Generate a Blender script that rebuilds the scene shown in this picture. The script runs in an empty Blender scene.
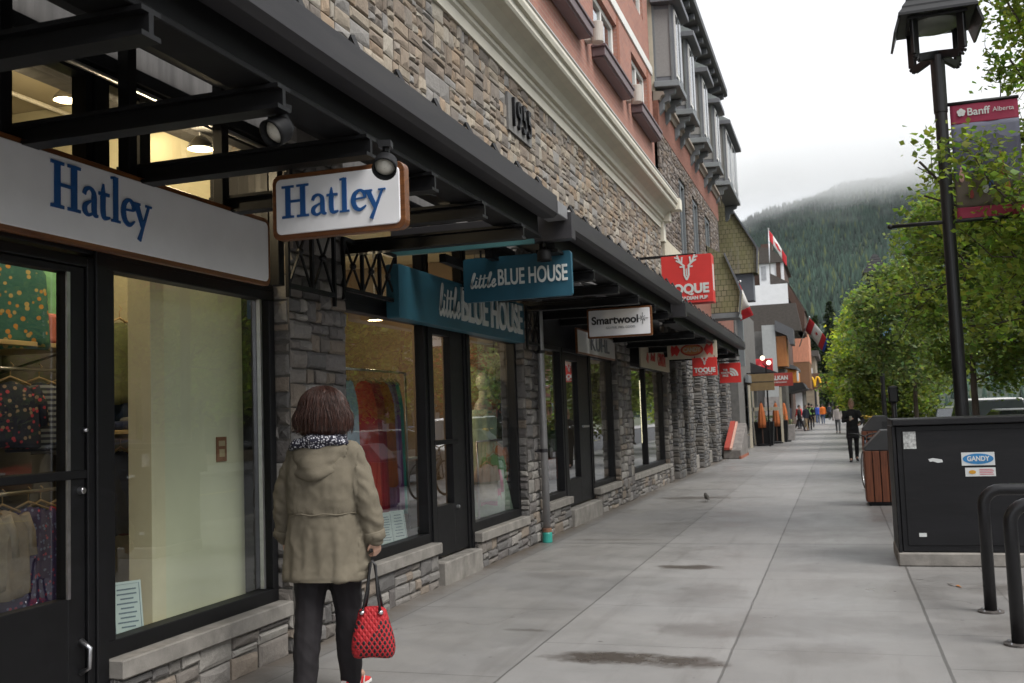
import bpy, bmesh, math, random
import numpy as np
from mathutils import Vector, Matrix, noise, Euler

sc = bpy.context.scene
col = sc.collection
RAD = math.radians
PI = math.pi
rng = random.Random(11)

# ------------------------------------------------------------------ materials
class NT:
    """thin wrapper for building node trees"""
    def __init__(s, m):
        m.use_nodes = True
        s.t = m.node_tree
        s.t.nodes.clear()
        s.out = s.n('ShaderNodeOutputMaterial')
    def n(s, typ, **kw):
        nd = s.t.nodes.new(typ)
        for k, v in kw.items():
            if hasattr(nd, k):
                setattr(nd, k, v)
        return nd
    def l(s, a, b):
        s.t.links.new(a, b)
    def setin(s, nd, name, v):
        sk = nd.inputs[name]
        if hasattr(v, 'is_linked') or hasattr(v, 'links'):
            s.l(v, sk)
        else:
            sk.default_value = v
    def math(s, op, a, b=None, c=None, clamp=False):
        nd = s.n('ShaderNodeMath', operation=op)
        nd.use_clamp = clamp
        for i, v in enumerate((a, b, c)):
            if v is None: continue
            s.setin(nd, i, v)
        return nd.outputs[0]
    def mix(s, fac, a, b, mode='MIX'):
        nd = s.n('ShaderNodeMix', data_type='RGBA', blend_type=mode)
        for i, v in ((0, fac), (6, a), (7, b)):
            s.setin(nd, i, (*v, 1) if isinstance(v, tuple) and len(v) == 3 else v)
        return nd.outputs[2]
    def noise(s, vec, scale, detail=4, rough=.55, dist=0.):
        nd = s.n('ShaderNodeTexNoise')
        nd.inputs['Scale'].default_value = scale
        nd.inputs['Detail'].default_value = detail
        nd.inputs['Roughness'].default_value = rough
        nd.inputs['Distortion'].default_value = dist
        if vec is not None: s.l(vec, nd.inputs['Vector'])
        return nd.outputs['Fac']
    def ramp(s, fac, p0, p1, c0=(0, 0, 0, 1), c1=(1, 1, 1, 1)):
        nd = s.n('ShaderNodeValToRGB')
        e = nd.color_ramp.elements
        e[0].position, e[1].position = p0, p1
        e[0].color, e[1].color = c0, c1
        s.l(fac, nd.inputs[0])
        return nd.outputs[0]
    def bump(s, h, strength, dist=.01):
        nd = s.n('ShaderNodeBump')
        nd.inputs['Strength'].default_value = strength
        nd.inputs['Distance'].default_value = dist
        s.l(h, nd.inputs['Height'])
        return nd.outputs[0]
    def obj(s):
        return s.n('ShaderNodeTexCoord').outputs['Object']
    def scalev(s, v, sv):
        nd = s.n('ShaderNodeMapping')
        nd.inputs['Scale'].default_value = sv
        s.l(v, nd.inputs['Vector'])
        return nd.outputs[0]
    def bsdf(s, **kw):
        nd = s.n('ShaderNodeBsdfPrincipled')
        for k, v in kw.items():
            s.setin(nd, k.replace('_', ' '), (*v, 1) if isinstance(v, tuple) and len(v) == 3 else v)
        return nd
    def done(s, sh):
        s.l(sh.outputs[0] if hasattr(sh, 'outputs') else sh, s.out.inputs['Surface'])

MATS = {}
def pm(name, base, rough=.6, var=.25, scale=6, bump=.15, bscale=60, metal=0., spec=.5, stretch=(1, 1, 1), dirt=None):
    """painted / plain surface with mottling and fine relief"""
    if name in MATS: return MATS[name]
    m = bpy.data.materials.new(name)
    T = NT(m)
    v = T.scalev(T.obj(), stretch)
    f = T.noise(v, scale, 6, .6)
    lo = tuple(c * (1 - var) for c in base); hi = tuple(min(1, c * (1 + var)) for c in base)
    c = T.mix(T.ramp(f, .3, .7), lo, hi)
    if dirt:
        c = T.mix(T.math('MULTIPLY', T.ramp(T.noise(v, scale * .6, 8, .7), .5, .75), .7), c, dirt)
    b = T.bsdf(Base_Color=c, Metallic=metal)
    b.inputs['Specular IOR Level'].default_value = spec
    r = T.math('ADD', rough - .08, T.math('MULTIPLY', f, .16))
    T.l(r, b.inputs['Roughness'])
    if bump:
        T.l(T.bump(T.noise(v, bscale, 5, .6), bump, .004), b.inputs['Normal'])
    T.done(b)
    MATS[name] = m
    return m

def tone_mat(name, rough=.85, scale=25, bump=.6, var=.35, spec=.3, bdist=.012):
    """takes its base colour from the face attribute 'tone' (each stone, leaf, garment its own)"""
    if name in MATS: return MATS[name]
    m = bpy.data.materials.new(name)
    T = NT(m)
    a = T.n('ShaderNodeAttribute', attribute_name='tone')
    f = T.noise(T.obj(), scale, 8, .65, .4)
    k = T.math('ADD', 1 - var, T.math('MULTIPLY', f, 2 * var))
    c = T.mix(1., a.outputs['Color'], T.n('ShaderNodeCombineColor').outputs[0], 'MULTIPLY')
    cc = T.t.nodes[-2] if False else None
    comb = [n for n in T.t.nodes if n.type == 'COMBINE_COLOR'][0]
    for i in range(3): T.l(k, comb.inputs[i])
    b = T.bsdf(Base_Color=c, Roughness=rough)
    b.inputs['Specular IOR Level'].default_value = spec
    if bump:
        T.l(T.bump(T.noise(T.obj(), scale * 1.6, 8, .7), bump, bdist), b.inputs['Normal'])
    T.done(b)
    MATS[name] = m
    return m

def emit(name, color, strength):
    if name in MATS: return MATS[name]
    m = bpy.data.materials.new(name)
    T = NT(m)
    e = T.n('ShaderNodeEmission')
    e.inputs[0].default_value = (*color, 1); e.inputs[1].default_value = strength
    T.done(e)
    MATS[name] = m
    return m

def glass(name='window_glass', base=.08, power=3.1, tint=(.88, .91, .89)):
    if name in MATS: return MATS[name]
    m = bpy.data.materials.new(name)
    T = NT(m)
    lw = T.n('ShaderNodeLayerWeight'); lw.inputs['Blend'].default_value = .5
    fr = T.math('ADD', base, T.math('MULTIPLY', T.math('POWER', lw.outputs['Facing'], power), .96 - base))
    tr = T.n('ShaderNodeBsdfTransparent'); tr.inputs[0].default_value = (*tint, 1)
    gl = T.n('ShaderNodeBsdfGlossy'); gl.inputs['Roughness'].default_value = .0
    gl.inputs['Color'].default_value = (.95, .97, 1, 1)
    T.l(T.bump(T.noise(T.obj(), 1.3, 2, .5), .06, .02), gl.inputs['Normal'])
    mx = T.n('ShaderNodeMixShader')
    T.l(fr, mx.inputs[0]); T.l(tr.outputs[0], mx.inputs[1]); T.l(gl.outputs[0], mx.inputs[2])
    T.done(mx)
    MATS[name] = m
    return m

def wood(name, base, dark, axis=2, rough=.5, scale=3.):
    if name in MATS: return MATS[name]
    m = bpy.data.materials.new(name)
    T = NT(m)
    st = [14, 14, 14]; st[axis] = .8
    v = T.scalev(T.obj(), tuple(st))
    f = T.noise(v, scale, 8, .65, .6)
    c = T.mix(T.ramp(f, .35, .65), dark, base)
    b = T.bsdf(Base_Color=c, Roughness=rough)
    T.l(T.bump(f, .3, .004), b.inputs['Normal'])
    T.done(b)
    MATS[name] = m
    return m

# ------------------------------------------------------------------ mesh building
class MB:
    def __init__(s):
        s.v = []; s.f = []; s.c = []; s.tone = None
    def add(s, vs, fs):
        o = len(s.v)
        s.v.extend([tuple(p) for p in vs])
        for f in fs:
            s.f.append(tuple(o + i for i in f)); s.c.append(s.tone)
        return s
    def box(s, x0, x1, y0, y1, z0, z1):
        if x0 > x1: x0, x1 = x1, x0
        if y0 > y1: y0, y1 = y1, y0
        if z0 > z1: z0, z1 = z1, z0
        return s.add([(x0, y0, z0), (x1, y0, z0), (x1, y1, z0), (x0, y1, z0), (x0, y0, z1), (x1, y0, z1), (x1, y1, z1), (x0, y1, z1)],
                     [(0, 3, 2, 1), (4, 5, 6, 7), (0, 1, 5, 4), (1, 2, 6, 5), (2, 3, 7, 6), (3, 0, 4, 7)])
    def bar(s, p, q, w, h, up=(0, 0, 1)):
        p, q = Vector(p), Vector(q); d = (q - p).normalized(); up = Vector(up)
        if abs(d.dot(up)) > .99: up = Vector((0, 1, 0))
        a = d.cross(up).normalized() * w / 2; b = a.cross(d).normalized() * h / 2
        vs = [p - a - b, p + a - b, p + a + b, p - a + b, q - a - b, q + a - b, q + a + b, q - a + b]
        return s.add(vs, [(0, 1, 2, 3), (7, 6, 5, 4), (0, 4, 5, 1), (1, 5, 6, 2), (2, 6, 7, 3), (3, 7, 4, 0)])
    def tube(s, pts, radii, n=10, cap=True, squash=None):
        pts = [Vector(p) for p in pts]
        if not hasattr(radii, '__len__'): radii = [radii] * len(pts)
        rings = []; prev = None
        for i, p in enumerate(pts):
            d = (pts[min(i + 1, len(pts) - 1)] - pts[max(i - 1, 0)]).normalized()
            if prev is None:
                u = Vector((1, 0, 0)) if abs(d.x) < .9 else Vector((0, 1, 0))
            else: u = prev
            u = (u - d * u.dot(d)).normalized(); prev = u; w = d.cross(u)
            r = radii[i]; ru, rw = (r if not hasattr(r, '__len__') else r) if False else ((r, r) if not hasattr(r, '__len__') else r)
            rings.append([p + u * ru * math.cos(2 * PI * k / n) + w * rw * math.sin(2 * PI * k / n) for k in range(n)])
        return s.loft(rings, cap)
    def loft(s, rings, cap=True, closed=True):
        n = len(rings[0]); vs = [p for r in rings for p in r]; fs = []
        for i in range(len(rings) - 1):
            for k in range(n if closed else n - 1):
                a = i * n + k; b = i * n + (k + 1) % n
                fs.append((a, b, b + n, a + n))
        if cap:
            fs.append(tuple(reversed(range(n)))); fs.append(tuple((len(rings) - 1) * n + k for k in range(n)))
        return s.add(vs, fs)
    def ball(s, c, r, n=12, m=8, sq=(1, 1, 1)):
        rings = []
        for i in range(m + 1):
            t = -PI / 2 + PI * i / m
            rr = max(math.cos(t), .02)
            rings.append([(c[0] + r * sq[0] * rr * math.cos(2 * PI * k / n), c[1] + r * sq[1] * rr * math.sin(2 * PI * k / n), c[2] + r * sq[2] * math.sin(t)) for k in range(n)])
        return s.loft(rings)
    def lathe(s, prof, c=(0, 0, 0), n=16, cap=True):
        return s.loft([[(c[0] + r * math.cos(2 * PI * k / n), c[1] + r * math.sin(2 * PI * k / n), c[2] + z) for k in range(n)] for r, z in prof], cap)
    def prism(s, poly, a, b, plane='xz'):
        """poly in a plane, extruded along the third axis from a to b"""
        def P(p, t):
            return {'xz': (p[0], t, p[1]), 'yz': (t, p[0], p[1]), 'xy': (p[0], p[1], t)}[plane]
        n = len(poly)
        vs = [P(p, a) for p in poly] + [P(p, b) for p in poly]
        fs = [tuple(range(n)), tuple(reversed(range(n, 2 * n)))] + [(k, k + n, (k + 1) % n + n, (k + 1) % n) for k in range(n)]
        return s.add(vs, fs)
    def build(s, name, mat, parent=None, smooth=False, bevel=0., local=False, seg=1, fix=True):
        me = bpy.data.meshes.new(name)
        off = Vector((0, 0, 0)) if (local or parent is None) else WL.get(parent.name, Vector((0, 0, 0)))
        v = np.array(s.v, dtype=np.float64).reshape(-1, 3) - np.array(off)
        me.from_pydata(v.tolist(), [], s.f)
        if any(c is not None for c in s.c):
            at = me.attributes.new('tone', 'FLOAT_COLOR', 'CORNER')
            buf = np.empty((len(me.loops), 4), dtype=np.float32); i = 0
            for f, c in zip(s.f, s.c):
                c = c or (.3, .3, .3)
                buf[i:i + len(f)] = (c[0], c[1], c[2], 1); i += len(f)
            at.data.foreach_set('color', buf.ravel())
        if fix:
            bm = bmesh.new(); bm.from_mesh(me); bmesh.ops.recalc_face_normals(bm, faces=bm.faces); bm.to_mesh(me); bm.free()
        if mat: me.materials.append(mat)
        if smooth: me.polygons.foreach_set('use_smooth', [True] * len(me.polygons))
        o = bpy.data.objects.new(name, me); col.objects.link(o)
        if parent is not None:
            o.parent = parent; WL[o.name] = off
        if bevel:
            b = o.modifiers.new('Bevel', 'BEVEL'); b.width = bevel; b.segments = seg; b.limit_method = 'ANGLE'; b.angle_limit = RAD(40)
        return o
WL = {}

def tag(o, label=None, cat=None, group=None, kind=None):
    if label: o['label'] = label
    if cat: o['category'] = cat
    if group: o['group'] = group
    if kind: o['kind'] = kind
    return o
def thing(name, label, cat, loc=(0, 0, 0), rotz=0., group=None):
    o = bpy.data.objects.new(name, None); col.objects.link(o)
    o.location = loc; o.rotation_euler = (0, 0, rotz); o.empty_display_size = .1
    WL[o.name] = Vector(loc)
    return tag(o, label, cat, group)
def copy_tree(o, parent=None):
    c = o.copy(); col.objects.link(c)
    if parent is not None: c.parent = parent
    for ch in o.children: copy_tree(ch, c)
    return c

def text(string, size, mat, parent, loc, rotz=0., depth=.004, name='lettering', align='CENTER', sx=1., shear=0., bold=0., fit=None):
    """lettering as a mesh, built in the parent's local frame: reads along +x, faces -y"""
    cu = bpy.data.curves.new('t', 'FONT'); cu.body = string; cu.size = size; cu.extrude = depth
    cu.align_x = align; cu.align_y = 'CENTER'; cu.shear = shear; cu.offset = bold
    tmp = bpy.data.objects.new('t', cu); col.objects.link(tmp)
    me = bpy.data.meshes.new_from_object(tmp)
    bpy.data.objects.remove(tmp); bpy.data.curves.remove(cu)
    if fit:
        xs = [v.co.x for v in me.vertices]; sx = fit / (max(xs) - min(xs))
    me.transform(Matrix.Translation(loc) @ Matrix.Rotation(rotz, 4, 'Z') @ Matrix.Rotation(PI / 2, 4, 'X') @ Matrix.Diagonal((sx, 1, 1, 1)))
    me.materials.clear(); me.materials.append(mat)
    o = bpy.data.objects.new(name, me); col.objects.link(o); o.parent = parent
    return o

def catmull(pts, n=8):
    P = [Vector(p) for p in pts]; out = []
    for i in range(len(P) - 1):
        a = P[max(i - 1, 0)]; b = P[i]; c = P[i + 1]; d = P[min(i + 2, len(P) - 1)]
        for k in range(n):
            t = k / n
            out.append(.5 * ((2 * b) + (c - a) * t + (2 * a - 5 * b + 4 * c - d) * t * t + (3 * b - a - 3 * c + d) * t ** 3))
    out.append(P[-1]); return out

def ribbon(mb, pts, w, y, depth, ox, oz, sc_, smooth=True):
    """stroke of a letter in the xz plane, front at y, thickness depth (away from the viewer: +y); w: width or (w0,w1,...)"""
    P = catmull([(p[0], p[1], 0) for p in pts]) if smooth and len(pts) > 2 else [Vector((p[0], p[1], 0)) for p in pts]
    n = len(P)
    W = [w] * n if not hasattr(w, '__len__') else list(np.interp(np.linspace(0, 1, n), np.linspace(0, 1, len(w)), w))
    L, Rr = [], []
    for i, p in enumerate(P):
        d = (P[min(i + 1, n - 1)] - P[max(i - 1, 0)]).normalized(); a = Vector((-d.y, d.x, 0)) * W[i] / 2
        L.append(p + a); Rr.append(p - a)
    def Q(p, t): return (ox + p.x * sc_, t, oz + p.y * sc_)
    rings = [[Q(L[i], y), Q(Rr[i], y), Q(Rr[i], y + depth), Q(L[i], y + depth)] for i in range(n)]
    mb.loft(rings)

def serif_word(mb, ox, oz, h, y, depth=.006, sx=1.):
    """the word Hatley in an old-style serif, cap height h, starting at ox, baseline oz"""
    e = [0]
    def rb(pts, w, dx, smooth=True):
        e[0] += 1
        ribbon(mb, [((p[0] + dx) * sx, p[1]) for p in pts], w, y - .0004 * (e[0] % 9), depth, ox, oz, h, smooth)
    x = 0.
    for sx_ in (.21, .69):
        rb([(sx_, .02), (sx_, .98)], .17, x, False)
        for zz in (.035, .965): rb([(sx_ - .19, zz), (sx_ + .19, zz)], .07, x, False)
        for q, z0, z1 in ((-1, .07, .0), (1, .07, .0)):
            rb([(sx_ + q * .06, .05), (sx_ + q * .15, .05)], .05, x, False)
    rb([(.21, .51), (.69, .51)], .075, x, False)
    x = .95
    rb([(.05, .46), (.1, .57), (.23, .62), (.34, .54), (.36, .4), (.36, .15), (.4, .05), (.48, .03)], (.1, .1, .07, .12, .15, .15, .12, .05), x)
    rb([(.36, .37), (.2, .31), (.08, .22), (.07, .1), (.16, .02), (.27, .05), (.36, .13)], (.04, .06, .12, .14, .08, .06, .05), x)
    x = 1.43
    rb([(.17, .8), (.16, .5), (.16, .16), (.22, .04), (.38, .07)], (.03, .15, .15, .11, .04), x)
    rb([(.02, .57), (.36, .57)], .075, x, False)
    x = 1.83
    rb([(.17, .02), (.17, 1.04)], .15, x, False)
    rb([(.02, .03), (.32, .03)], .06, x, False); rb([(.03, 1.0), (.17, 1.03)], .06, x, False)
    x = 2.2
    rb([(.06, .36), (.42, .38)], .05, x, False)
    rb([(.43, .37), (.39, .54), (.26, .61), (.11, .5), (.07, .3), (.13, .11), (.28, .03), (.46, .14)], (.08, .11, .07, .13, .16, .14, .1, .03), x)
    x = 2.66
    rb([(.06, .57), (.28, .06)], (.16, .13), x, False)
    rb([(.5, .57), (.28, .03), (.15, -.28)], (.07, .08, .12), x, False)
    rb([(-.04, .57), (.19, .57)], .055, x, False); rb([(.38, .57), (.6, .57)], .055, x, False)
    return 3.25 * h * sx

# ---------------------------------------------------------------- stone work
def stones(mb, P, u0, u1, z0, z1, rs, pal, size=(.34, .17), gap=.015, depth=.03, rough=.006, dens=0.3):
    """coursed rubble: P(u, z, d) maps wall coordinates to space (d outwards)"""
    mw, mh = size
    def split(a, b, c, d):
        w, h = b - a, d - c
        if h > mh and (w <= mw or h / mh > w / mw * .8):
            t = c + h * rs.uniform(.36, .64); split(a, b, c, t); split(a, b, t, d); return
        if w > mw or (w > mw * .55 and rs.random() < dens):
            t = a + w * rs.uniform(.33, .67); split(a, t, c, d); split(t, b, c, d); return
        if h > mh * .62 and rs.random() < .35:
            t = c + h * rs.uniform(.35, .65); split(a, b, c, t); split(a, b, t, d); return
        g = gap / 2; i = min(.02, w * .16, h * .16)
        dd = depth * rs.uniform(.6, 1.1)
        j = lambda k: rs.uniform(-k, k)
        tone = rs.choice(pal); br = rs.uniform(.85, 1.18)
        mb.tone = tuple(min(.75, t * br) for t in tone)
        k = min(.009, w * .07, h * .07)
        o = [(a + g + j(k), c + g + j(k)), (b - g + j(k), c + g + j(k)), (b - g + j(k), d - g + j(k)), (a + g + j(k), d - g + j(k))]
        cu, cz = (a + b) / 2 + j(w * .2), (c + d) / 2 + j(h * .2)
        inn = [(p[0] + (i if p[0] < cu else -i) * rs.uniform(.6, 1.4), p[1] + (i if p[1] < cz else -i) * rs.uniform(.6, 1.4)) for p in o]
        vs = [P(p[0], p[1], -.03) for p in o] + [P(p[0], p[1], dd * .55) for p in o] + [P(p[0], p[1], dd + j(rough)) for p in inn] + [P(cu, cz, dd + abs(j(rough)) * 2)]
        fs = []
        for q in range(4):
            r = (q + 1) % 4
            fs += [(q, r, r + 4, q + 4), (q + 4, r + 4, r + 8, q + 8), (q + 8, r + 8, 12)]
        mb.add(vs, fs)
    split(u0, u1, z0, z1)
    mb.tone = (.15, .142, .13)
    mb.add([P(u0, z0, .0), P(u1, z0, .0), P(u1, z1, .0), P(u0, z1, .0)], [(0, 1, 2, 3)])
    mb.tone = None

PAL_TAN = [(.285, .23, .178), (.25, .203, .16), (.232, .203, .175), (.33, .283, .226), (.185, .162, .142), (.30, .228, .165), (.243, .23, .217), (.21, .172, .14), (.36, .325, .275), (.275, .245, .21)]
PAL_GREY = [(.155, .147, .142), (.19, .18, .17), (.12, .115, .112), (.23, .215, .20), (.175, .158, .143), (.215, .18, .148), (.27, .255, .235), (.145, .133, .128)]
PAL_DARK = [(.12, .118, .118), (.15, .145, .14), (.095, .093, .095), (.175, .165, .155), (.135, .122, .11)]
def on_x(X): return lambda u, z, d: (X + d, u, z)         # wall facing +x
def on_y(Y): return lambda u, z, d: (u, Y - d, z)         # wall facing -y
def on_y2(Y): return lambda u, z, d: (u, Y + d, z)        # wall facing +y

def remesh(o, vox, smooth=4, disp=None):
    """fuse an object's overlapping pieces into one continuous skin"""
    m = o.modifiers.new('r', 'REMESH'); m.mode = 'VOXEL'; m.voxel_size = vox
    if smooth:
        s = o.modifiers.new('s', 'SMOOTH'); s.factor = .5; s.iterations = smooth
    bpy.context.view_layer.update()
    dg = bpy.context.evaluated_depsgraph_get()
    me = bpy.data.meshes.new_from_object(o.evaluated_get(dg))
    o.modifiers.clear(); mats = list(o.data.materials)
    if disp:
        n = len(me.vertices)
        for v in me.vertices:
            v.co = v.co + v.normal * disp(v.co)
    me.materials.clear()
    for m_ in mats: me.materials.append(m_)
    me.polygons.foreach_set('use_smooth', [True] * len(me.polygons))
    me.name = o.name
    o.data = me
    return o
# ================================================================== people
def leather(name, c, rough=.4): return pm(name, c, rough, .2, 20, .25, 120)
SKIN = pm('skin', (.50, .30, .22), .5, .12, 14, .1, 150)
HAIRM = wood('brown_hair', (.070, .026, .017), (.016, .008, .006), 2, .45, 7.)
BLOND = wood('blond_hair', (.32, .20, .09), (.14, .08, .035), 2, .45, 5.)
DARKHAIR = wood('black_hair', (.02, .015, .012), (.008, .007, .006), 2, .45, 5.)
KHAKI = pm('khaki_cotton', (.160, .140, .105), .88, .12, 9, .45, 420, spec=.2)
BLACKTR = pm('black_trouser_cloth', (.017, .015, .017), .75, .25, 12, .25, 200, spec=.25)
BLACKJ = pm('black_coat_cloth', (.012, .012, .013), .7, .25, 12, .25, 200, spec=.3)
NAVY = pm('navy_cloth', (.016, .02, .035), .8, .25, 12, .2, 150)
TANTR = pm('tan_trouser_cloth', (.30, .22, .13), .85, .2, 12, .2, 150)
BEIGETR = pm('beige_trouser_cloth', (.36, .30, .21), .85, .2, 12, .2, 150)
DENIM = pm('blue_denim', (.055, .09, .17), .85, .25, 12, .2, 150)
BLUEJ = pm('bright_blue_cloth', (.02, .06, .33), .7, .2, 12, .2, 150)
ORANGEV = pm('orange_vest_cloth', (.85, .20, .025), .7, .12, 12, .2, 150)
HIVIS = pm('lime_reflective_cloth', (.50, .85, .25), .6, .1, 12, .1, 150)
WHITEC = pm('white_cloth', (.68, .60, .60), .8, .1, 12, .2, 150)
REDC = pm('red_cloth', (.55, .03, .03), .75, .15, 12, .2, 150)
SHOEB = leather('black_shoe_leather', (.012, .012, .012))
SHOEW = pm('white_shoe_rubber', (.7, .68, .66), .5, .08, 20, .1)

def limb(mb, pts, rad, n=10):
    mb.tube(pts, rad, n)
    mb.ball(pts[0], rad[0] * .98, 10, 6); mb.ball(pts[-1], rad[-1] * .98, 10, 6)

def pose_joints(p):
    """p: dict of angles in degrees; figure faces +y, right side is +x, 1.70 m tall"""
    J = {}
    for sd, sg in (('L', -1), ('R', 1)):
        th, kn = p.get('leg' + sd, (0, 0)); hw = p.get('hipw', .085)
        hip = Vector((sg * hw, 0, .90)); a = RAD(th)
        spread = p.get('spread', .0) * sg
        knee = hip + Vector((sg * .005 + spread, math.sin(a) * .42, -math.cos(a) * .42))
        b = RAD(th - kn)
        ank = knee + Vector((-sg * .012 + spread, math.sin(b) * .40, -math.cos(b) * .40))
        J['leg' + sd] = [hip, knee, ank]; J['toe' + sd] = ank + Vector((sg * .02, .15 * math.cos(b * .6), -.03 + .1 * math.sin(b * .5)))
        sw, out, el = p.get('arm' + sd, (0, 8, 10))
        sh = Vector((sg * .172, 0, 1.375)); a = RAD(sw); o = RAD(out)
        elb = sh + Vector((sg * math.sin(o) * .27, math.sin(a) * .27 * math.cos(o), -math.cos(a) * math.cos(o) * .27))
        a2 = RAD(sw + el); inw = RAD(p.get('in' + sd, out * .6))
        wr = elb + Vector((sg * math.sin(inw) * .23, math.sin(a2) * .23 * math.cos(inw), -math.cos(a2) * math.cos(inw) * .23))
        J['arm' + sd] = [sh, elb, wr]
    dz = min(J['legL'][2].z, J['legR'][2].z) - .085
    J['dz'] = -dz
    return J

def hand(mb, wr, d, palm, sg, curl=.5):
    """five fingers on a palm; d: direction of the hand, palm: direction the palm faces"""
    d = d.normalized(); s_ = d.cross(palm).normalized(); palm = s_.cross(d).normalized()
    c = wr + d * .045
    rings = []
    for t, w, th in ((-.045, .024, .02), (0, .034, .016), (.045, .038, .013)):
        rings.append([c + d * t + s_ * w * math.cos(2 * PI * k / 10) + palm * th * math.sin(2 * PI * k / 10) for k in range(10)])
    mb.loft(rings)
    for i, ln in enumerate((.066, .075, .07, .055)):
        b = c + d * .04 + s_ * (-.028 + i * .0187)
        p1 = b + d * ln * .42 + palm * ln * .18 * curl
        p2 = p1 + (d * (1 - curl) + palm * curl).normalized() * ln * .34
        p3 = p2 + (d * (1 - 1.7 * curl) + palm * curl).normalized() * ln * .26
        mb.tube([b - d * .015, b, p1, p2, p3], [.0085, .0088, .0082, .0075, .006], 8)
    b = c - s_ * .03 - d * .015
    p1 = b + (-s_ * .7 + d * .7 + palm * .3).normalized() * .035
    p2 = p1 + (d * .8 + palm * .5 - s_ * .1).normalized() * .028
    mb.tube([b + s_ * .012 - d * .01, b, p1, p2], [.012, .0115, .0095, .007], 8)

def human(label, loc, rotz, height, pose, top, trou, hair, shoes, vox=.014, coat_z=.86, coat=None, group=None, hairstyle='short', extra=None):
    T = thing('person', label, 'person', loc, rotz, group)
    s = height / 1.70; T.scale = (s, s, s)
    J = pose_joints(pose); up = Vector((0, 0, J['dz'])); lean = pose.get('lean', 0)
    def Lp(p): p = Vector(p); return p + up + Vector((0, max(0, p.z - .9) * lean, 0))
    def ring(z, rx, ry, cy=0, n=20, cx=0): return [Lp((cx + rx * math.cos(2 * PI * k / n), cy + ry * math.sin(2 * PI * k / n), z)) for k in range(n)]
    # one continuous body
    m = MB()
    m.loft([ring(.84, .12, .09), ring(.92, .155, .11), ring(1.02, .135, .1), ring(1.12, .125, .092), ring(1.25, .145, .1), ring(1.36, .165, .09), ring(1.42, .11, .07), ring(1.46, .056, .056), ring(1.56, .05, .052)])
    hc = Lp((0, .02, 1.60))
    m.ball(hc, .1, 18, 14, (.76, .95, 1.12))
    m.ball(hc + Vector((0, .045, -.055)), .055, 12, 8, (.85, .8, .8))
    m.tube([hc + Vector((0, .085, .015)), hc + Vector((0, .112, -.022))], [.009, .014], 8)
    for q in (-1, 1): m.ball(hc + Vector((q * .078, -.005, -.01)), .028, 8, 6, (.3, .7, 1))
    for sd, sg in (('L', -1), ('R', 1)):
        a, b, c = [Lp(p) for p in J['arm' + sd]]
        limb(m, [a, (a + b) / 2, b, (b + c) / 2, c], [.05, .046, .038, .034, .025])
        hand(m, c, (c - b), Vector((-sg, .25, 0)), sg, pose.get('curl' + sd, .45))
        a, b, c = [p + up for p in J['leg' + sd]]
        limb(m, [a, (a + b) / 2, b, b * .65 + c * .35, c], [.085, .075, .052, .055, .036])
        m.tube([c, c + (J['toe' + sd] + up - c) * .75], [.036, .026], 8)
    body = remesh(m.build('body', SKIN, T, local=True), vox * .8, 3)
    # face
    e = MB(); mo = MB()
    mo.tube([hc + Vector((-.022, .086, -.058)), hc + Vector((0, .094, -.056)), hc + Vector((.022, .086, -.058))], .005, 6)
    for q in (-1, 1): MB().ball(hc + Vector((q * .03, .083, .012)), .0115, 8, 6).build('eye', pm('eye_dark', (.03, .025, .02), .2), body, local=True, smooth=True)
    mo.build('mouth', pm('lips', (.36, .13, .12), .5), body, local=True, smooth=True)
    # trousers
    m = MB()
    m.loft([ring(.80, .13, .1), ring(.9, .165, .12), ring(1.0, .15, .112)])
    for sd in 'LR':
        a, b, c = [p + up for p in J['leg' + sd]]
        w = pose.get('trw', 1.)
        limb(m, [a + Vector((0, 0, -.02)), (a + b) / 2, b, b * .6 + c * .4, c + Vector((0, 0, -.022))], [.092, .083 * w, .063 * w, .062 * w, .05 * w])
    remesh(m.build('trousers', trou, T, local=True), vox, 3, lambda p: .004 * noise.noise(Vector((p.x * 9, p.y * 9, p.z * 14 + p.x * 10))) + .005 * max(-.2, .4 - 2 * abs(noise.noise(Vector((p.x * 6, p.y * 6 + 4, p.z * 11 + p.x * 14))))))
    # jacket
    if coat is None:
        m = MB()
        m.loft([ring(coat_z, .185, .135), ring((coat_z + 1.1) / 2, .17, .13), ring(1.1, .158, .122), ring(1.25, .17, .128), ring(1.36, .178, .112), ring(1.42, .13, .09), ring(1.47, .075, .075)])
        for sd in 'LR':
            a, b, c = [Lp(p) for p in J['arm' + sd]]
            limb(m, [a, (a + b) / 2, b, (b + c) / 2, c], [.066, .06, .053, .05, .042])
        remesh(m.build('jacket', top, T, local=True), vox, 3, lambda p: .006 * noise.noise(Vector((p.x * 11, p.y * 11, p.z * 16))))
    # hair
    m = MB()
    if hairstyle == 'short':
        m.ball(hc + Vector((0, -.018, .025)), .105, 16, 10, (.8, .95, 1.0))
    elif hairstyle == 'bun':
        m.ball(hc + Vector((0, -.018, .022)), .105, 16, 10, (.82, .95, 1.03)); m.ball(hc + Vector((0, -.05, .13)), .05, 10, 8)
    elif hairstyle == 'long':
        m.ball(hc + Vector((0, -.018, .02)), .108, 16, 10, (.85, .95, 1.05)); m.tube([hc + Vector((0, -.05, 0)), hc + Vector((0, -.085, -.12)), hc + Vector((0, -.1, -.26))], [.09, .085, .05], 12)
    elif hairstyle == 'bob':
        m.ball(hc + Vector((0, -.03, .035)), .132, 24, 18, (1.03, 1.02, 1.0))
        rings = []
        for z, rx, ry in ((.06, .136, .127), (-.01, .154, .138), (-.055, .16, .138), (-.095, .15, .122), (-.125, .115, .09)):
            rings.append([hc + Vector((rx * math.cos(2 * PI * k / 28) + .004, -.035 + ry * math.sin(2 * PI * k / 28), z)) for k in range(28)])
        m.loft(rings)
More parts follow.
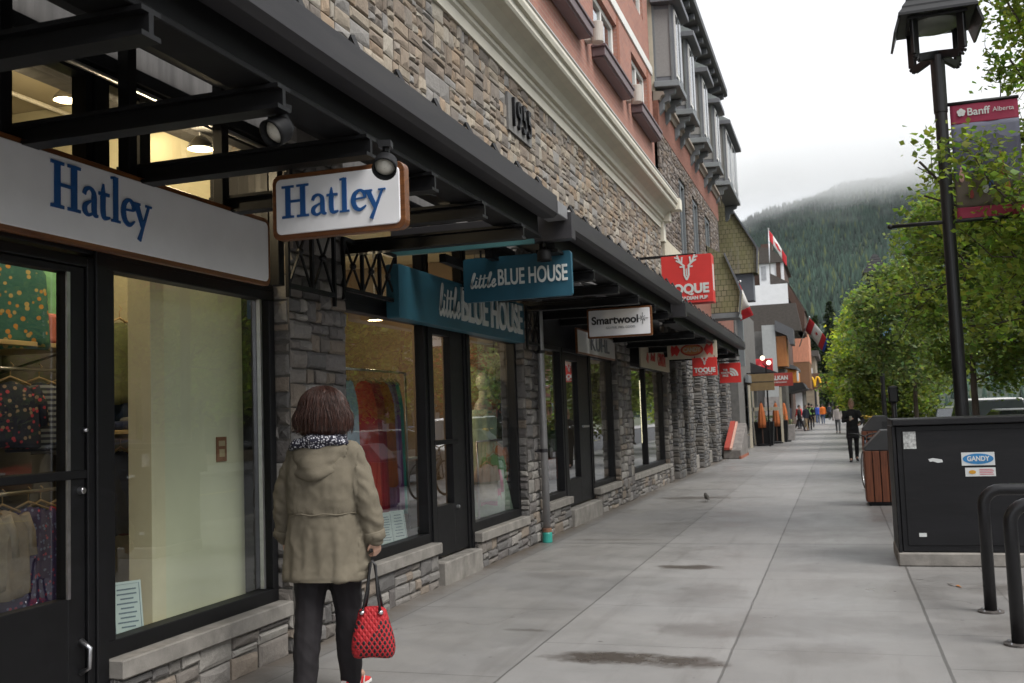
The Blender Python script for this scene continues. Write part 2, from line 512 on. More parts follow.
    if hairstyle != 'none':
        cut = .098
        def dis(p):
            q = p - hc
            d = .016 * noise.noise(Vector((q.x * 15, q.y * 15, q.z * 9 + 2))) + .006 * noise.noise(Vector((math.atan2(q.x, q.y) * 14 + q.z * 9, q.z * 8, 9))) + .0035 * noise.noise(Vector((math.atan2(q.x, q.y) * 44 + q.z * 12, q.z * 9, 5)))
            if q.y > .055 and q.z < .075: d -= .05 if hairstyle != 'bob' else .03
            return d if hairstyle == 'bob' else d * .6
        remesh(m.build('hair', hair, T, local=True), .006 if hairstyle == 'bob' else vox * .7, 2, dis)
    # shoes
    for sd, sg in (('L', -1), ('R', 1)):
        c = J['legs' if False else 'leg' + sd][2] + up; t = J['toe' + sd] + up
        d = Vector((t.x - c.x, t.y - c.y, 0)).normalized(); tilt = (t.z + .03 - c.z)
        r = Vector((d.y, -d.x, 0))
        m = MB(); rings = []
        for q, w, hh in ((-.075, .026, .055), (-.05, .036, .075), (.0, .038, .085), (.07, .043, .06), (.13, .044, .045), (.175, .03, .03)):
            base = c + d * q + Vector((0, 0, -.085 + tilt * q / .15))
            rings.append([base + r * w * math.cos(2 * PI * k / 12) * (1 if math.sin(2 * PI * k / 12) < 0 else .85) + Vector((0, 0, hh / 2 + hh / 2 * max(-1, min(1, 1.35 * math.sin(2 * PI * k / 12))))) for k in range(12)])
        m.loft(rings)
        sh = m.build('shoe', shoes, T, smooth=True, local=True)
        if extra == 'sneaker':
            m = MB()
            rr = [[p + Vector((0, 0, 0)) for p in rg] for rg in rings]
            m.loft([[Vector((p.x, p.y, min(p.z, rg[9].z + .022) - .0005)) + (p - sum(rg, Vector()) / 12) * .05 for p in rg] for rg in rings])
            m.build('sole', SHOEW, sh, smooth=False, local=True)
            m = MB()
            for q in (-.01, .03, .07):
                for e_ in (-1, 1):
                    m.bar(c + d * q + r * e_ * .041 + Vector((0, 0, -.06)), c + d * (q + .02) + r * e_ * .034 + Vector((0, 0, -.022)), .004, .012)
            m.bar(c - d * .072 + Vector((0, 0, -.055)), c - d * .072 + Vector((0, 0, -.02)), .03, .006)
            m.build('stripe', SHOEW, sh, local=True)
    T['_dz'] = J['dz']
    return T, J, up, Lp, hc

# ---- the woman in the foreground, seen from behind
WX, WY = -2.795, 5.12
wp = dict(legL=(-9, 3), legR=(11, 6), armL=(0, 22, 16), armR=(-4, 21, 16), inL=9, inR=5, hipw=.082, trw=1.28, curlR=1.0, curlL=.5)
W, WJ, wup, WLp, whc = human('woman with brown bob in khaki parka and black trousers walking away beside the stone pillar', (WX, WY, 0), 0, 1.665, wp,
                       KHAKI, BLACKTR, HAIRM, REDC, vox=.01, coat='parka', hairstyle='bob', extra='sneaker')
def parka():
    m = MB()
    def ring(z, rx, ry, cy=0, cx=0, n=40): return [Vector((cx + rx * math.copysign(abs(math.cos(2 * PI * k / n)) ** .85, math.cos(2 * PI * k / n)), cy + ry * math.copysign(abs(math.sin(2 * PI * k / n)) ** .85, math.sin(2 * PI * k / n)), z)) + wup for k in range(n)]
    m.loft([ring(.66, .25, .183, -.01), ring(.675, .254, .186, -.01), ring(.76, .25, .182), ring(.88, .243, .175), ring(1.0, .225, .165), ring(1.035, .218, .16), ring(1.07, .223, .163), ring(1.2, .236, .165), ring(1.3, .232, .155), ring(1.37, .208, .13), ring(1.41, .165, .112), ring(1.455, .1, .09)])
    for sd, sg in (('L', -1), ('R', 1)):
        a, b, c = [WLp(p) for p in WJ['arm' + sd]]
        a = a + Vector((-sg * .01, 0, -.01)); cc = c + (c - b).normalized() * .01
        limb(m, [a, a * .6 + b * .4, b, (b + c) / 2, cc], [.082, .078, .071, .066, .057], 14)
    def dis(p):
        z = p.z - wup.z
        d = 0
        ax = abs(p.x)
        sleeve = ax > .235 and z > .7
        if z < 1.035 and not sleeve:
            f = min(1, (1.035 - z) / .12)
            d += .013 * f * noise.noise(Vector((p.x * 17, p.y * 14, z * 2.5 + 4)))
        elif not sleeve:
            d += .010 * noise.noise(Vector((p.x * 9 + z * 5, p.y * 6, z * 8)))
        if sleeve:
            d += .013 * noise.noise(Vector((p.x * 8, p.y * 14, z * 22 + p.x * 14)))
        g = abs(z - 1.035)
        if not sleeve and g < .035: d += .006 * math.cos(g / .035 * PI / 2) * noise.noise(Vector((p.x * 60, p.y * 60, 1)))
        cr = .5 - abs(noise.noise(Vector((p.x * 7 + 3, p.y * 7, z * (9 if sleeve else 5) + p.x * (9 if sleeve else -4))))) * 2
        d += .009 * max(-.3, cr)
        d += .003 * noise.noise(Vector((p.x * 30, p.y * 30, z * 26)))
        return d
    j = remesh(m.build('jacket', KHAKI, W, local=True), .009, 3, dis)
    # hem, drawstring, back seams, cuff tabs
    h = MB(); n = 48
    h.loft([[Vector((.255 * math.cos(2 * PI * k / n), -.01 + .187 * math.sin(2 * PI * k / n), z)) + wup for k in range(n)] for z in (.662, .679)], False)
    h.build('hem', KHAKI, j, local=True, smooth=True)
    d = MB()
    d.tube([Vector((.231 * math.cos(t), .171 * math.sin(t), 1.035 + .004 * math.sin(t * 9))) + wup for t in np.linspace(PI * 1.02, PI * 1.98, 26)], .0042, 6)
    d.build('drawstring', KHAKI, j, local=True, smooth=True)
    # bunched hood at the back of the neck
    m = MB(); rings = []
    N = 22
    for i in range(N + 1):
        t = PI * i / N
        cx = -.165 * math.cos(t); cz = 1.405 - .105 * math.sin(t) ** .8; cy = -.07 - .085 * math.sin(t)
        rr = .028 + .034 * math.sin(t)
        rings.append([Vector((cx + rr * .8 * math.cos(2 * PI * k / 12) * (-math.cos(t)), cy + rr * .75 * math.cos(2 * PI * k / 12) * abs(math.sin(t)) + rr * .3 * math.sin(2 * PI * k / 12), cz + rr * 1.25 * math.sin(2 * PI * k / 12))) + wup for k in range(12)])
    m.loft(rings)
    m.loft([[Vector((rx * math.cos(2 * PI * k / 20), cy + ry * math.sin(2 * PI * k / 20), z)) + wup for k in range(20)] for z, rx, ry, cy in ((1.29, .06, .03, -.145), (1.33, .135, .06, -.115), (1.39, .165, .08, -.075), (1.44, .14, .085, -.045), (1.455, .1, .07, -.035))])
    remesh(m.build('hood', KHAKI, j, local=True), .008, 4, lambda p: .007 * noise.noise(Vector((p.x * 14, p.y * 14, p.z * 20))))
    for sd, sg in (('L', -1), ('R', 1)):
        b, c = WLp(WJ['arm' + sd][1]), WLp(WJ['arm' + sd][2]); dd = (c - b).normalized()
        m = MB(); m.tube([c - dd * .03, c + dd * .022], [.066, .064], 16)
        m.bar(c - dd * .0 + Vector((sg * .02, -.064, 0)), c - dd * .0 + Vector((sg * .058, -.04, .0)), .006, .03)
        m.build('cuff', KHAKI, j, local=True, smooth=True, bevel=.003)
    # patterned scarf
    ms = bpy.data.materials.new('patterned_scarf_cloth'); T = NT(ms)
    vo = T.n('ShaderNodeTexVoronoi'); vo.inputs['Scale'].default_value = 75; T.l(T.obj(), vo.inputs['Vector'])
    c = T.mix(T.ramp(T.math('ADD', vo.outputs['Distance'], T.math('MULTIPLY', T.noise(T.obj(), 60), .25)), .46, .54), (.55, .55, .6), (.015, .015, .03))
    T.done(T.bsdf(Base_Color=c, Roughness=.8))
    m = MB()
    for k, (rz, rr, q) in enumerate(((1.47, .03, .0), (1.435, .032, .5))):
        m.tube([Vector(((.088 + .02 * k) * math.cos(t), -.015 + (.083 + .028 * k) * math.sin(t), rz + .012 * math.sin(2 * t + q) + .008 * math.cos(t))) + wup for t in np.linspace(0, 2 * PI, 28)], rr, 12)
    m.tube([Vector((-.19, -.055, 1.405)) + wup, Vector((-.12, -.12, 1.435)) + wup, Vector((0, -.145, 1.455)) + wup, Vector((.12, -.11, 1.45)) + wup, Vector((.17, -.04, 1.43)) + wup], [.02, .03, .03, .028, .016], 12)
    remesh(m.build('scarf', ms, W, local=True), .007, 2, lambda p: .006 * noise.noise(Vector((p.x * 22, p.y * 22, p.z * 30))))
parka()

# loose strands over the bob
m = MB(); rs = random.Random(8)
for k in range(900):
    a = rs.uniform(0, 2 * PI)
    if math.sin(a) > .72: continue
    rr = rs.uniform(.99, 1.07); pts = []; sw = rs.gauss(0, .10); top = rs.uniform(.75, 1.35)
    zs = np.linspace(0, 1, 7)
    for t in zs:
        ph = PI / 2 * (1 - top * .72) + t * (PI / 2 + .2)
        z = .035 + .132 * math.cos(min(ph, PI / 2)) if ph < PI / 2 else .035 - (ph - PI / 2) * .17
        r_ = .132 * math.sin(min(ph, PI / 2)) if ph < PI / 2 else .132 + min(.03, (ph - PI / 2) * .12)
        if t > .8: r_ -= (t - .8) * rs.uniform(-.04, .22)
        aa = a + sw * t + .04 * math.sin(t * 6 + k)
        pts.append(whc + Vector((1.05 * r_ * rr * math.cos(aa), -.033 + r_ * rr * math.sin(aa), z - rs.uniform(0, .004) + (rr - 1) * .05)))
    m.tube(pts, [.0012, .0018, .002, .002, .0018, .0015, .0006], 3, False)
hr = [c for c in W.children if c.name.startswith('hair')][0]
m.build('loose_strand', HAIRM, hr, local=True, smooth=True)['kind'] = 'stuff'

# ---- the red quilted bag hanging from her right hand
def bag():
    s = 1.0
    hx, hy, hz = WX + .285, WY - .02, .745
    T = thing('handbag', 'red and black quilted tote bag held by black straps', 'handbag', (hx, hy, .225), RAD(12))
    mq = bpy.data.materials.new('red_black_quilted_fabric'); N = NT(mq)
    v = N.scalev(N.obj(), (1, 1, 1)); sx = N.n('ShaderNodeSeparateXYZ'); N.l(N.obj(), sx.inputs[0])
    u = N.math('ADD', sx.outputs[0], N.math('MULTIPLY', sx.outputs[1], .6))
    a = N.math('ADD', N.math('MULTIPLY', u, 33.), N.math('MULTIPLY', sx.outputs[2], 24.)); b = N.math('SUBTRACT', N.math('MULTIPLY', u, 33.), N.math('MULTIPLY', sx.outputs[2], 24.))
    fa = N.math('PINGPONG', a, .5); fb = N.math('PINGPONG', b, .5)
    dia = N.math('MINIMUM', fa, fb)
    chk = N.math('GREATER_THAN', N.math('MULTIPLY', fa, fb), .055)
    zone = N.math('GREATER_THAN', N.noise(N.scalev(N.obj(), (1, 1, .6)), 9., 2), .44)
    low = N.math('LESS_THAN', sx.outputs[2], .2)
    k = N.math('MULTIPLY', N.math('MULTIPLY', chk, zone), low)
    c = N.mix(k, (.40, .014, .02), (.014, .009, .011))
    bs = N.bsdf(Base_Color=c, Roughness=.72)
    N.l(N.bump(N.math('MULTIPLY', dia, 1.), .6, .02), bs.inputs['Normal'])
    N.done(bs)
    m = MB(); n = 28; rings = []
    for z, rx, ry in ((0, .09, .045), (.012, .115, .06), (.06, .125, .072), (.14, .112, .06), (.21, .09, .042), (.262, .078, .03), (.272, .074, .02)):
        rings.append([(rx * math.copysign(abs(math.cos(2 * PI * q / n)) ** .7, math.cos(2 * PI * q / n)), ry * math.copysign(abs(math.sin(2 * PI * q / n)) ** .7, math.sin(2 * PI * q / n)), z - .015 * math.cos(2 * PI * q / n) ** 2) for q in range(n)])
    m.loft(rings)
    b = m.build('bag_body', mq, T, smooth=True, local=True)
    sm = b.modifiers.new('Subdivision', 'SUBSURF'); sm.levels = sm.render_levels = 2
    tz = hz - .225 - .03
    for e in (-1, 1):
        m = MB()
        m.tube([(-.05, e * .03, .24), (-.028, e * .022, .34), (-.008 - .006 * e, e * .012, tz + .01), (.006, e * .008, tz + .028), (.02 - .006 * e, e * .012, tz + .005), (.036, e * .022, .34), (.052, e * .03, .24)], .0075, 8)
        m.build('strap', leather('black_strap_leather', (.012, .012, .013)), T, smooth=True, local=True)
        for q in (-.051, .053):
            m = MB(); m.lathe([(.0, -.01), (.014, -.01), (.016, 0), (.014, .01), (0, .01)], (q, e * .034, .242), 12)
            m.build('buckle', pm('chrome', (.6, .6, .62), .25, .1, metal=1.), T, smooth=True, local=True)
bag()

# ---- people further along the pavement
def walk(f=1., ph=1): return dict(legL=(16 * f * ph, 6 if ph > 0 else 14), legR=(-14 * f * ph, 14 if ph > 0 else 6), armL=(-12 * f * ph, 9, 14), armR=(14 * f * ph, 9, 16))
wk = walk(.75, -1); wk.update(armR=(18, 14, 92), inR=-42, armL=(8, 26, 62), inL=-20)
T, J, up, Lp, hc = human('fair haired woman in black coat and leggings walking towards the camera with a cup', (.34, 28.9, 0), PI, 1.66, wk, BLACKJ, BLACKTR, BLOND, SHOEB, vox=.016, coat_z=.66, hairstyle='bun')
c = Lp(J['armR'][2]); m = MB(); m.lathe([(.028, -.05), (.036, .06), (.037, .062), (.0, .065)], (c.x - .05, c.y + .075, c.z + .03), 14)
w_ = T.matrix_basis
cup = m.build('paper_cup', pm('cream_paper', (.62, .6, .5), .7), None, smooth=True)
cup.matrix_world = Matrix.Translation((.34, 28.9, 0)) @ Matrix.Rotation(PI, 4, 'Z') @ Matrix.Diagonal((.976, .976, .976, 1))
tag(cup, 'pale paper cup held by the woman in the black coat', 'cup')

far = [
 ('man in navy jacket and beige trousers standing beside the patio', (-2.92, 64.5, 0), .9, 1.80, dict(legL=(2, 0), legR=(-3, 2), armL=(10, 10, 60), armR=(6, 10, 30), spread=.01), NAVY, BEIGETR, DARKHAIR, 'short'),
 ('person in dark jacket striding towards the shop fronts', (-2.45, 68.5, 0), -1.9, 1.74, walk(1.5), BLACKJ, BLACKTR, DARKHAIR, 'short'),
 ('person in tan trousers stepping along next to the dark jacket', (-2.05, 69.6, 0), -2.4, 1.72, walk(1.1, -1), NAVY, TANTR, DARKHAIR, 'short'),
 ('police officer in black with a lime reflective crossed harness', (-1.92, 72.5, 0), 0., 1.84, walk(.5), BLACKJ, BLACKTR, DARKHAIR, 'short'),
 ('person all in black walking behind the officer', (-1.95, 81., 0), 0., 1.80, walk(.6, -1), BLACKJ, BLACKTR, DARKHAIR, 'short'),
 ('person in an orange safety vest and jeans walking away', (-1.36, 96., 0), 0., 1.82, walk(.5), ORANGEV, DENIM, DARKHAIR, 'short'),
 ('person in a bright blue jacket beside the orange vest', (-1.86, 99., 0), 0., 1.78, walk(.6, -1), BLUEJ, DENIM, DARKHAIR, 'short'),
 ('person in dark clothes furthest down the pavement', (-.98, 124., 0), 0., 1.85, walk(.5), NAVY, BLACKTR, DARKHAIR, 'short'),
 ('person in a pale top walking behind the woman in black', (-.06, 60.5, 0), PI, 1.62, walk(.8), WHITEC, pm('grey_cloth', (.16, .16, .17), .8), DARKHAIR, 'long'),
 ('person in a red top standing near the shop doorway', (-2.75, 77., 0), .6, 1.74, dict(armL=(5, 10, 20), armR=(5, 10, 30)), REDC, NAVY, DARKHAIR, 'short'),
]
for lab, loc, rz, hh, po, tp, tr, ha, hs in far:
    T, J, up, Lp, hc = human(lab, loc, rz, hh, po, tp, tr, ha, SHOEB, vox=.025, coat_z=.82 if 'coat' not in lab else .6, hairstyle=hs, group='people far along the pavement')
    if 'officer' in lab:
        m = MB()
        for e in (-1, 1):
            m.bar(Lp((-.13 * e, -.125, 1.4)), Lp((.14 * e, -.14, .98)), .07, .02, (0, 1, 0)); m.bar(Lp((-.13 * e, .125, 1.4)), Lp((.14 * e, .14, .98)), .07, .02, (0, 1, 0))
        m.box(-.17, .17, -.15, -.135, .98 + up.z, 1.05 + up.z)
        m.build('harness', HIVIS, T, local=True)
# ================================================================== the stone shop building
BLK = pm('black_metal', (.005, .005, .006), .5, .25, 14, .08, 180, spec=.3)
BLKB = pm('black_beam_paint', (.006, .006, .0068), .6, .25, 6, .1, 120, spec=.22)
CHAR = pm('charcoal_gutter_metal', (.032, .0305, .034), .55, .2, 2.5, .06, 90, spec=.35, stretch=(1, .4, 4), dirt=(.055, .052, .05))
STEEL = pm('brushed_steel', (.5, .5, .52), .32, .12, 20, .05, 200, metal=1.)
GLS = glass()
GLS2 = glass('coated_window_glass', .20, 2.4)
STONE_T = tone_mat('rubble_stone', .88, 26, .7, .38)
CONC = pm('concrete_sill', (.235, .22, .20), .85, .25, 7, .5, 70, dirt=(.11, .10, .088))
RAWC = pm('board_marked_concrete', (.105, .10, .097), .9, .35, 2.2, .4, 40, stretch=(1, 5, .5), dirt=(.07, .068, .065))
CREAM = pm('cream_cornice_paint', (.68, .645, .55), .6, .07, 3, .06, 60)
STUC = bpy.data.materials.new('red_brick'); N_ = NT(STUC); o_ = N_.obj(); s_ = N_.n('ShaderNodeSeparateXYZ'); N_.l(o_, s_.inputs[0])
b_ = N_.n('ShaderNodeTexBrick'); b_.inputs['Scale'].default_value = 1.; b_.inputs['Brick Width'].default_value = .23; b_.inputs['Row Height'].default_value = .077; b_.inputs['Mortar Size'].default_value = .006
c_ = N_.n('ShaderNodeCombineXYZ'); N_.l(N_.math('ADD', s_.outputs[0], s_.outputs[1]), c_.inputs[0]); N_.l(s_.outputs[2], c_.inputs[1]); N_.l(c_.outputs[0], b_.inputs['Vector'])
b_.inputs['Color1'].default_value = (.37, .165, .12, 1); b_.inputs['Color2'].default_value = (.29, .135, .105, 1); b_.inputs['Mortar'].default_value = (.33, .24, .20, 1)
k_ = N_.mix(N_.math('MULTIPLY', N_.ramp(N_.noise(o_, 1.6, 6, .65), .3, .7), .2), b_.outputs['Color'], (.40, .235, .20))
q_ = N_.bsdf(Base_Color=k_, Roughness=.92); N_.l(N_.bump(b_.outputs['Fac'], -.4, .008), q_.inputs['Normal']); N_.done(q_)
WHITEP = pm('white_paint', (.72, .71, .68), .55, .07, 5, .06, 60)
PURP = pm('plum_window_box_paint', (.12, .082, .088), .5, .15, 5, .08, 60)
BEIGEL = pm('beige_lamp_metal', (.44, .40, .36), .45, .08, 8, .03, 60)
PLAST = pm('cream_interior_wall', (.50, .46, .31), .8, .06, 3, .04, 40)
PLASTW = pm('warm_interior_wall', (.17, .12, .075), .8, .08, 3, .04, 40)
DARKINT = pm('dark_interior_wall', (.10, .095, .085), .8, .2, 3, .04, 40)
SHFLOOR = wood('shop_floor_wood', (.22, .15, .09), (.13, .085, .05), 1, .45)
CEIL = pm('shop_ceiling', (.42, .37, .26), .85, .05, 3, .03, 40)

B1 = thing('shop_building', 'stone fronted shop building with cream cornice, red upper floor and the year 1955', 'building', (-3.6, 10, 0))
XG, XF0, XF1 = -3.66, -3.70, -3.60         # glass, frame back and front
XB = -3.56                                  # stone base face
XP = -3.53                                  # pillar face

def shop_window(y0, y1, z0, z1, fw=.06, mull=(), base=True, label=None, ends=(0, 0)):
    m = MB()
    m.box(XF0, XF1, y0, y1, z0, z0 + fw * 1.3); m.box(XF0, XF1, y0, y1, z1 - fw, z1)
    ys = [y0] + list(mull) + [y1]
    m.box(XF0, XF1, y0, y0 + fw, z0 + fw * 1.3, z1 - fw); m.box(XF0, XF1, y1 - fw, y1, z0 + fw * 1.3, z1 - fw)
    for q in mull: m.box(XF0, XF1, q - fw / 2, q + fw / 2, z0 + fw * 1.3, z1 - fw)
    w = m.build('shop_window', BLK, B1, bevel=.004); gl_ = GLS if y1 < 6 else GLS2
    for a, b in zip(ys[:-1], ys[1:]):
        g = MB(); g.add([(XG, a + fw * .5, z0 + fw), (XG, b - fw * .5, z0 + fw), (XG, b - fw * .5, z1 - fw * .5), (XG, a + fw * .5, z1 - fw * .5)], [(0, 1, 2, 3)])
        g.build('pane', gl_, w)
    if base:
        s = MB(); rs = random.Random(int(y0 * 100))
        s.box(-3.8, -3.50, y0 - ends[0], y1 + ends[1], z0 - .10, z0 - .002)
        s.build('sill', CONC, w, bevel=.008)
        s = MB(); stones(s, on_x(XB), y0 - ends[0], y1 + ends[1], -.02, z0 - .10, rs, PAL_GREY, (.42, .17))
        s.build('stone_base', STONE_T, B1)
    return w

def shop_door(y0, y1, z0, z1, g0, g1, gz0, gz1, bar=None, hinge=1, steel_edge=False):
    """a framed glass door: y0..y1 the opening, g0..g1 x gz0..gz1 the glass"""
    m = MB()
    m.box(XF0, XF1, y0, y0 + .05, z0, z1); m.box(XF0, XF1, y1 - .05, y1, z0, z1); m.box(XF0, XF1, y0 + .05, y1 - .05, z1 - .05, z1)
    d = m.build('door', BLK, B1, bevel=.004)
    xa, xb = XF0 + .01, XF1 - .015
    m = MB()
    m.box(xa, xb, y0 + .056, g0, z0 + .012, z1 - .056); m.box(xa, xb, g1, y1 - .056, z0 + .012, z1 - .056)
    m.box(xa, xb, g0, g1, z0 + .012, gz0); m.box(xa, xb, g0, g1, gz1, z1 - .056)
    m.build('door_leaf', BLK, d, bevel=.003)
    g = MB(); g.add([(XG, g0, gz0), (XG, g1, gz0), (XG, g1, gz1), (XG, g0, gz1)], [(0, 1, 2, 3)]); g.build('pane', GLS if y1 < 6 else GLS2, d)
    if bar:
        b = MB(); b.box(xb - .02, xb + .012, g0 - .04, g1 + .12, bar - .022, bar + .022); b.build('push_bar', BLKB, d, bevel=.005)
        for q in (g0 - .02, g1 + .1):
            pass
    if steel_edge:
        b = MB(); b.box(xb - .004, xb + .006, g1 - .012, g1 + .01, gz0, gz1); b.build('steel_edge', STEEL, d)
    return d

def lockset(d, y, z, kick=None):
    m = MB(); m.tube([(XF1 - .018, y, z), (XF1 + .012, y, z)], [.02, .016], 14); m.build('lock', STEEL, d, smooth=False, bevel=.002)
    if kick:
        m = MB(); m.tube([(XF1 - .016, y, kick - .07), (XF1 + .035, y + .005, kick - .045), (XF1 + .04, y + .005, kick + .05), (XF1 - .016, y, kick + .085)], [.014, .01, .012, .018], 10); m.build('handle', STEEL, d, smooth=True)

# --- shop 1
d = shop_door(2.92, 4.20, .02, 2.40, 3.10, 4.03, .70, 2.31, bar=1.30, steel_edge=True); lockset(d, 4.11, 1.22, .40)
m = MB(); m.tube([(XF1 - .018, 4.135, 1.52), (XF1 + .008, 4.135, 1.52)], [.012, .01], 12); m.build('deadbolt', STEEL, d, smooth=True)
m = MB(); m.box(-3.72, -3.585, 4.20, 4.285, 0, 3.48); m.build('jamb_post', BLK, B1, bevel=.006)
w = shop_window(4.285, 5.93, .355, 2.42, .065, ends=(0, .02))
m = MB(); m.box(-4.10, -3.72, 5.94, 5.966, .15, 3.4); m.build('added_dark_panel', BLKB, B1)  # added dark sheet imitating a dark reflection in the pane
m = MB(); m.box(XG + .002, XG + .03, 5.80, 5.822, .45, 2.36); m.build('edge_strip', STEEL, w)
# window behind the entrance on the near side (mostly out of frame)
shop_window(.5, 2.86, .355, 2.42, .065, ends=(0, 0))
# header, clerestory and concrete beam along the first shop front
m = MB(); m.box(XF0, XF1 - .003, .5, 4.2, 2.42, 2.52); m.box(XF0, XF1 - .003, 4.285, 5.93, 2.42, 2.52); m.build('header', BLK, B1, bevel=.004)
ys = [.5, 1.9, 2.95, 3.72, 4.20]
for a, b in ((.5, 1.9), (1.9, 3.0), (3.0, 4.2), (4.285, 4.62), (4.62, 5.93)):
    m = MB(); fw = .045
    m.box(XF0, XF1 - .01, a, a + fw, 2.52, 3.42); m.box(XF0, XF1 - .01, b - fw, b, 2.52, 3.42); m.box(XF0, XF1 - .01, a + fw, b - fw, 3.36, 3.42)
    w = m.build('clerestory_window', BLK, B1)
    g = MB(); g.add([(XG, a + .02, 2.52), (XG, b - .02, 2.52), (XG, b - .02, 3.38), (XG, a + .02, 3.38)], [(0, 1, 2, 3)]); g.build('pane', GLS, w)
m = MB(); m.box(-3.72, -3.57, .5, 5.93, 3.42, 3.5); m.build('transom_beam', BLK, B1, bevel=.004)
m = MB(); m.tube([(-3.56, .5, 3.37), (-3.56, 5.93, 3.37)], .016, 8); m.build('conduit', STEEL, B1, smooth=True)
m = MB(); m.box(-4.2, -3.62, .5, 5.95, 3.5, 4.0); m.build('concrete_beam', RAWC, B1, bevel=.01)
# posts standing in front of the clerestory, behind the sign
for q in (2.65, 3.50, 4.35, 5.20, 5.83):
    m = MB(); m.box(-3.545, -3.475, q - .035, q + .035, 2.44, 3.62); m.build('steel_post', BLK, B1, bevel=.004)

# --- pillars
def pillar(y0, y1, seed, ztop=4.1, xb=-4.1, size=(.36, .2)):
    rs = random.Random(seed); s = MB()
    stones(s, on_x(XP), y0, y1, 0, ztop, rs, PAL_GREY, size, depth=.04)
    stones(s, on_y(y0), xb, XP + .02, 0, ztop, rs, PAL_GREY, size, depth=.02)
    stones(s, on_y2(y1), xb, XP + .02, 0, ztop, rs, PAL_GREY, size, depth=.02)
    s.tone = (.2, .2, .2); s.box(xb + .02, XP - .005, y0 + .02, y1 - .02, 0, ztop)
    return s.build('stone_pillar', STONE_T, B1)
pillar(5.97, 6.78, 1); pillar(11.33, 12.05, 2); pillar(16.62, 17.72, 3); pillar(21.74, 22.15, 4)

# --- shop 2
shop_window(6.84, 8.58, .40, 2.46, .065, ends=(.04, .0))
d = shop_door(8.64, 9.60, .22, 2.46, 8.76, 9.2, .70, 2.33, bar=1.30); lockset(d, 9.27, .66)
m = MB(); m.box(-3.85, -3.49, 8.62, 9.62, -.02, .21); m.build('door_step', CONC, B1, bevel=.012)
m = MB(); m.box(-3.72, -3.585, 8.58, 8.64, .22, 2.9); m.box(-3.72, -3.585, 9.60, 9.66, .22, 2.9); m.build('jamb_post', BLK, B1)
shop_window(9.66, 11.30, .36, 2.46, .07, ends=(.0, .03))
m = MB(); m.box(XF0, XF1 - .003, 6.78, 8.58, 2.46, 2.56); m.box(XF0, XF1 - .003, 8.64, 9.6, 2.46, 2.56); m.box(XF0, XF1 - .003, 9.66, 11.33, 2.46, 2.56); m.build('header', BLK, B1)
for a, b in ((6.78, 8.58), (8.64, 9.6), (9.66, 11.33)):
    w = MB().box(XF0, XF1 - .01, a, a + .05, 2.56, 3.42).box(XF0, XF1 - .01, b - .05, b, 2.56, 3.42).box(XF0, XF1 - .01, a + .05, b - .05, 3.37, 3.419).build('clerestory_window', BLK, B1)
    g = MB(); g.add([(XG, a + .03, 2.56), (XG, b - .03, 2.56), (XG, b - .03, 3.42), (XG, a + .03, 3.42)], [(0, 1, 2, 3)]); g.build('pane', GLS, w)
m = MB(); m.box(-3.72, -3.57, 6.78, 11.33, 3.42, 3.5); m.build('transom_beam', BLK, B1)
m = MB(); m.box(-4.2, -3.62, 6.8, 11.3, 3.5, 4.0); m.build('concrete_beam', RAWC, B1)

# --- shop 3
shop_window(12.08, 13.36, .42, 2.46, .06, ends=(.02, 0))
d = shop_door(13.40, 14.98, .24, 2.46, 13.62, 14.28, .62, 2.3); 
m = MB(); m.tube([(XF1 - .01, 14.42, 1.36), (XF1 + .05, 14.42, 1.36)], .012, 8); m.box(XF1 + .03, XF1 + .055, 14.28, 14.62, 1.335, 1.365); m.build('handle', STEEL, d, bevel=.004)
m = MB(); m.box(-3.85, -3.49, 13.38, 15.02, -.02, .23); m.build('door_step', CONC, B1, bevel=.012)
shop_window(15.02, 16.58, .40, 2.46, .06, ends=(0, .02))
m = MB(); m.box(-3.72, XF1, 12.05, 16.62, 2.46, 3.5); m.build('header', BLKB, B1)
# --- shop 4
shop_window(17.76, 21.70, .42, 2.46, .07, mull=(19.66,), ends=(.02, .02))
m = MB(); m.box(-3.72, XF1, 17.72, 21.74, 2.46, 3.5); m.build('header', BLKB, B1)
m = MB(); m.box(-4.2, -3.62, 12.05, 21.7, 3.5, 4.0); m.build('concrete_beam', RAWC, B1)
for q in (18.4, 20.6):
    m = MB(); m.box(-3.9, -3.86, q, q + .03, .9, 2.2); m.build('light_tube', emit('tube_glow', (1., .9, .6), 1.4), B1)

# --- upper stone wall
s = MB(); rs = random.Random(5)
stones(s, on_x(-3.55), -1.0, 22.15, 3.9, 5.62, rs, PAL_TAN, (.36, .205), depth=.026, gap=.009)
s.build('stone_wall', STONE_T, B1)
# metal fixings along the wall above the canopy
for k in range(22):
    y = 3.0 + k * .86
    m = MB(); m.bar((-3.5, y, 3.98), (-3.36, y + .02, 4.06), .05, .02); m.bar((-3.37, y + .02, 4.06), (-3.36, y + .02, 3.9), .05, .02); m.build('wall_bracket', CHAR, B1)
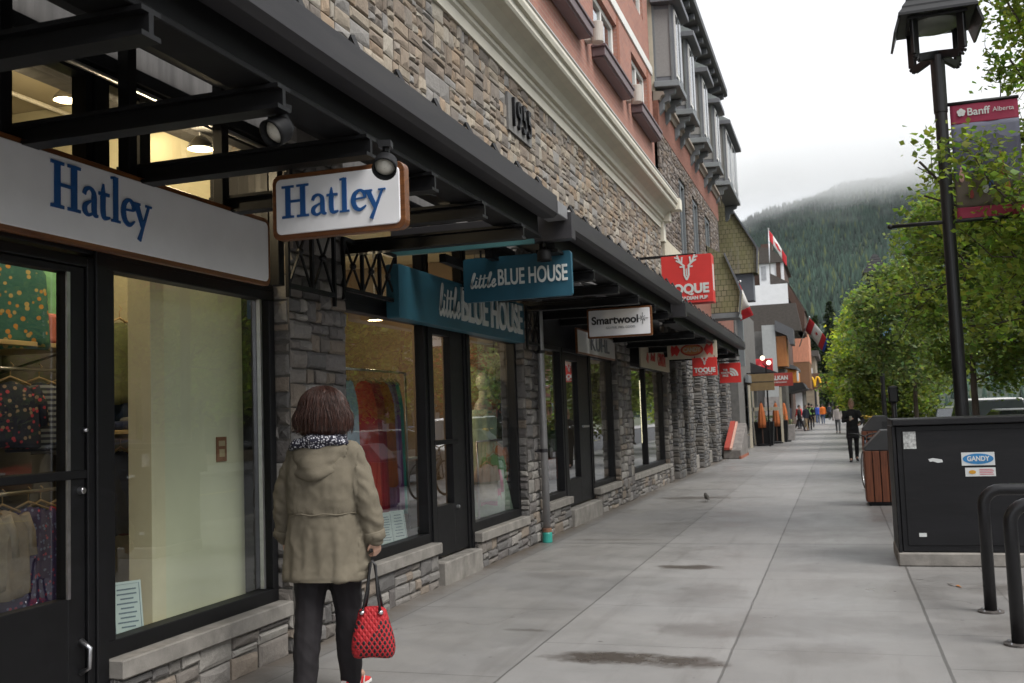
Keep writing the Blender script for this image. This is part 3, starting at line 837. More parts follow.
# cornice
prof = [(-3.6, 5.60), (-3.50, 5.60), (-3.50, 5.72), (-3.47, 5.74), (-3.47, 5.79), (-3.42, 5.80), (-3.41, 5.86), (-3.36, 5.93), (-3.27, 5.98), (-3.17, 6.0), (-3.15, 6.03), (-3.15, 6.10), (-3.11, 6.11), (-3.09, 6.16), (-3.09, 6.2), (-3.6, 6.24)]
m = MB(); m.prism([(x, z) for x, z in prof], -1.0, 21.95, 'xz'); m.build('cornice', CREAM, B1)
m = MB(); m.box(-3.62, -3.06, 21.953, 22.25, 5.98, 6.24); m.box(-3.62, -3.3, 21.953, 22.2, 5.74, 5.98); m.box(-3.62, -3.44, 21.953, 22.2, 5.3, 5.74); m.build('cornice_end', CREAM, B1, bevel=.01)
m = MB(); m.box(-3.6, -3.09, -1.0, 21.9, 6.245, 6.262); m.build('cornice_flashing', pm('pale_zinc', (.45, .45, .45), .4, .1), B1)
# year numerals
P = thing('year_plate', 'dark metal year numerals 1955 fixed to the tan stone wall', 'sign', (-3.5, 11.5, 5.14), PI / 2)
m = MB(); m.tone = None
pl = MB(); pl.box(-.47, .47, .0, .035, -.23, .23); pl.build('plate', pm('grey_plate_stone', (.16, .155, .15), .8, .25, 9, .4), P, local=True)
for k, ch in enumerate('1955'):
    text(ch, .50, BLK, P, (-.31 + k * .205, -.02, .0), depth=.018, name='numeral', sx=.66, bold=.004)
# upper floor
WINS = [(6.2, 8.2), (9.6, 11.6), (13.0, 15.0), (16.35, 18.35), (19.75, 21.55)]
def wall_with_holes(mb, X, y0, y1, z0, z1, holes, thick=.25):
    yy = y0
    for a, b, c, d in holes:
        mb.box(X - thick, X, yy, a, z0, z1); mb.box(X - thick, X, a, b, z0, c); mb.box(X - thick, X, a, b, d, z1); yy = b
    mb.box(X - thick, X, yy, y1, z0, z1)
m = MB(); wall_with_holes(m, -3.6, -1, 22.15, 6.2, 9.15, [(a, b, 7.75, 8.9) for a, b in WINS]); m.build('stucco_wall', STUC, B1)
m = MB(); m.box(-3.85, -3.57, -1, 22.2, 9.152, 9.36); m.build('white_band', WHITEP, B1, bevel=.01)
m = MB(); wall_with_holes(m, -3.62, -1, 22.15, 9.36, 12.5, [(a, b, 10.2, 12.0) for a, b in WINS]); m.build('stucco_wall', STUC, B1)
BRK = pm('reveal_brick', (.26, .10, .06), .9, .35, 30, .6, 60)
for a, b in WINS:
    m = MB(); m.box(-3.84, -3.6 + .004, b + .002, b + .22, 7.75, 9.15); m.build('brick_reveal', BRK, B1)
    m = MB(); X0, X1 = -3.74, -3.68
    m.box(X0, X1, a, a + .09, 7.75, 8.9); m.box(X0, X1, b - .09, b, 7.75, 8.9); m.box(X0, X1, a + .09, b - .09, 7.75, 7.85); m.box(X0, X1, a + .09, b - .09, 8.8, 8.9); m.box(X0, X1, (a + b) / 2 - .04, (a + b) / 2 + .04, 7.85, 8.8)
    w = m.build('upper_window', WHITEP, B1, bevel=.008)
    g = MB(); g.box(-3.72, -3.715, a + .05, b - .05, 7.8, 8.85); g.build('pane', GLS, w)
    g = MB(); g.box(-3.86, -3.84, a - .1, b + .1, 7.7, 8.95); g.build('blind', pm('grey_blind', (.3, .31, .33), .8, .08), w)
    m = MB(); m.box(X0, X1, a, b, 10.2, 10.3); m.box(X0, X1, a, a + .09, 10.3, 12); m.box(X0, X1, b - .09, b, 10.3, 12); w = m.build('upper_window', WHITEP, B1)
    g = MB(); g.box(-3.72, -3.715, a + .05, b - .05, 10.2, 12.); g.build('pane', GLS, w)
    g = MB(); g.box(-3.9, -3.88, a - .1, b + .1, 10.1, 12.1); g.build('blind', pm('grey_blind', (.3, .31, .33), .8, .08), w)
    # window box on brackets
    m = MB(); y0, y1 = a - .25, b + .25
    m.box(-3.595, -3.37, y0, y1, 7.53, 7.68); m.box(-3.595, -3.345, y0 - .03, y1 + .03, 7.68, 7.73); m.box(-3.595, -3.40, y0 + .03, y1 - .03, 7.50, 7.53)
    m.build('window_box', PURP, B1, bevel=.008)
    # wall lamp: upright cylinder on an arm
    q = y0 - .42
    m = MB(); m.box(-3.598, -3.5, q - .09, q + .09, 7.62, 7.86); m.build('lamp_mount', BEIGEL, B1, bevel=.006)
    m = MB(); m.lathe([(.0, -.17), (.1, -.17), (.105, -.16), (.105, .16), (.1, .17), (0, .17)], (-3.4, q, 7.76), 20); m.build('wall_lamp', BEIGEL, B1, smooth=False, bevel=.004)
# body of the building behind the front
m = MB(); m.box(-14, -3.85, -1, 22.15, 6.2, 12.5); m.build('upper_body', STUC, B1)
m = MB(); m.box(-14.2, -3.3, -1.2, 22.3, 12.5, 12.75); m.build('roof', pm('flat_roof', (.09, .09, .09), .9), B1)
m = MB(); m.box(-14, -4.25, -1, 22.15, 4.25, 6.2); m.build('mid_body', DARKINT, B1)

# --- rooms behind the glass
def room(y0, y1, x1, wall, z1=3.5, zf=.14):
    z1_ = z1
    m = MB(); m.box(-3.72 - .02, x1, y0, y1, zf - .1, zf); m.build('shop_floor', SHFLOOR, B1)
    m = MB(); m.box(-3.74, x1, y0, y1, z1 + .004, z1 + .1); m.build('shop_ceiling', CEIL, B1)
    m = MB(); m.box(x1, x1 - .1, y0, y1, zf, z1); m.build('interior_wall', wall, B1)
    m = MB(); m.box(x1, -4.12, y0 - .05, y0 + .05, zf, z1); m.build('interior_wall', wall, B1)
    m = MB(); m.box(x1, -4.12, y1 - .05, y1 + .05, zf, z1); m.build('interior_wall', wall, B1)
room(-.6, 6.42, -8.2, PLAST, 4.12); room(6.53, 11.65, -7.6, PLASTW); room(11.77, 17.1, -7.2, DARKINT); room(17.22, 21.95, -7.2, DARKINT)
# pale display partition behind the first window
m = MB(); m.box(-3.95, -3.86, 5.065, 5.935, .365, 2.9); m.build('display_partition', pm('pale_green_partition', (.66, .67, .49), .7, .05, 2, .03), B1)
m = MB(); m.box(-3.99, -3.83, 4.935, 5.06, .365, 2.9); m.build('partition_post', pm('cream_post', (.70, .65, .45), .6, .05), B1)
m = MB(); m.box(-4.4, -3.72, 4.4, 5.95, .15, .36); m.build('window_shelf', pm('display_shelf', (.45, .4, .29), .6, .1), B1)
m = MB(); m.box(-4.4, -3.72, 6.9, 8.6, .15, .42); m.build('window_shelf', pm('grey_display_shelf', (.3, .3, .3), .6, .1), B1)
m = MB(); m.box(-4.4, -3.72, 9.7, 11.3, .15, .38); m.build('window_shelf', pm('grey_display_shelf', (.3, .3, .3), .6, .1), B1)

# --- drain pipe
D = thing('drain_pipe', 'grey metal drain pipe with a green foot running down the stone pillar', 'pipe', (-3.44, 11.72, 0))
m = MB(); m.tube([(-3.42, 11.72, .17), (-3.42, 11.72, 2.7), (-3.42, 11.72, 3.9)], .045, 14); m.build('pipe', pm('galvanised_pipe', (.36, .36, .37), .45, .12, 5, .05, metal=.6), D, smooth=True)
m = MB(); m.lathe([(.0, .0), (.06, .0), (.06, .11), (.052, .125), (0, .125)], (-3.42, 11.72, 0), 16); m.build('pipe_foot', pm('teal_plastic', (.03, .30, .25), .45, .1), D, bevel=.004)
m = MB(); m.lathe([(.0, .125), (.056, .125), (.056, .17), (0, .175)], (-3.42, 11.72, 0), 16); m.build('collar', pm('rusty_collar', (.2, .1, .06), .8, .3), D)
for z in (1.1, 2.3):
    m = MB(); m.lathe([(.046, -.02), (.052, -.02), (.052, .02), (.046, .02)], (-3.42, 11.72, z), 14); m.box(-3.53, -3.45, 11.70, 11.74, z - .02, z + .02); m.build('clamp', CHAR, D)

# ================================================================== canopies
def canopy(label, y0, y1, zg=3.22, x=-2.22, first=False, beams=(), teal=False):
    T = thing('canopy', label, 'canopy', (-3.5, (y0 + y1) / 2, zg), 0, 'steel canopies over the shop fronts')
    gm = CHAR if not teal else pm('teal_grey_gutter', (.10, .135, .135), .5, .15)
    m = MB(); m.prism([(x, zg + .17), (x, zg + .03), (x - .03, zg), (x - .13, zg), (x - .16, zg + .03), (x - .16, zg + .155), (x - .14, zg + .155), (x - .14, zg + .03), (x - .03, zg + .03), (x - .02, zg + .17)], y0, y1, 'xz'); m.build('gutter', gm, T)
    m = MB(); m.box(x - .30, x - .165, y0, y1, zg - .12, zg + .1); m.box(x - .33, x - .14, y0, y1, zg - .15, zg - .121); m.build('edge_beam', BLKB, T, bevel=.004)
    # deck, rising towards the wall
    m = MB(); m.prism([(x - .17, zg + .13), (-3.52, zg + .52), (-3.52, zg + .56), (x - .17, zg + .17)], y0, y1, 'xz'); m.build('roof_deck', pm('dark_roof_deck', (.012, .0115, .0115), .8, .2, 3), T)
    # slate-like roof edge strips
    m = MB(); n = int((y1 - y0) / .5)
    m.box(x - .20, x - .04, y0 + .02, y1 - .02, zg + .172, zg + .196); m.build('flashing', pm('pale_zinc', (.45, .45, .45), .4, .1), T)
    for k in range(n):
        yy = y0 + (k + .5) * (y1 - y0) / n
        m = MB(); m.bar((x - .03, yy, zg + .16), (x - .10, yy + .05, zg + .29), .022, .012); m.bar((x - .10, yy + .05, zg + .29), (x - .17, yy + .05, zg + .17), .022, .012); m.build('snow_clip', BLK, T)
    for q in beams:
        m = MB(); b0, b1 = zg - .26, zg - .155
        m.box(-3.6, x - .1, q - .05, q + .05, b0, b0 + .018); m.box(-3.6, x - .1, q - .05, q + .05, b1 - .018, b1); m.box(-3.6, x - .1, q - .012, q + .012, b0 + .018, b1 - .018)
        m.build('cross_beam', BLK, T)
    for q in np.arange(x - .75, -3.4, -.42):
        m = MB(); m.box(q - .03, q + .03, y0, y1, zg - .152, zg - .08) if not first else m.box(q - .025, q + .025, y0, y1, zg + .13 + .39 * (x - .17 - q) / 1.15 - .08, zg + .125 + .39 * (x - .17 - q) / 1.15); m.build('purlin', BLK, T)
    return T
C1 = canopy('dark steel canopy with charcoal gutter over the shop with the white sign', .3, 7.56, 3.075, x=-2.02, first=True, beams=(1.05, 1.9, 2.75, 3.6, 4.42, 5.25, 6.1, 6.95))
C2 = canopy('middle steel canopy over the shop with the blue sign', 7.96, 14.1, 3.02, x=-2.0, beams=(9.1, 10.2, 11.3, 12.4, 13.4))
C3 = canopy('lower far steel canopy ending above the candy sign', 14.36, 24.3, 2.935, x=-2.01, beams=(16., 17.5, 19.2, 21.0, 22.8), teal=False)
m = MB(); m.box(-2.18, -2.01, 7.563, 7.83, 3.10, 3.21); m.build('gutter_end_box', pm('light_gutter_end', (.2, .2, .21), .5, .1), C1, bevel=.006)
m = MB(); m.box(-3.6, -1.98, 7.84, 7.957, 2.95, 3.17); m.build('end_fascia', CHAR, C2, bevel=.004)
m = MB(); m.box(-3.6, -2.3, 7.80, 7.84, 2.93, 2.97); m.build('teal_strip', pm('teal_trim', (.06, .17, .18), .5, .1), C2)
m = MB(); m.box(-3.6, -1.98, 14.24, 14.357, 2.86, 3.06); m.build('end_fascia', CHAR, C3, bevel=.004)

# lattice brackets under the canopies
LAT = thing('lattice_bracket', 'black crossed steel lattice bracket beside the white hanging sign', 'bracket', (-3.4, 6.0, 2.4), 0)
def lattice(T, p0, p1, z0, z1, n):
    p0, p1 = Vector(p0), Vector(p1)
    m = MB(); up = (0, 0, 1)
    def at(t, z): q = p0.lerp(p1, t); return Vector((q.x, q.y, z))
    m.bar(at(0, z0), at(1, z0), .03, .03); m.build('rail', BLK, T)
    m = MB(); m.bar(at(0, z1), at(1, z1), .03, .03); m.build('rail', BLK, T)
    for k in range(n + 1):
        m = MB(); m.bar(at(k / n, z0 - (.08 if k in (0, n) else 0)), at(k / n, z1), .025, .025); m.build('upright', BLK, T)
    for k in range(n):
        m = MB(); m.bar(at((k + .05) / n, z0 + .01), at((k + .95) / n, z1 - .01), .014, .014); m.bar(at((k + .05) / n, z1 - .01), at((k + .95) / n, z0 + .01), .0145, .0145)
        q = at((k + .5) / n, (z0 + z1) / 2); m.ball(q, .028, 10, 6); m.build('cross', BLK, T)
lattice(LAT, (-3.40, 5.78, 0), (-3.40, 6.42, 0), 2.43, 2.93, 2)
LAT2 = thing('lattice_bracket', 'black crossed lattice above the window left of the long blue sign', 'bracket', (-3.5, 7.2, 2.5), 0)
lattice(LAT2, (-3.48, 6.72, 0), (-3.48, 7.66, 0), 2.52, 2.9, 3)
LAT3 = thing('lattice_bracket', 'small black crossed lattice right of the long blue sign', 'bracket', (-3.42, 11.4, 2.4), 0)
lattice(LAT3, (-3.40, 11.12, 0), (-3.40, 11.62, 0), 2.38, 2.8, 2)

# ================================================================== spotlights on the canopy
def spot(label, loc, rz, tilt, r=.075, mount=.22):
    T = thing('spotlight', label, 'spotlight', loc, rz, 'spotlights under the canopies')
    m = MB(); m.tube([(0, 0, mount), (0, 0, .05)], .016, 8); m.box(-.03, .03, -.03, .03, mount - .03, mount); m.bar((0, 0, .06), (0, .05, 0), .03, .03); m.build('arm', BLK, T, local=True)
    m = MB(); M_ = Matrix.Rotation(tilt, 4, 'X')
    def tr(mb): mb.v = [tuple(M_ @ Vector(p)) for p in mb.v]; return mb
    m.lathe([(.0, .075), (r * .75, .075), (r * .97, .05), (r, .0), (r * 1.04, -.02), (r * .9, -.02), (r * .86, .02)], (0, 0, -.05), 22, cap=False); tr(m).build('lamp_head', BLKB, T, smooth=True, local=True)
    m = MB(); m.lathe([(r * .86, .015), (r * .55, -.005), (r * .2, -.012), (0.001, -.013)], (0, 0, -.05), 20, cap=False); tr(m).build('lens', pm('lamp_lens', (.62, .6, .54), .12, .15, 30, .3, 90, spec=.9), T, smooth=True, local=True)
spot('black spotlight aimed at the long white shop sign', (-2.17, 3.66, 2.76), -.35, RAD(-58), .06, .1)
spot('black spotlight hanging just in front of the white hanging sign', (-1.95, 4.22, 2.72), 0.25, RAD(-50), .056, .1)
spot('black spotlight in front of the blue hanging sign', (-2.24, 7.9, 2.86), 0., RAD(2), .06, .12)
spot('small black spotlight above the candy sign', (-2.33, 20.4, 2.95), 0., RAD(10), .08, .1)
# ================================================================== signs
SWHITE = pm('sign_white', (.78, .78, .80), .5, .05, 3, .03, 60)
SBLUE = pm('sign_letter_blue', (.012, .075, .24), .45, .08)
SFRAME = wood('sign_frame_wood', (.20, .075, .022), (.09, .032, .012), 0, .35)
TEAL = pm('teal_sign_paint', (.016, .085, .13), .5, .12, 4, .05)
TEALD = pm('teal_fascia_paint', (.026, .11, .155), .5, .12, 4, .05)
SLET = pm('sign_letter_white', (.62, .64, .62), .5, .05)
REDS = pm('sign_red', (.62, .035, .03), .45, .06, 4, .02)
SBLACK = pm('sign_letter_black', (.02, .02, .022), .5, .1)

def rrect(w, h, r, n=5):
    out = []
    for cx, cz, a in ((w - r, h - r, 0), (-w + r, h - r, 90), (-w + r, -h + r, 180), (w - r, -h + r, 270)):
        for k in range(n + 1):
            t = RAD(a + 90 * k / n); out.append((cx + r * math.cos(t), cz + r * math.sin(t)))
    return out
def board(T, w, h, d, mat, name='board', r=.02, y0=0., bevel=.003):
    m = MB(); m.prism(rrect(w / 2, h / 2, r), y0, y0 + d, 'xz'); return m.build(name, mat, T, local=True, bevel=bevel)
def hangers(T, xs, z0, z1):
    for q in xs:
        m = MB(); m.tube([(q, .02, z0), (q, .02, z1)], .009, 8); m.build('hanger', BLK, T, local=True)

# long fascia sign, shop 1 (faces the street)
T = thing('fascia_sign', 'long white wooden framed fascia sign reading Hatley in blue above the door', 'sign', (-3.44, 4.18, 2.628), PI / 2)
board(T, 2.92, .44, .03, SFRAME, 'frame', .05, .006); board(T, 2.86, .385, .03, SWHITE, 'board', .035, 0.)
m = MB(); serif_word(m, -.462, -.062, .225, -.006, sx=.99); m.build('lettering', SBLUE, T, local=True)
# hanging sign
T = thing('hanging_sign', 'white wooden framed hanging sign reading Hatley under the near canopy', 'sign', (-2.325, 4.44, 2.617))
board(T, .74, .335, .055, SFRAME, 'frame', .04, .0); board(T, .688, .285, .012, SWHITE, 'board', .027, -.008)
m = MB(); serif_word(m, -.31, -.062, .167, -.014, sx=1.07); m.build('lettering', SBLUE, T, local=True)
hangers(T, (-.27, .27), .16, .25)
# little blue house: fascia and hanging
T = thing('fascia_sign', 'long teal fascia sign reading little BLUE HOUSE above the second shop', 'sign', (-3.42, 9.34, 2.60), PI / 2)
board(T, 3.50, .455, .12, TEALD, 'board', .02)
def script_little(m, ox, oz, s, y):
    e = [0]
    def rb(p, w=.11):
        e[0] += 1; ribbon(m, p, w, y - .0004 * e[0], .005, ox, oz, s)
    sh = .22
    def S(pts, dx): return [(x + dx + z * sh, z) for x, z in pts]
    rb(S([(0, .12), (.1, .5), (.16, .95), (.08, 1.02), (.03, .6), (.06, .08), (.16, 0), (.28, .2)], 0))
    rb(S([(.0, .5), (.0, .1), (.08, 0), (.2, .2)], .36)); rb(S([(.01, .66), (.02, .72)], .36), .12)
    for dx in (.62, .92):
        rb(S([(.02, .9), (.0, .3), (.04, .04), (.12, 0), (.24, .2)], dx))
    rb(S([(-.1, .6), (.6, .66)], .62), .08)
    rb(S([(0, .12), (.1, .5), (.16, .95), (.08, 1.02), (.03, .6), (.06, .08), (.16, 0), (.28, .2)], 1.24))
    rb(S([(0, .22), (.16, .3), (.17, .5), (.08, .54), (.0, .3), (.07, .04), (.2, .04), (.32, .2)], 1.6))
m = MB(); script_little(m, -.88, -.12, .27, -.008); m.build('script_lettering', SLET, T, local=True)
text('BLUE HOUSE', .46, SLET, T, (.66, -.006, .01), depth=.012, fit=1.95, bold=.006)
T = thing('hanging_sign', 'teal hanging sign reading little BLUE HOUSE under the canopy end', 'sign', (-2.565, 8.15, 2.715))
board(T, .98, .385, .045, TEAL, 'board', .028)
m = MB(); script_little(m, -.425, -.068, .122, -.006); m.build('script_lettering', SLET, T, local=True)
text('BLUE HOUSE', .195, SLET, T, (.14, -.004, -.0), depth=.006, fit=.62, bold=.003)
hangers(T, (-.33, .33), .18, .26)
# outdoor clothing shop
T = thing('fascia_sign', 'grey white fascia sign with dim lettering over the third shop doorway', 'sign', (-3.42, 14.85, 2.565), PI / 2)
board(T, 2.5, .36, .03, SFRAME, 'frame', .02, .004); board(T, 2.44, .31, .03, pm('sign_grey_white', (.5, .5, .49), .5, .05), 'board', .02, 0)
text('KUHL', .3, pm('sign_letter_grey', (.14, .15, .17), .5), T, (.15, -.004, 0), depth=.004, bold=.004, fit=1.25)
T = thing('hanging_sign', 'white hanging sign reading Smartwool in dark letters', 'sign', (-2.492, 12.04, 2.634)); T.scale = (0.918, 0.918, 0.918)
board(T, .88, .40, .05, SFRAME, 'frame', .02, .0); board(T, .83, .35, .012, SWHITE, 'board', .015, -.008)
text('Smartwool', .145, SBLACK, T, (-.055, -.01, .03), depth=.004, bold=.004)
text('GO FAR. FEEL GOOD.', .042, pm('sign_letter_grey', (.14, .15, .17), .5), T, (.02, -.01, -.07), depth=.002)
m = MB()
for k in range(8):
    a = k * PI / 4; r = .075 if k % 2 == 0 else .045
    m.bar((.32 + .012 * math.cos(a), -.0105, .035 + .012 * math.sin(a)), (.32 + r * math.cos(a), -.0105, .035 + r * math.sin(a)), .004 + .0003 * k, .007, (0, 1, 0))
m.build('star_emblem', SBLACK, T, local=True)
hangers(T, (-.3, .3), .19, .25)
# candy shop
CRM = pm('sign_cream', (.52, .46, .36), .5, .06)
REDD = pm('sign_deep_red', (.45, .045, .03), .45, .08)
T = thing('fascia_sign', 'cream fascia sign with red lettering above the fourth shop window', 'sign', (-3.42, 20.0, 2.585), PI / 2)
board(T, 3.3, .42, .03, CRM, 'board', .02)
text('CANDY', .34, REDD, T, (.65, -.006, 0), depth=.005, bold=.012, sx=.8); text('Banff', .24, REDD, T, (-.42, -.006, .02), depth=.005, bold=.004, shear=.3)
m = MB(); m.prism([(-1.1, -.05), (-.98, .1), (-.85, .02), (-.92, -.12)], -.006, 0, 'xz'); m.build('wrapper_emblem', REDD, T, local=True)
T = thing('hanging_sign', 'cream hanging sign with a red wrapped sweet reading CANDY', 'sign', (-2.575, 19.08, 2.680)); T.scale = (0.918, 0.918, 0.918)
board(T, 1.02, .36, .05, CRM, 'board', .015)
def ell(w, h, n=32, cx=0, cz=0): return [(cx + w * math.cos(2 * PI * k / n), cz + h * math.sin(2 * PI * k / n)) for k in range(n)]
m = MB(); m.prism(ell(.235, .125), -.006, 0, 'xz'); m.build('sweet_emblem', REDD, T, local=True)
m = MB(); m.prism(ell(.2, .095), -.0085, -.0065, 'xz'); m.build('sweet_centre', pm('sign_orange_cream', (.55, .22, .08), .5, .1), T, local=True)
for q in (-1, 1):
    m = MB(); m.prism([(q * .24, .0), (q * .31, .12), (q * .36, .07), (q * .42, .125), (q * .44, 0), (q * .42, -.125), (q * .36, -.07), (q * .31, -.12)], -.006, 0, 'xz'); m.build('wrapper_end', REDS, T, local=True)
text('CANDY', .125, CRM, T, (0, -.011, 0), depth=.003, bold=.006, sx=.8)
# the red pub signs
def deer(m, s, ox, oz, y):
    e = [0]
    def rb(p, w): e[0] += 1; ribbon(m, p, w, y - .0003 * e[0], .006, ox, oz, s, False)
    for q in (-1, 1):
        rb([(q * .08, .22), (q * .3, .42), (q * .46, .82)], .09); rb([(q * .3, .42), (q * .52, .55)], .085); rb([(q * .24, .38), (q * .2, .72)], .085); rb([(q * .4, .64), (q * .6, .72)], .07)
        rb([(q * .1, .2), (q * .34, .2)], .08)
        rb([(q * .12, .2), (q * .11, -.25), (0, -.5)], .09)
    rb([(0, .1), (0, -.3)], .06)
T = thing('box_sign', 'large red lit style box sign with white antler emblem reading TOQUE above the canopy', 'sign', (-2.598, 19.05, 4.034)); T.scale = (0.918, 0.918, 0.918)
board(T, 1.04, 1.0, .42, REDS, 'box', .01)
m = MB(); deer(m, .40, 0, .18, -.008); m.build('antler_emblem', SLET, T, local=True)
text('TOQUE', .27, SLET, T, (0, -.006, -.215), depth=.006, bold=.012, sx=.95); text('CANADIAN PUB', .1, SLET, T, (.06, -.006, -.405), depth=.006, bold=.004, sx=.98)
m = MB(); m.box(.522, .526, .1, .3, -.25, .3); m.build('side_lettering', SLET, T, local=True)
m = MB(); m.box(-1.02, .2, .1, .16, .5, .55); m.build('bracket', BLK, T, local=True)
T = thing('hanging_sign', 'small red hanging sign reading TOQUE right below the candy sign', 'sign', (-2.341, 19.02, 2.349)); T.scale = (0.918, 0.918, 0.918)
board(T, .5, .37, .04, REDS, 'board', .008)
m = MB(); deer(m, .13, 0, .1, -.006); m.build('antler_emblem', SLET, T, local=True)
text('TOQUE', .13, SLET, T, (0, -.004, -.075), depth=.004, bold=.006, sx=.95)
text('CANADIAN PUB', .04, SLET, T, (0, -.004, -.15), depth=.003)
hangers(T, (-.2, .2), .18, .22)
T = thing('hanging_sign', 'red hanging sign with white half dome emblem reading THE NORTH FACE', 'sign', (-2.341, 23.68, 2.381)); T.scale = (0.918, 0.918, 0.918)
board(T, .53, .5, .05, REDS, 'board', .01)
m = MB()
for k, (r0, r1) in enumerate(((.035, .085), (.1, .145), (.16, .205))):
    a = [(.0 + r0 * math.cos(t), r0 * math.sin(t)) for t in np.linspace(0, PI / 2, 12)] + [(r1 * math.cos(t), r1 * math.sin(t)) for t in np.linspace(PI / 2, 0, 12)]
    m.prism([(x, z - .08) for x, z in a], -.006, 0, 'xz')
m.build('dome_emblem', SLET, T, local=True)
for k, wd in enumerate(('THE', 'NORTH', 'FACE')): text(wd, .07, SLET, T, (-.115, -.004, .075 - k * .072), depth=.004, bold=.003, sx=.85)
m = MB(); m.bar((-.7, .02, .3), (.25, .02, .3), .03, .03); m.bar((-.2, .02, .25), (-.2, .02, .3), .012, .012); m.bar((.2, .02, .25), (.2, .02, .3), .012, .012); m.build('bracket', BLK, T, local=True)
# patio signs further on
T = thing('hanging_sign', 'plain olive brown board sign with a dark line above the patio', 'sign', (-3.03, 42., 2.62))
board(T, 1.25, .68, .06, pm('olive_sign_board', (.20, .135, .06), .7, .12), 'board', .01)
m = MB(); m.box(-.6, .6, -.006, 0, .0, .03); m.build('line', SBLACK, T, local=True)
m = MB(); m.bar((-.9, .03, .38), (.6, .03, .38), .04, .04); m.build('bracket', BLK, T, local=True)
T = thing('hanging_sign', 'dark red sign reading BALKAN in white over the patio', 'sign', (-2.26, 43.5, 2.74))
board(T, 1.06, .55, .14, pm('sign_brick_red', (.36, .045, .035), .5, .08), 'board', .01)
text('BALKAN', .24, SLET, T, (-.06, -.006, .06), depth=.006, bold=.01, sx=.86); text('GREEK RESTAURANT', .075, SLET, T, (-.06, -.006, -.12), depth=.004, bold=.002)
m = MB(); m.bar((-1.4, .07, .2), (-.53, .07, .2), .05, .05); m.build('bracket', BLK, T, local=True)

# shop cards in the windows
def card(label, loc, rz, w, h, lines, mat):
    T = thing('window_card', label, 'card', loc, rz)
    m = MB(); m.v = []; m.box(-w / 2, w / 2, 0, .008, 0, h); m.v = [tuple(Matrix.Rotation(RAD(-11), 4, 'X') @ Vector(p)) for p in m.v]; m.build('card', mat, T, local=True)
    m = MB()
    R_ = Matrix.Rotation(RAD(-11), 4, 'X')
    rs = random.Random(int(w * 1000 + h * 77))
    for k in range(lines):
        z = h * (.86 - .74 * k / lines); ww = w * rs.uniform(.18, .36)
        m.box(-ww, ww, -.002, -.0005, z - .004, z + .004)
    t = w * .44
    for a, b, c, d in ((-t, t, h * .04, h * .045), (-t, t, h * .95, h * .955), (-t, -t + .003, h * .046, h * .949), (t - .003, t, h * .046, h * .949)): m.box(a, b, -.002, -.0005, c, d)
    m.v = [tuple(R_ @ Vector(p)) for p in m.v]
    m.build('print', pm('card_print', (.1, .16, .2), .7), T, local=True)
    return T
PAPER = pm('pale_blue_paper', (.50, .60, .58), .7, .04); PAPER2 = pm('slate_paper', (.12, .15, .18), .7, .1)
card('pale card with a thin dark border leaning at the lower corner of the first window', (-3.80, 4.70, .365), RAD(58), .165, .31, 9, PAPER)
card('dark striped card half hidden behind the bordered pale card', (-3.84, 4.50, .365), RAD(62), .16, .29, 7, PAPER2)
card('pale card leaning inside the second shop window', (-3.80, 8.04, .425), RAD(60), .17, .30, 10, PAPER)
card('second pale card next to the one in the second shop window', (-3.80, 8.33, .425), RAD(64), .165, .29, 8, PAPER)
T = thing('window_sticker', 'small brown poster stuck on the pale partition', 'sticker', (-3.85, 5.67, 1.37), PI / 2)
m = MB(); m.box(-.055, .055, 0, .006, -.08, .08); m.build('paper', pm('brown_poster', (.22, .10, .05), .7), T, local=True)
m = MB(); m.box(-.035, .035, -.002, -.0004, .02, .055); m.box(-.03, .03, -.002, -.0004, -.05, .0); m.build('print', pm('poster_print', (.4, .33, .2), .7), T, local=True)

# ================================================================== things inside the shops
GARM = tone_mat('garment_cloth', .85, 55, .25, .3, .2, .004)
def floral(name, base, a, b, sc_=26):
    if name in MATS: return MATS[name]
    m = bpy.data.materials.new(name); T = NT(m)
    v = T.n('ShaderNodeTexVoronoi'); v.inputs['Scale'].default_value = sc_; T.l(T.obj(), v.inputs['Vector'])
    k = T.ramp(v.outputs['Distance'], .28, .34)
    cs = T.n('ShaderNodeSeparateColor'); T.l(v.outputs['Color'], cs.inputs[0])
    c = T.mix(k, T.mix(T.math('GREATER_THAN', cs.outputs[0], .5), a, b), base)
    T.done(T.bsdf(Base_Color=c, Roughness=.85)); MATS[name] = m; return m
F1 = floral('dark_floral_cloth', (.02, .025, .05), (.42, .05, .08), (.30, .22, .16))
F2 = floral('teal_floral_cloth', (.03, .12, .11), (.45, .22, .05), (.4, .3, .12), 20)
F3 = floral('purple_floral_cloth', (.05, .035, .12), (.42, .06, .12), (.16, .2, .36), 34)
def stripe(name, a, b, k):
    if name in MATS: return MATS[name]
    m = bpy.data.materials.new(name); T = NT(m); s_ = T.n('ShaderNodeSeparateXYZ'); T.l(T.obj(), s_.inputs[0])
    T.done(T.bsdf(Base_Color=T.mix(T.math('GREATER_THAN', T.math('FRACT', T.math('MULTIPLY', s_.outputs[2], k)), .5), a, b), Roughness=.85)); MATS[name] = m; return m
ST1 = stripe('navy_striped_cloth', (.02, .025, .05), (.2, .22, .24), 28)
def plain(n, c): return pm(n, c, .85, .2, 14, .25, 120)
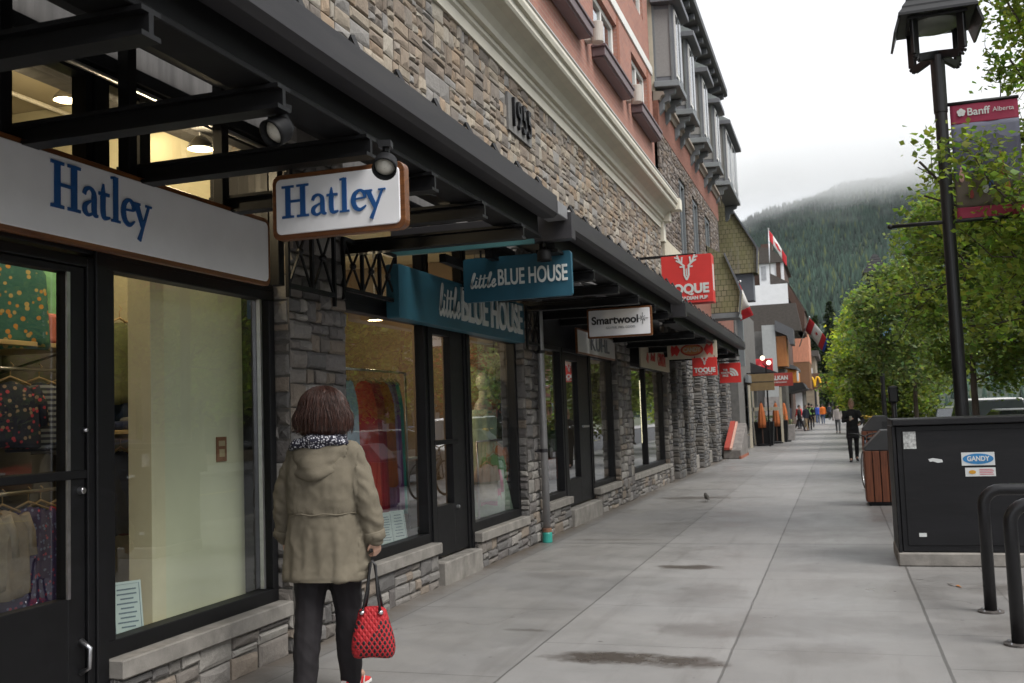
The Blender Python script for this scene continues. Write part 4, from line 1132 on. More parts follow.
def garment(label, x, y, z, w, h, mat, rz=0., flare=.2, thick=.05, sleeves=True, group=None):
    """a dress or shirt on a hanger; hangs down from z"""
    T = thing('hanging_garment', label, 'garment', (x, y, z), rz, group)
    m = MB(); n = 32; rings = []; rs = random.Random(int(abs(x * 131 + y * 977 + z * 31)))
    ph = rs.uniform(0, 6)
    for i in range(10):
        t = i / 9
        ww = w / 2 * (.55 + .45 * min(1, t * 6)) * (1 + flare * t) * (1 - .12 * math.sin(min(1, t * 2.5) * PI) * (flare > .25))
        th = thick * (.35 + .65 * min(1, t * 4)) * (1 + flare * t)
        rg = []
        for k in range(n):
            a = 2 * PI * k / n
            f = 1 + .28 * t * math.sin(5 * a + ph) + .14 * t * math.sin(11 * a + ph * 2)
            rg.append((ww * math.cos(a), th * math.sin(a) * f, -.05 - t * h + .012 * math.sin(3 * a + ph) * t + .03 * abs(math.cos(a)) * -(1 - min(1, t * 5))))
        rings.append(rg)
    m.loft(rings)
    if sleeves:
        for q in (-1, 1): m.tube([(q * w * .42, 0, -.09), (q * w * .56, .01, -.2), (q * w * .6, 0, -.34)], [thick * .8, thick * .85, thick * .7], 10)
    m.build('cloth', mat, T, smooth=True, local=True)
    m = MB(); m.tube([(-w * .36, 0, -.075), (0, 0, -.02), (w * .36, 0, -.075)], .008, 6); m.tube([(0, 0, -.02), (0, 0, .03), (.02, 0, .05), (.0, 0, .07)], .004, 6); m.build('hanger', wood('hanger_wood', (.5, .36, .2), (.35, .24, .12), 0), T, smooth=True, local=True)
    return T
def rail(label, p, q, zlegs=None):
    T = thing('clothes_rail', label, 'clothes rail', p)
    m = MB(); m.tube([p, q], .012, 8); m.build('rail', STEEL, T, smooth=True)
    if zlegs is not None:
        for e in (p, q):
            m = MB(); m.tube([e, (e[0], e[1], zlegs)], .012, 8); m.build('upright', STEEL, T, smooth=True)
    return T
def shelf(label, x0, x1, y0, y1, z):
    T = thing('wall_shelf', label, 'shelf', ((x0 + x1) / 2, (y0 + y1) / 2, z))
    m = MB(); m.box(x0, x1, y0, y1, z - .03, z); m.build('board', wood('pale_shelf_wood', (.5, .38, .2), (.4, .3, .15), 1), T, bevel=.003)
    for q in (y0 + .1, y1 - .1):
        m = MB(); m.bar((x0 + .03, q, z - .03), (x0 + .03, q, z - .16), .02, .02); m.bar((x0 + .03, q, z - .16), (x1 - .06, q, z - .03), .015, .015); m.build('bracket', STEEL, T)
G1 = 'clothes hung behind the first shop door'
# wall unit just behind the door: a back panel with shelf and two rails
m = MB(); m.box(-5.62, -5.55, 4.4, 6.35, .15, 2.75); m.build('display_panel', DARKINT, B1)
shelf('pale wooden shelf behind the glass of the first shop door', -5.55, -4.85, 4.6, 5.6, 2.10)
shelf('low pale wooden shelf beside the display partition', -5.55, -4.75, 5.9, 6.38, 1.52)
rail('upper steel clothes rail behind the first shop door', (-4.95, 4.6, 1.93), (-4.95, 5.6, 1.93))
rail('lower steel clothes rail with dresses behind the first shop door', (-4.75, 4.4, 1.16), (-4.75, 5.35, 1.16), .14)
rail('top steel clothes rail under the ceiling of the first shop', (-4.95, 4.6, 2.75), (-4.95, 5.6, 2.75))
for k, (lab, mat, yy, z, w, h, fl, sl) in enumerate([
    ('dark floral dress hung high at the left edge of the door glass', F2, 5.03, 2.73, .40, .62, .2, False),
    ('mint green top hung high behind the door glass', plain('mint_cloth', (.20, .46, .25)), 5.30, 2.70, .42, .40, .1, True),
    ('dark navy floral blouse on the upper rail', F1, 5.02, 1.90, .34, .42, .1, True),
    ('navy striped shirt with a coral print on the upper rail', ST1, 5.26, 1.90, .38, .44, .1, True),
    ('second navy striped shirt at the end of the upper rail', ST1, 5.46, 1.90, .36, .46, .1, True),
    ('cream blouse on the lower rail', plain('cream_cloth', (.45, .40, .33)), 4.62, 1.12, .32, .46, .15, True),
    ('beige blouse next to the cream one', plain('beige_cloth', (.36, .30, .23)), 4.76, 1.12, .32, .52, .15, True),
    ('purple and red floral dress on the lower rail', F3, 4.96, 1.12, .38, .74, .3, False),
    ('second purple floral dress hanging lower', F3, 5.06, 1.12, .36, .80, .3, False),
    ('bright red cardigan at the end of the lower rail', plain('bright_red_cloth', (.5, .02, .03)), 5.22, 1.12, .34, .52, .1, True)]):
    garment(lab, -4.75 if z < 1.2 else -4.95, yy, z, w, h, mat, RAD(78 if z < 1.2 else 62), fl, .045, sl, G1)
T = thing('folded_shirt', 'coral pink folded shirt lying below the mint green top', 'garment', (-4.95, 5.3, 2.102)); m = MB(); m.box(-5.1, -4.86, 5.12, 5.5, 2.102, 2.30); m.build('cloth', plain('coral_cloth', (.5, .16, .13)), T, bevel=.03, seg=3)
for k in range(4):
    T = thing('folded_jumper', ['navy folded jumper on the low shelf', 'grey folded jumper on the low shelf', 'maroon folded jumper stacked on the low shelf', 'teal folded jumper at the shelf end'][k], 'garment', (-5.1, 5.98 + .11 * k, 1.522))
    m = MB(); m.box(-5.3, -4.8, 5.93 + .11 * k, 6.03 + .11 * k, 1.522, 1.522 + .06 + .03 * (k % 2)); m.build('cloth', plain('jumper_cloth_%s' % 'abcd'[k], [(.02, .03, .08), (.2, .2, .2), (.2, .02, .04), (.03, .15, .17)][k]), T, bevel=.02, seg=2)
for k, (lab, c, yy, h) in enumerate([('dark blue coat beside the display partition', (.02, .04, .10), 6.20, .72), ('dark teal coat beside the display partition', (.02, .08, .09), 6.31, .7), ('olive jacket with a lime tag beside the partition', (.10, .11, .05), 6.07, .6)]):
    garment(lab, -4.98, yy, 2.36, .36, h, plain('coat_cloth_%s' % 'abc'[k], c), RAD(80), .1, .06, True, 'coats beside the display partition')
for k, (c, yy) in enumerate([((.04, .05, .09), 6.07), ((.10, .02, .05), 6.18), ((.05, .1, .12), 6.3)]):
    garment(['dark blue trousers hung low beside the partition', 'maroon trousers hung low beside the partition', 'petrol trousers hung low beside the partition'][k], -4.98, yy, 1.42, .28, .6, plain('trouser_cloth_%s' % 'abc'[k], c), RAD(80), .05, .05, False)
# second shop: scarves, dresses and a low basket
rail('steel rail of scarves in the second shop window', (-4.15, 7.9, 2.0), (-4.15, 9.3, 2.0), .42)
for k, (lab, c, yy, h) in enumerate([('pale blue scarf at the left of the second shop window', (.30, .42, .5), 8.06, 1.1), ('bright red dress hanging in the second shop window', (.55, .03, .03), 8.36, 1.20), ('deep red dress hanging lower in the second shop window', (.35, .015, .04), 8.55, 1.25),
      ('lilac scarf beside the teal one', (.36, .22, .42), 8.88, 1.3), ('teal scarf hanging in the second shop window', (.02, .33, .28), 9.05, 1.28), ('purple scarf between the lilac and the teal', (.2, .05, .25), 8.96, 1.25), ('orange red dress in the middle of the window', (.5, .12, .03), 8.74, 1.0)]):
    garment(lab, -4.15, yy, 1.95, .2 if 'scarf' in lab else .3, h, plain('scarf_cloth_%s' % 'abcdefg'[k], c), RAD(70), .25, .05, False, 'scarves and dresses in the second shop window')
T = thing('mannequin', 'pale mannequin in a mint dress in the window right of the second shop door', 'mannequin', (-3.98, 11.15, .38))
m = MB(); m.loft([[(-3.98 + rx * math.cos(2 * PI * k / 18), 11.15 + ry * math.sin(2 * PI * k / 18), z) for k in range(18)] for z, rx, ry in ((.95, .16, .2), (1.1, .15, .17), (1.3, .11, .13), (1.5, .12, .16), (1.68, .09, .17), (1.76, .05, .06), (1.84, .045, .045))]); m.ball((-3.98, 11.15, 1.95), .1, 14, 10, (.85, .8, 1.1)); m.build('torso', pm('mannequin_white', (.55, .52, .46), .4, .04), T, smooth=True)
m = MB(); m.loft([[(-3.98 + rx * (1 + .08 * math.sin(6 * t)) * math.cos(t), 11.15 + ry * (1 + .08 * math.sin(6 * t)) * math.sin(t), z) for t in np.linspace(0, 2 * PI, 36, False)] for z, rx, ry in ((.40, .3, .36), (.9, .2, .25), (1.25, .13, .15), (1.5, .14, .18), (1.62, .13, .19))]); m.build('dress', plain('pale_mint_cloth', (.42, .55, .42)), T, smooth=True)
for k, (c, yy, zz) in enumerate([((.25, .06, .35), 11.3, 1.0), ((.5, .15, .03), 11.18, 1.2), ((.1, .3, .12), 11.05, 1.1), ((.45, .4, .35), 10.8, 1.0), ((.06, .1, .3), 11.42, 1.05), ((.5, .1, .2), 10.92, .95)]):
    garment(['purple child garment in the right window', 'orange child garment in the right window', 'green child garment in the right window', 'cream child garment in the right window', 'blue child garment in the right window', 'pink child garment in the right window'][k], -3.84, yy, zz + .05, .26, .42, plain('child_cloth_%s' % 'abcdef'[k], c), RAD(60), .15, .05, True, 'small clothes in the right window of the second shop')
rail('low steel rail of small clothes in the right window', (-3.84, 10.5, 1.26), (-3.84, 11.5, 1.26), .38)
T = thing('display_table', 'dark wooden display table with books in the second shop', 'table', (-4.6, 9.6, .14))
m = MB(); m.box(-4.95, -4.3, 8.95, 10.3, 1.04, 1.10); m.build('tabletop', wood('dark_table_wood', (.10, .045, .022), (.05, .022, .012), 1), T, bevel=.006)
m = MB(); m.box(-4.9, -4.35, 9.0, 10.25, .14, 1.04); m.build('cabinet', wood('dark_table_wood', (.10, .045, .022), (.05, .022, .012), 1), T, bevel=.006)
for k in range(3):
    tag(MB().box(-4.85, -4.4, 9.05 + .4 * k, 9.35 + .4 * k, 1.10, 1.125).build('book', PAPER, None, bevel=.003), ['pale open book at the left on the dark table', 'pale open book in the middle of the dark table', 'pale open book at the far end of the dark table'][k], 'book')
# third and fourth shop: display stands
for k, y in enumerate((12.6, 15.6, 18.4, 19.2, 20.4)):
    T = thing('display_stand', ['display stand with dark jackets left of the third shop door', 'display stand with jackets right of the third shop door', 'sweets stand at the near end of the fourth shop window', 'second sweets stand in the fourth shop window', 'sweets stand at the far end of the fourth shop window'][k], 'stand', (-4.6, y, .14))
    m = MB(); m.box(-4.9, -4.3, y - .3, y + .3, .14, .2); m.build('base', BLKB, T); m = MB(); m.tube([(-4.6, y, .2), (-4.6, y, 1.9)], .02, 8); m.build('pole', STEEL, T)
    for q in range(3):
        m = MB(); rs = random.Random(k * 7 + q); m.box(-4.85, -4.35, y - .26, y + .26, .5 + q * .45, .85 + q * .45); m.build('goods', plain('goods_cloth_%s' % 'abcde'[(k + q) % 5], [(.03, .04, .06), (.25, .05, .03), (.04, .10, .05), (.3, .2, .06), (.05, .05, .05)][(k + q) % 5]), T, bevel=.05, seg=2)

# ceiling lamps (lit) inside the shops
GLOW = emit('warm_lamp_glow', (1., .80, .50), 9.)
def ceiling_lamp(label, x, y, z, zc, power, group='lit ceiling lamps in the shops'):
    T = thing('ceiling_lamp', label, 'lamp', (x, y, z), 0, group)
    m = MB(); m.tube([(x, y, z + .06), (x, y, zc)], .01, 6); m.build('stem', STEEL, T)
    m = MB(); m.lathe([(.03, .08), (.075, .03), (.085, 0), (.08, 0), (.03, .07)], (x, y, z), 20, cap=False); m.build('shade', pm('lamp_shade_metal', (.2, .18, .14), .4, .1), T, smooth=True)
    m = MB(); m.lathe([(.0, .012), (.07, .010), (.07, .03), (.0, .035)], (x, y, z), 18); m.build('bulb', GLOW, T, smooth=True)
    l = bpy.data.lights.new('lamp_light', 'POINT'); l.energy = power; l.color = (1, .78, .5); l.shadow_soft_size = .08
    o = bpy.data.objects.new('lamp_light', l); col.objects.link(o); o.parent = T; o.location = (0, 0, -.06)
ceiling_lamp('lit lamp seen through the upper window left of the door post', -4.9, 5.45, 3.78, 4.12, 13)
ceiling_lamp('lit lamp seen through the upper window right of the door post', -4.9, 6.15, 3.78, 4.12, 1.6)
ceiling_lamp('lit lamp over the door of the first shop', -4.3, 4.3, 3.6, 4.12, 15)
ceiling_lamp('added lamp brightening the pale display partition', -3.76, 5.35, 3.28, 3.42, 15)  # extra light source, added to brighten the partition
ceiling_lamp('lit lamp hanging in the second shop window', -4.9, 10.2, 2.66, 3.5, 26)
ceiling_lamp('lit lamp at the back of the second shop', -5.6, 8.0, 3.0, 3.5, 12)
ceiling_lamp('lit lamp in the third shop', -5.2, 14.6, 2.9, 3.5, 18)
ceiling_lamp('lit lamp in the fourth shop', -5.2, 19.6, 2.9, 3.5, 20)
m = MB(); m.tube([(-4.9, 3.2, 3.98), (-4.9, 6.35, 3.98)], .022, 8); m.tube([(-5.6, 3.2, 4.0), (-5.6, 6.35, 4.0)], .018, 8); m.build('lamp_track', pm('track_white', (.5, .48, .42), .5), B1)
# ================================================================== street furniture on the right
CABM = pm('black_cabinet_paint', (.007, .007, .0085), .5, .4, 2.5, .25, 14, spec=.3, stretch=(.4, 1, 2.2), dirt=(.022, .021, .02))
T = thing('utility_cabinet', 'large black steel utility cabinet with stickers on a concrete plinth', 'cabinet', (1.35, 10.6, 0))
CAB = T
m = MB(); m.box(.405, 2.33, 10.08, 11.02, 0, .125); m.build('plinth', CONC, T, bevel=.012)
m = MB(); m.box(.45, 2.29, 10.12, 10.98, .127, 1.30); m.build('cabinet_body', CABM, T, bevel=.008)
m = MB(); m.box(.42, 2.32, 10.06, 11.0, 1.302, 1.365); m.build('lid', CABM, T, bevel=.01, seg=2)
m = MB(); m.box(.50, 2.25, 10.112, 10.119, .19, 1.25); m.build('door_panel', CABM, T, bevel=.004)
m = MB(); m.box(.415, .447, 10.09, 11.0, .127, 1.30); m.build('corner_post', CABM, T, bevel=.005)
def sticker(name, x0, x1, z0, z1, mat, y=10.108, d=.002): 
    m = MB(); m.box(x0, x1, y, y + d, z0, z1); return m.build(name, mat, T)
W_ = pm('sticker_white', (.58, .60, .60), .5, .06)
sticker('sticker', .515, .625, 1.085, 1.245, pm('sticker_scribble', (.45, .46, .45), .6, .55, 42, .0))
s = MB(); s.prism([(.72, .985), (.76, .995), (.84, .98), (.845, .955), (.80, .95), (.76, .965), (.735, .96)], 10.108, 10.11, 'xz'); s.build('torn_sticker', W_, T)
sticker('sticker', 1.005, 1.285, .92, 1.04, W_)
m = MB(); m.prism([(1.145 + .13 * math.cos(2 * PI * k / 28), .98 + .048 * math.sin(2 * PI * k / 28)) for k in range(28)], 10.1055, 10.1075, 'xz'); m.build('sticker_oval', pm('sticker_blue', (.02, .18, .42), .45), T)
text('GANDY', .062, W_, T, (1.145 - 1.35, 10.1045 - 10.6, .98), depth=.001, bold=.002, fit=.19)
sticker('sticker', 1.03, 1.285, .82, .90, W_)
m = MB(); m.prism([(1.09 + .03 * math.cos(2 * PI * k / 20), .86 + .018 * math.sin(2 * PI * k / 20)) for k in range(20)], 10.1055, 10.1075, 'xz'); m.build('sticker_oval', pm('sticker_orange', (.6, .3, .02), .45), T)
m = MB()
for q in range(4): m.box(1.15, 1.27 - .01 * (q % 2), 10.106, 10.1075, .835 + q * .015, .841 + q * .015)
m.build('sticker_lines', pm('sticker_pink', (.5, .12, .15), .5), T)
sticker('sticker', .60, .665, .27, .305, W_)
m = MB(); m.ball((1.60, 10.11, 1.10), .014, 10, 6); m.build('rivet', STEEL, T, smooth=True)
m = MB(); m.box(1.60, 1.78, 10.07, 10.112, .67, .78); m.box(1.62, 1.72, 10.05, 10.07, .78, .83); m.build('hasp', pm('galvanised_hasp', (.42, .41, .38), .5, .15, metal=.4), T, bevel=.005)
m = MB(); m.tube([(1.66, 10.06, .72), (1.66, 10.03, .72)], .03, 14); m.tube([(1.64, 10.03, .74), (1.64, 10.03, .79), (1.68, 10.03, .79), (1.68, 10.03, .74)], .006, 8); m.build('padlock', STEEL, T, smooth=True)

CAB.location.x += .05

def rack(label, x, y, h, xw=.75):
    T = thing('bike_rack', label, 'bike rack', (x, y, 0), 0, 'bike racks in front of the utility cabinet')
    r = .042; pts = [(0, 0, .01), (0, 0, h - .12)] + [(.12 - .12 * math.cos(t), 0, h - .12 + .12 * math.sin(t)) for t in np.linspace(.25, PI / 2, 6)]
    pts += [(xw - .12 + .12 * math.sin(t), 0, h - .12 + .12 * math.cos(t)) for t in np.linspace(0, PI / 2 - .25, 6)] + [(xw, 0, h - .12), (xw, 0, .01)]
    m = MB(); m.tube(pts, r, 18); m.build('hoop', pm('black_powder_coat', (.009, .009, .0105), .36, .2, 12, .05, 120, spec=.4), T, smooth=True, local=True)
    for q in (0, xw):
        m = MB(); m.lathe([(.0, 0), (.088, 0), (.088, .012), (.055, .014), (0, .014)], (q, 0, .001), 24); f = m.build('foot_plate', pm('worn_foot_plate', (.11, .10, .095), .5, .4, 20, .1, metal=.3), T, local=True)
        for a in (45, 135, 225, 315):
            m = MB(); m.lathe([(.0, .013), (.009, .013), (.008, .022), (0, .023)], (q + .07 * math.cos(RAD(a)), .07 * math.sin(RAD(a)), .001), 6); m.build('bolt', STEEL, f, local=True)
rack('black hoop bike rack nearest the cabinet', .955, 7.96, .87)
rack('black hoop bike rack nearest the camera', .975, 6.92, .86)

SLAT = wood('red_brown_slats', (.24, .075, .032), (.12, .036, .016), 2, .5)
def bin_(label, x, y, z=.82, w=.66):
    T = thing('litter_bin', label, 'litter bin', (x, y, 0), 0, 'wooden slatted litter bins along the pavement')
    m = MB(); m.box(-w / 2 + .03, w / 2 - .03, -w / 2 + .03, w / 2 - .03, .02, z - .01); m.build('liner', BLK, T, local=True)
    m = MB(); m.box(-w / 2 + .04, w / 2 - .04, -w / 2 + .04, w / 2 - .04, 0, .06); m.build('foot', BLK, T, local=True)
    n = 6
    for k in range(n):
        a = -w / 2 + .012 + k * w / n; b = a + w / n - .014
        for (p, q, e) in ((a, b, 0), (a, b, 1)):
            y0 = -w / 2 - .002 if e == 0 else w / 2 - .026
            m = MB(); m.box(p, q, y0, y0 + .028, .06, z - .002 * (k % 3)); m.build('slat', SLAT, T, local=True, bevel=.004)
            m = MB(); m.box(y0, y0 + .028, p + (.03 if k == 0 else 0), q - (.03 if k == n - 1 else 0), .06, z - .002 * (k % 2)); m.build('slat', SLAT, T, local=True, bevel=.004)
    m = MB(); h = .31
    m.prism([(-w / 2 + .01, z), (-w / 2 + .01, z + .05), (-.06, z + h), (w / 2 - .12, z + h), (w / 2 - .01, z + h - .1), (w / 2 - .01, z)], -w / 2 + .01, w / 2 - .01, 'xz'); m.build('hood', pm('grey_black_bin_hood', (.05, .05, .053), .45, .2, 8, .1), T, local=True, bevel=.015, seg=2)
    m = MB(); m.box(w / 2 - .2, w / 2 - .02, -w / 2 - .004, -w / 2 + .012, z + .07, z + .19); m.build('slot', SBLACK, T, local=True)
    return T
bin_('red brown slatted litter bin with sloping dark hood next to the cabinet', .66, 16.4)
bin_('red brown slatted litter bin further back with yellow leaves on its hood', .74, 22.4, .98, .60)
m = MB(); rs = random.Random(3)
for k in range(26):
    a = Vector((.60 + rs.uniform(-.12, .12), 22.3 + rs.uniform(-.2, .1), 1.235 + rs.uniform(-.02, .07))); u = Vector((rs.uniform(-1, 1), rs.uniform(-1, 1), rs.uniform(-.3, .3))).normalized() * .045; w = u.cross(Vector((rs.uniform(-.4, .4), rs.uniform(-.4, .4), 1))).normalized() * .03
    m.add([a - u, a + w, a + u, a - w], [(0, 1, 2, 3)])
tag(m.build('yellow_flowers', pm('yellow_petals', (.65, .42, .05), .7, .2), None, fix=False), 'clump of yellow leaves lying on the hood of the further bin', 'leaves')

# bicycle behind the first bin
T = thing('bicycle', 'dark bicycle parked between the two litter bins', 'bicycle', (.47, 18.6, 0), RAD(98))
TYRE = pm('tyre_rubber', (.018, .018, .018), .8, .2)
for q in (-.52, .52):
    m = MB(); m.loft([[((.335 + .02 * math.cos(a)) * math.cos(t) + q, .02 * math.sin(a), .355 + (.335 + .02 * math.cos(a)) * math.sin(t)) for a in np.linspace(0, 2 * PI, 8, False)] for t in np.linspace(0, 2 * PI, 37)], False); wv = m.build('wheel', TYRE, T, smooth=True, local=True)
    m = MB()
    for k in range(16):
        a = 2 * PI * k / 16; m.tube([(q + .02 * math.cos(a), 0, .355 + .02 * math.sin(a)), (q + .32 * math.cos(a + .2), 0, .355 + .32 * math.sin(a + .2))], .002, 4)
    m.build('spokes', STEEL, wv, local=True)
    m = MB(); m.loft([[((.312 + .01 * math.cos(a)) * math.cos(t) + q, .012 * math.sin(a), .355 + (.312 + .01 * math.cos(a)) * math.sin(t)) for a in np.linspace(0, 2 * PI, 6, False)] for t in np.linspace(0, 2 * PI, 33)], False); m.build('rim', STEEL, wv, smooth=True, local=True)
m = MB()
for a, b in (((-.52, 0, .355), (-.05, 0, .30)), ((-.05, 0, .30), (-.18, 0, .86)), ((-.52, 0, .355), (-.16, 0, .78)), ((-.05, 0, .30), (.36, 0, .78)), ((-.16, 0, .76), (.36, 0, .82)), ((.33, 0, .92), (.52, 0, .355))): m.tube([a, b], .018, 8)
m.build('frame', pm('bike_frame_paint', (.03, .04, .06), .3), T, smooth=True, local=True)
m = MB(); m.tube([(.30, -.28, 1.02), (.36, -.1, 1.0), (.33, 0, .96), (.36, .1, 1.0), (.30, .28, 1.02)], .014, 8); m.tube([(.33, 0, .9), (.33, 0, .97)], .018, 8); m.build('handlebar', BLK, T, smooth=True, local=True)
m = MB(); m.loft([[(x, w * math.cos(t), .93 + h * math.sin(t)) for t in np.linspace(0, 2 * PI, 10, False)] for x, w, h in ((-.33, .06, .02), (-.26, .08, .035), (-.12, .03, .025), (-.03, .02, .015))]); m.tube([(-.18, 0, .84), (-.19, 0, .92)], .013, 8); m.build('saddle', BLK, T, smooth=True, local=True)
m = MB(); m.lathe([(.0, -.01), (.09, -.01), (.09, .01), (0, .01)], (0, 0, 0), 20); m.v = [(x - .05, z - .02, .30 + y) for x, y, z in m.v]; m.tube([(-.05, .02, .3), (-.05, .06, .14)], .01, 6); m.tube([(-.05, -.02, .3), (-.05, -.08, .46)], .01, 6); m.build('crank', STEEL, T, local=True)

# ---- street lamps with louvred roof heads
LAMPB = pm('lamp_black_paint', (.007, .007, .008), .4, .2, 8, .04, 80)
def street_lamp(label, x, y, arm=True, rz=0.):
    T = thing('street_lamp', label, 'street lamp', (x, y, 0), rz, 'black street lamps along the kerb')
    m = MB(); m.lathe([(.0, 0), (.16, 0), (.16, .03), (.11, .05), (.105, .5), (.085, .55), (.072, .6), (.068, 2.5), (.065, 4.7), (0, 4.7)], (0, 0, 0), 22); m.build('post', LAMPB, T, smooth=False, local=True, bevel=.004)
    m = MB(); m.lathe([(.0, 4.70), (.073, 4.70), (.073, 4.705), (.076, 5.34), (0, 5.35)], (0, 0, 0), 22); m.build('post_top', LAMPB, T, local=True)
    # four bent arms carrying the head
    for k in range(4):
        a = RAD(45 + 90 * k); dx, dy = math.cos(a), math.sin(a); R_ = .50
        m = MB(); pr = [(.0, 5.36), (.30, 5.28), (.32, 5.29), (.335, 5.32), (.335, 5.78)]
        for (r0, z0), (r1, z1) in zip(pr[:-1], pr[1:]):
            m.bar((dx * r0, dy * r0, z0), (dx * (r1 + .002), dy * (r1 + .002), z1 + .002), .045, .09, (dx * .001, dy * .001, 1) if r1 - r0 > .02 and z1 < 5.315 else (dx, dy, 0))
        m.build('arm', LAMPB, T, local=True, bevel=.006)
    # louvred pyramid roof
    zb = 5.75; n = 7
    for k in range(n):
        r0 = .40 - .046 * k; r1 = r0 - .064
        z0 = zb + k * .085
        m = MB()
        o = [(-r0, -r0, z0), (r0, -r0, z0), (r0, r0, z0), (-r0, r0, z0)]; i = [(-r1, -r1, z0 + .09), (r1, -r1, z0 + .09), (r1, r1, z0 + .09), (-r1, r1, z0 + .09)]
        o2 = [(p[0], p[1], p[2] - .028) for p in o]
        m.add(o + i + o2, [(0, 1, 5, 4), (1, 2, 6, 5), (2, 3, 7, 6), (3, 0, 4, 7), (8, 9, 1, 0), (9, 10, 2, 1), (10, 11, 3, 2), (11, 8, 0, 3)] + ([(4, 5, 6, 7)] if k == n - 1 else []) + [(11, 10, 9, 8)])
        m.build('louvre', LAMPB, T, local=True)
    for q in (-1, 1):
        m = MB(); m.prism([(q * .36, 5.78), (q * .385, 5.78), (q * .455, 5.56), (q * .43, 5.55)], -.36, .36, 'xz'); m.build('side_wing', LAMPB, T, local=True)
    m = MB(); m.box(-.30, .30, -.30, .30, 5.70, 5.74); m.build('lamp_tray', LAMPB, T, local=True)
    m = MB(); m.lathe([(.27, 5.70), (.24, 5.66), (.15, 5.635), (0.001, 5.63)], (0, 0, 0), 24, cap=False); m.build('lens', pm('lamp_diffuser', (.20, .21, .19), .25, .1), T, smooth=True, local=True)
    if arm:
        m = MB(); m.tube([(-.60, 0, 3.48), (.78, 0, 3.48)], .022, 10); m.ball((-.60, 0, 3.48), .032, 10, 6); m.build('banner_arm', LAMPB, T, smooth=True, local=True)
        m = MB(); m.tube([(0, 0, 4.78), (.78, 0, 4.78)], .02, 10); m.build('banner_arm', LAMPB, T, smooth=True, local=True)
    return T
street_lamp('tall black street lamp with louvred roof head right behind the cabinet', 1.27, 11.8)
street_lamp('smaller looking street lamp down the street among the trees', 1.40, 34.0, True)
# banner on the near lamp
T = thing('banner', 'crimson topped mountain street banner hanging from the near lamp', 'banner', (1.36, 11.8, 3.5))
bm_ = bpy.data.materials.new('banner_print'); N = NT(bm_); sx = N.n('ShaderNodeSeparateXYZ'); N.l(N.obj(), sx.inputs[0]); X, Z = sx.outputs[0], sx.outputs[2]
mount = N.math('ADD', .70, N.math('MULTIPLY', N.noise(N.scalev(N.obj(), (1, 0, 0)), 4., 3), .35))
c = N.mix(N.math('LESS_THAN', Z, mount), (.17, .175, .24), (.085, .085, .125))
c = N.mix(N.math('LESS_THAN', Z, N.math('ADD', .38, N.math('MULTIPLY', N.noise(N.obj(), 5., 3), .12))), c, (.12, .095, .075))
bsd = N.bsdf(Base_Color=c, Roughness=.7); N.done(bsd)
def cloth(x0, x1, z0, z1, mat, name, dy=0., T=T, amp=.02):
    m = MB(); nx, nz = 14, 18; vs = []
    for i in range(nx + 1):
        for j in range(nz + 1):
            x = x0 + (x1 - x0) * i / nx; z = z0 + (z1 - z0) * j / nz
            vs.append((x, dy + amp * math.sin(x * 9 + z * 2) * math.sin(PI * j / nz) + amp * .6 * math.sin(x * 17 - z * 5), z))
    m.add(vs, [(i * (nz + 1) + j, (i + 1) * (nz + 1) + j, (i + 1) * (nz + 1) + j + 1, i * (nz + 1) + j + 1) for i in range(nx) for j in range(nz)])
    o = m.build(name, mat, T, smooth=True, local=True); s = o.modifiers.new('Solidify', 'SOLIDIFY'); s.thickness = .003; return o
cloth(.0, .68, .12, 1.05, bm_, 'banner_cloth', amp=.012)
CRIM = pm('banner_crimson', (.33, .03, .075), .7, .1)
cloth(.0, .68, 1.05, 1.28, CRIM, 'banner_top', amp=.005); cloth(.0, .68, .0, .12, CRIM, 'banner_foot', amp=.005)
text('Banff', .115, SLET, T, (.28, -.02, 1.165), depth=.001, bold=.002); text('Alberta', .07, SLET, T, (.53, -.02, 1.165), depth=.001)
m = MB()
for k in range(5):
    a = RAD(90 + 72 * k); m.prism([(.11 + .024 * math.cos(a) + .022 * math.cos(t), 1.17 + .024 * math.sin(a) + .022 * math.sin(t)) for t in np.linspace(0, 2 * PI, 9, False)], -.022 - .0004 * k, -.02, 'xz')
m.build('flower_emblem', SLET, T, local=True)
for k, (x, z, w_, h_, c_) in enumerate(((.07, .47, .05, .15, (.45, .25, .22)), (.30, .34, .06, .17, (.5, .5, .55)), (.36, .36, .05, .12, (.05, .09, .35)), (.47, .52, .07, .28, (.28, .11, .05)), (.52, .33, .05, .14, (.5, .22, .06)), (.60, .30, .05, .18, (.45, .36, .3)), (.16, .26, .04, .1, (.3, .05, .05)))):
    m = MB(); m.prism([(x + w_ / 2 * math.cos(t) * (1 - .3 * math.sin(t)), z + h_ / 2 * math.sin(t)) for t in np.linspace(0, 2 * PI, 14, False)], -.019, -.016, 'xz'); m.prism([(x + w_ * .2 * math.cos(t), z + h_ * .58 + w_ * .22 * math.sin(t)) for t in np.linspace(0, 2 * PI, 10, False)], -.0195, -.0165, 'xz')
    m.build('printed_figure', pm('banner_figure_%s' % 'abcdefg'[k], c_, .7, .4, 30, 0), T, local=True)
# banner on the far lamp
T2 = thing('banner', 'pale blue street banner on the lamp among the trees', 'banner', (1.50, 34.0, 3.5))
cloth(.0, .75, .1, 1.1, pm('banner_blue', (.18, .36, .62), .7, .35, 4), 'banner_cloth', T=T2, amp=.015); cloth(.0, .75, 1.1, 1.26, CRIM, 'banner_top', T=T2, amp=.006)

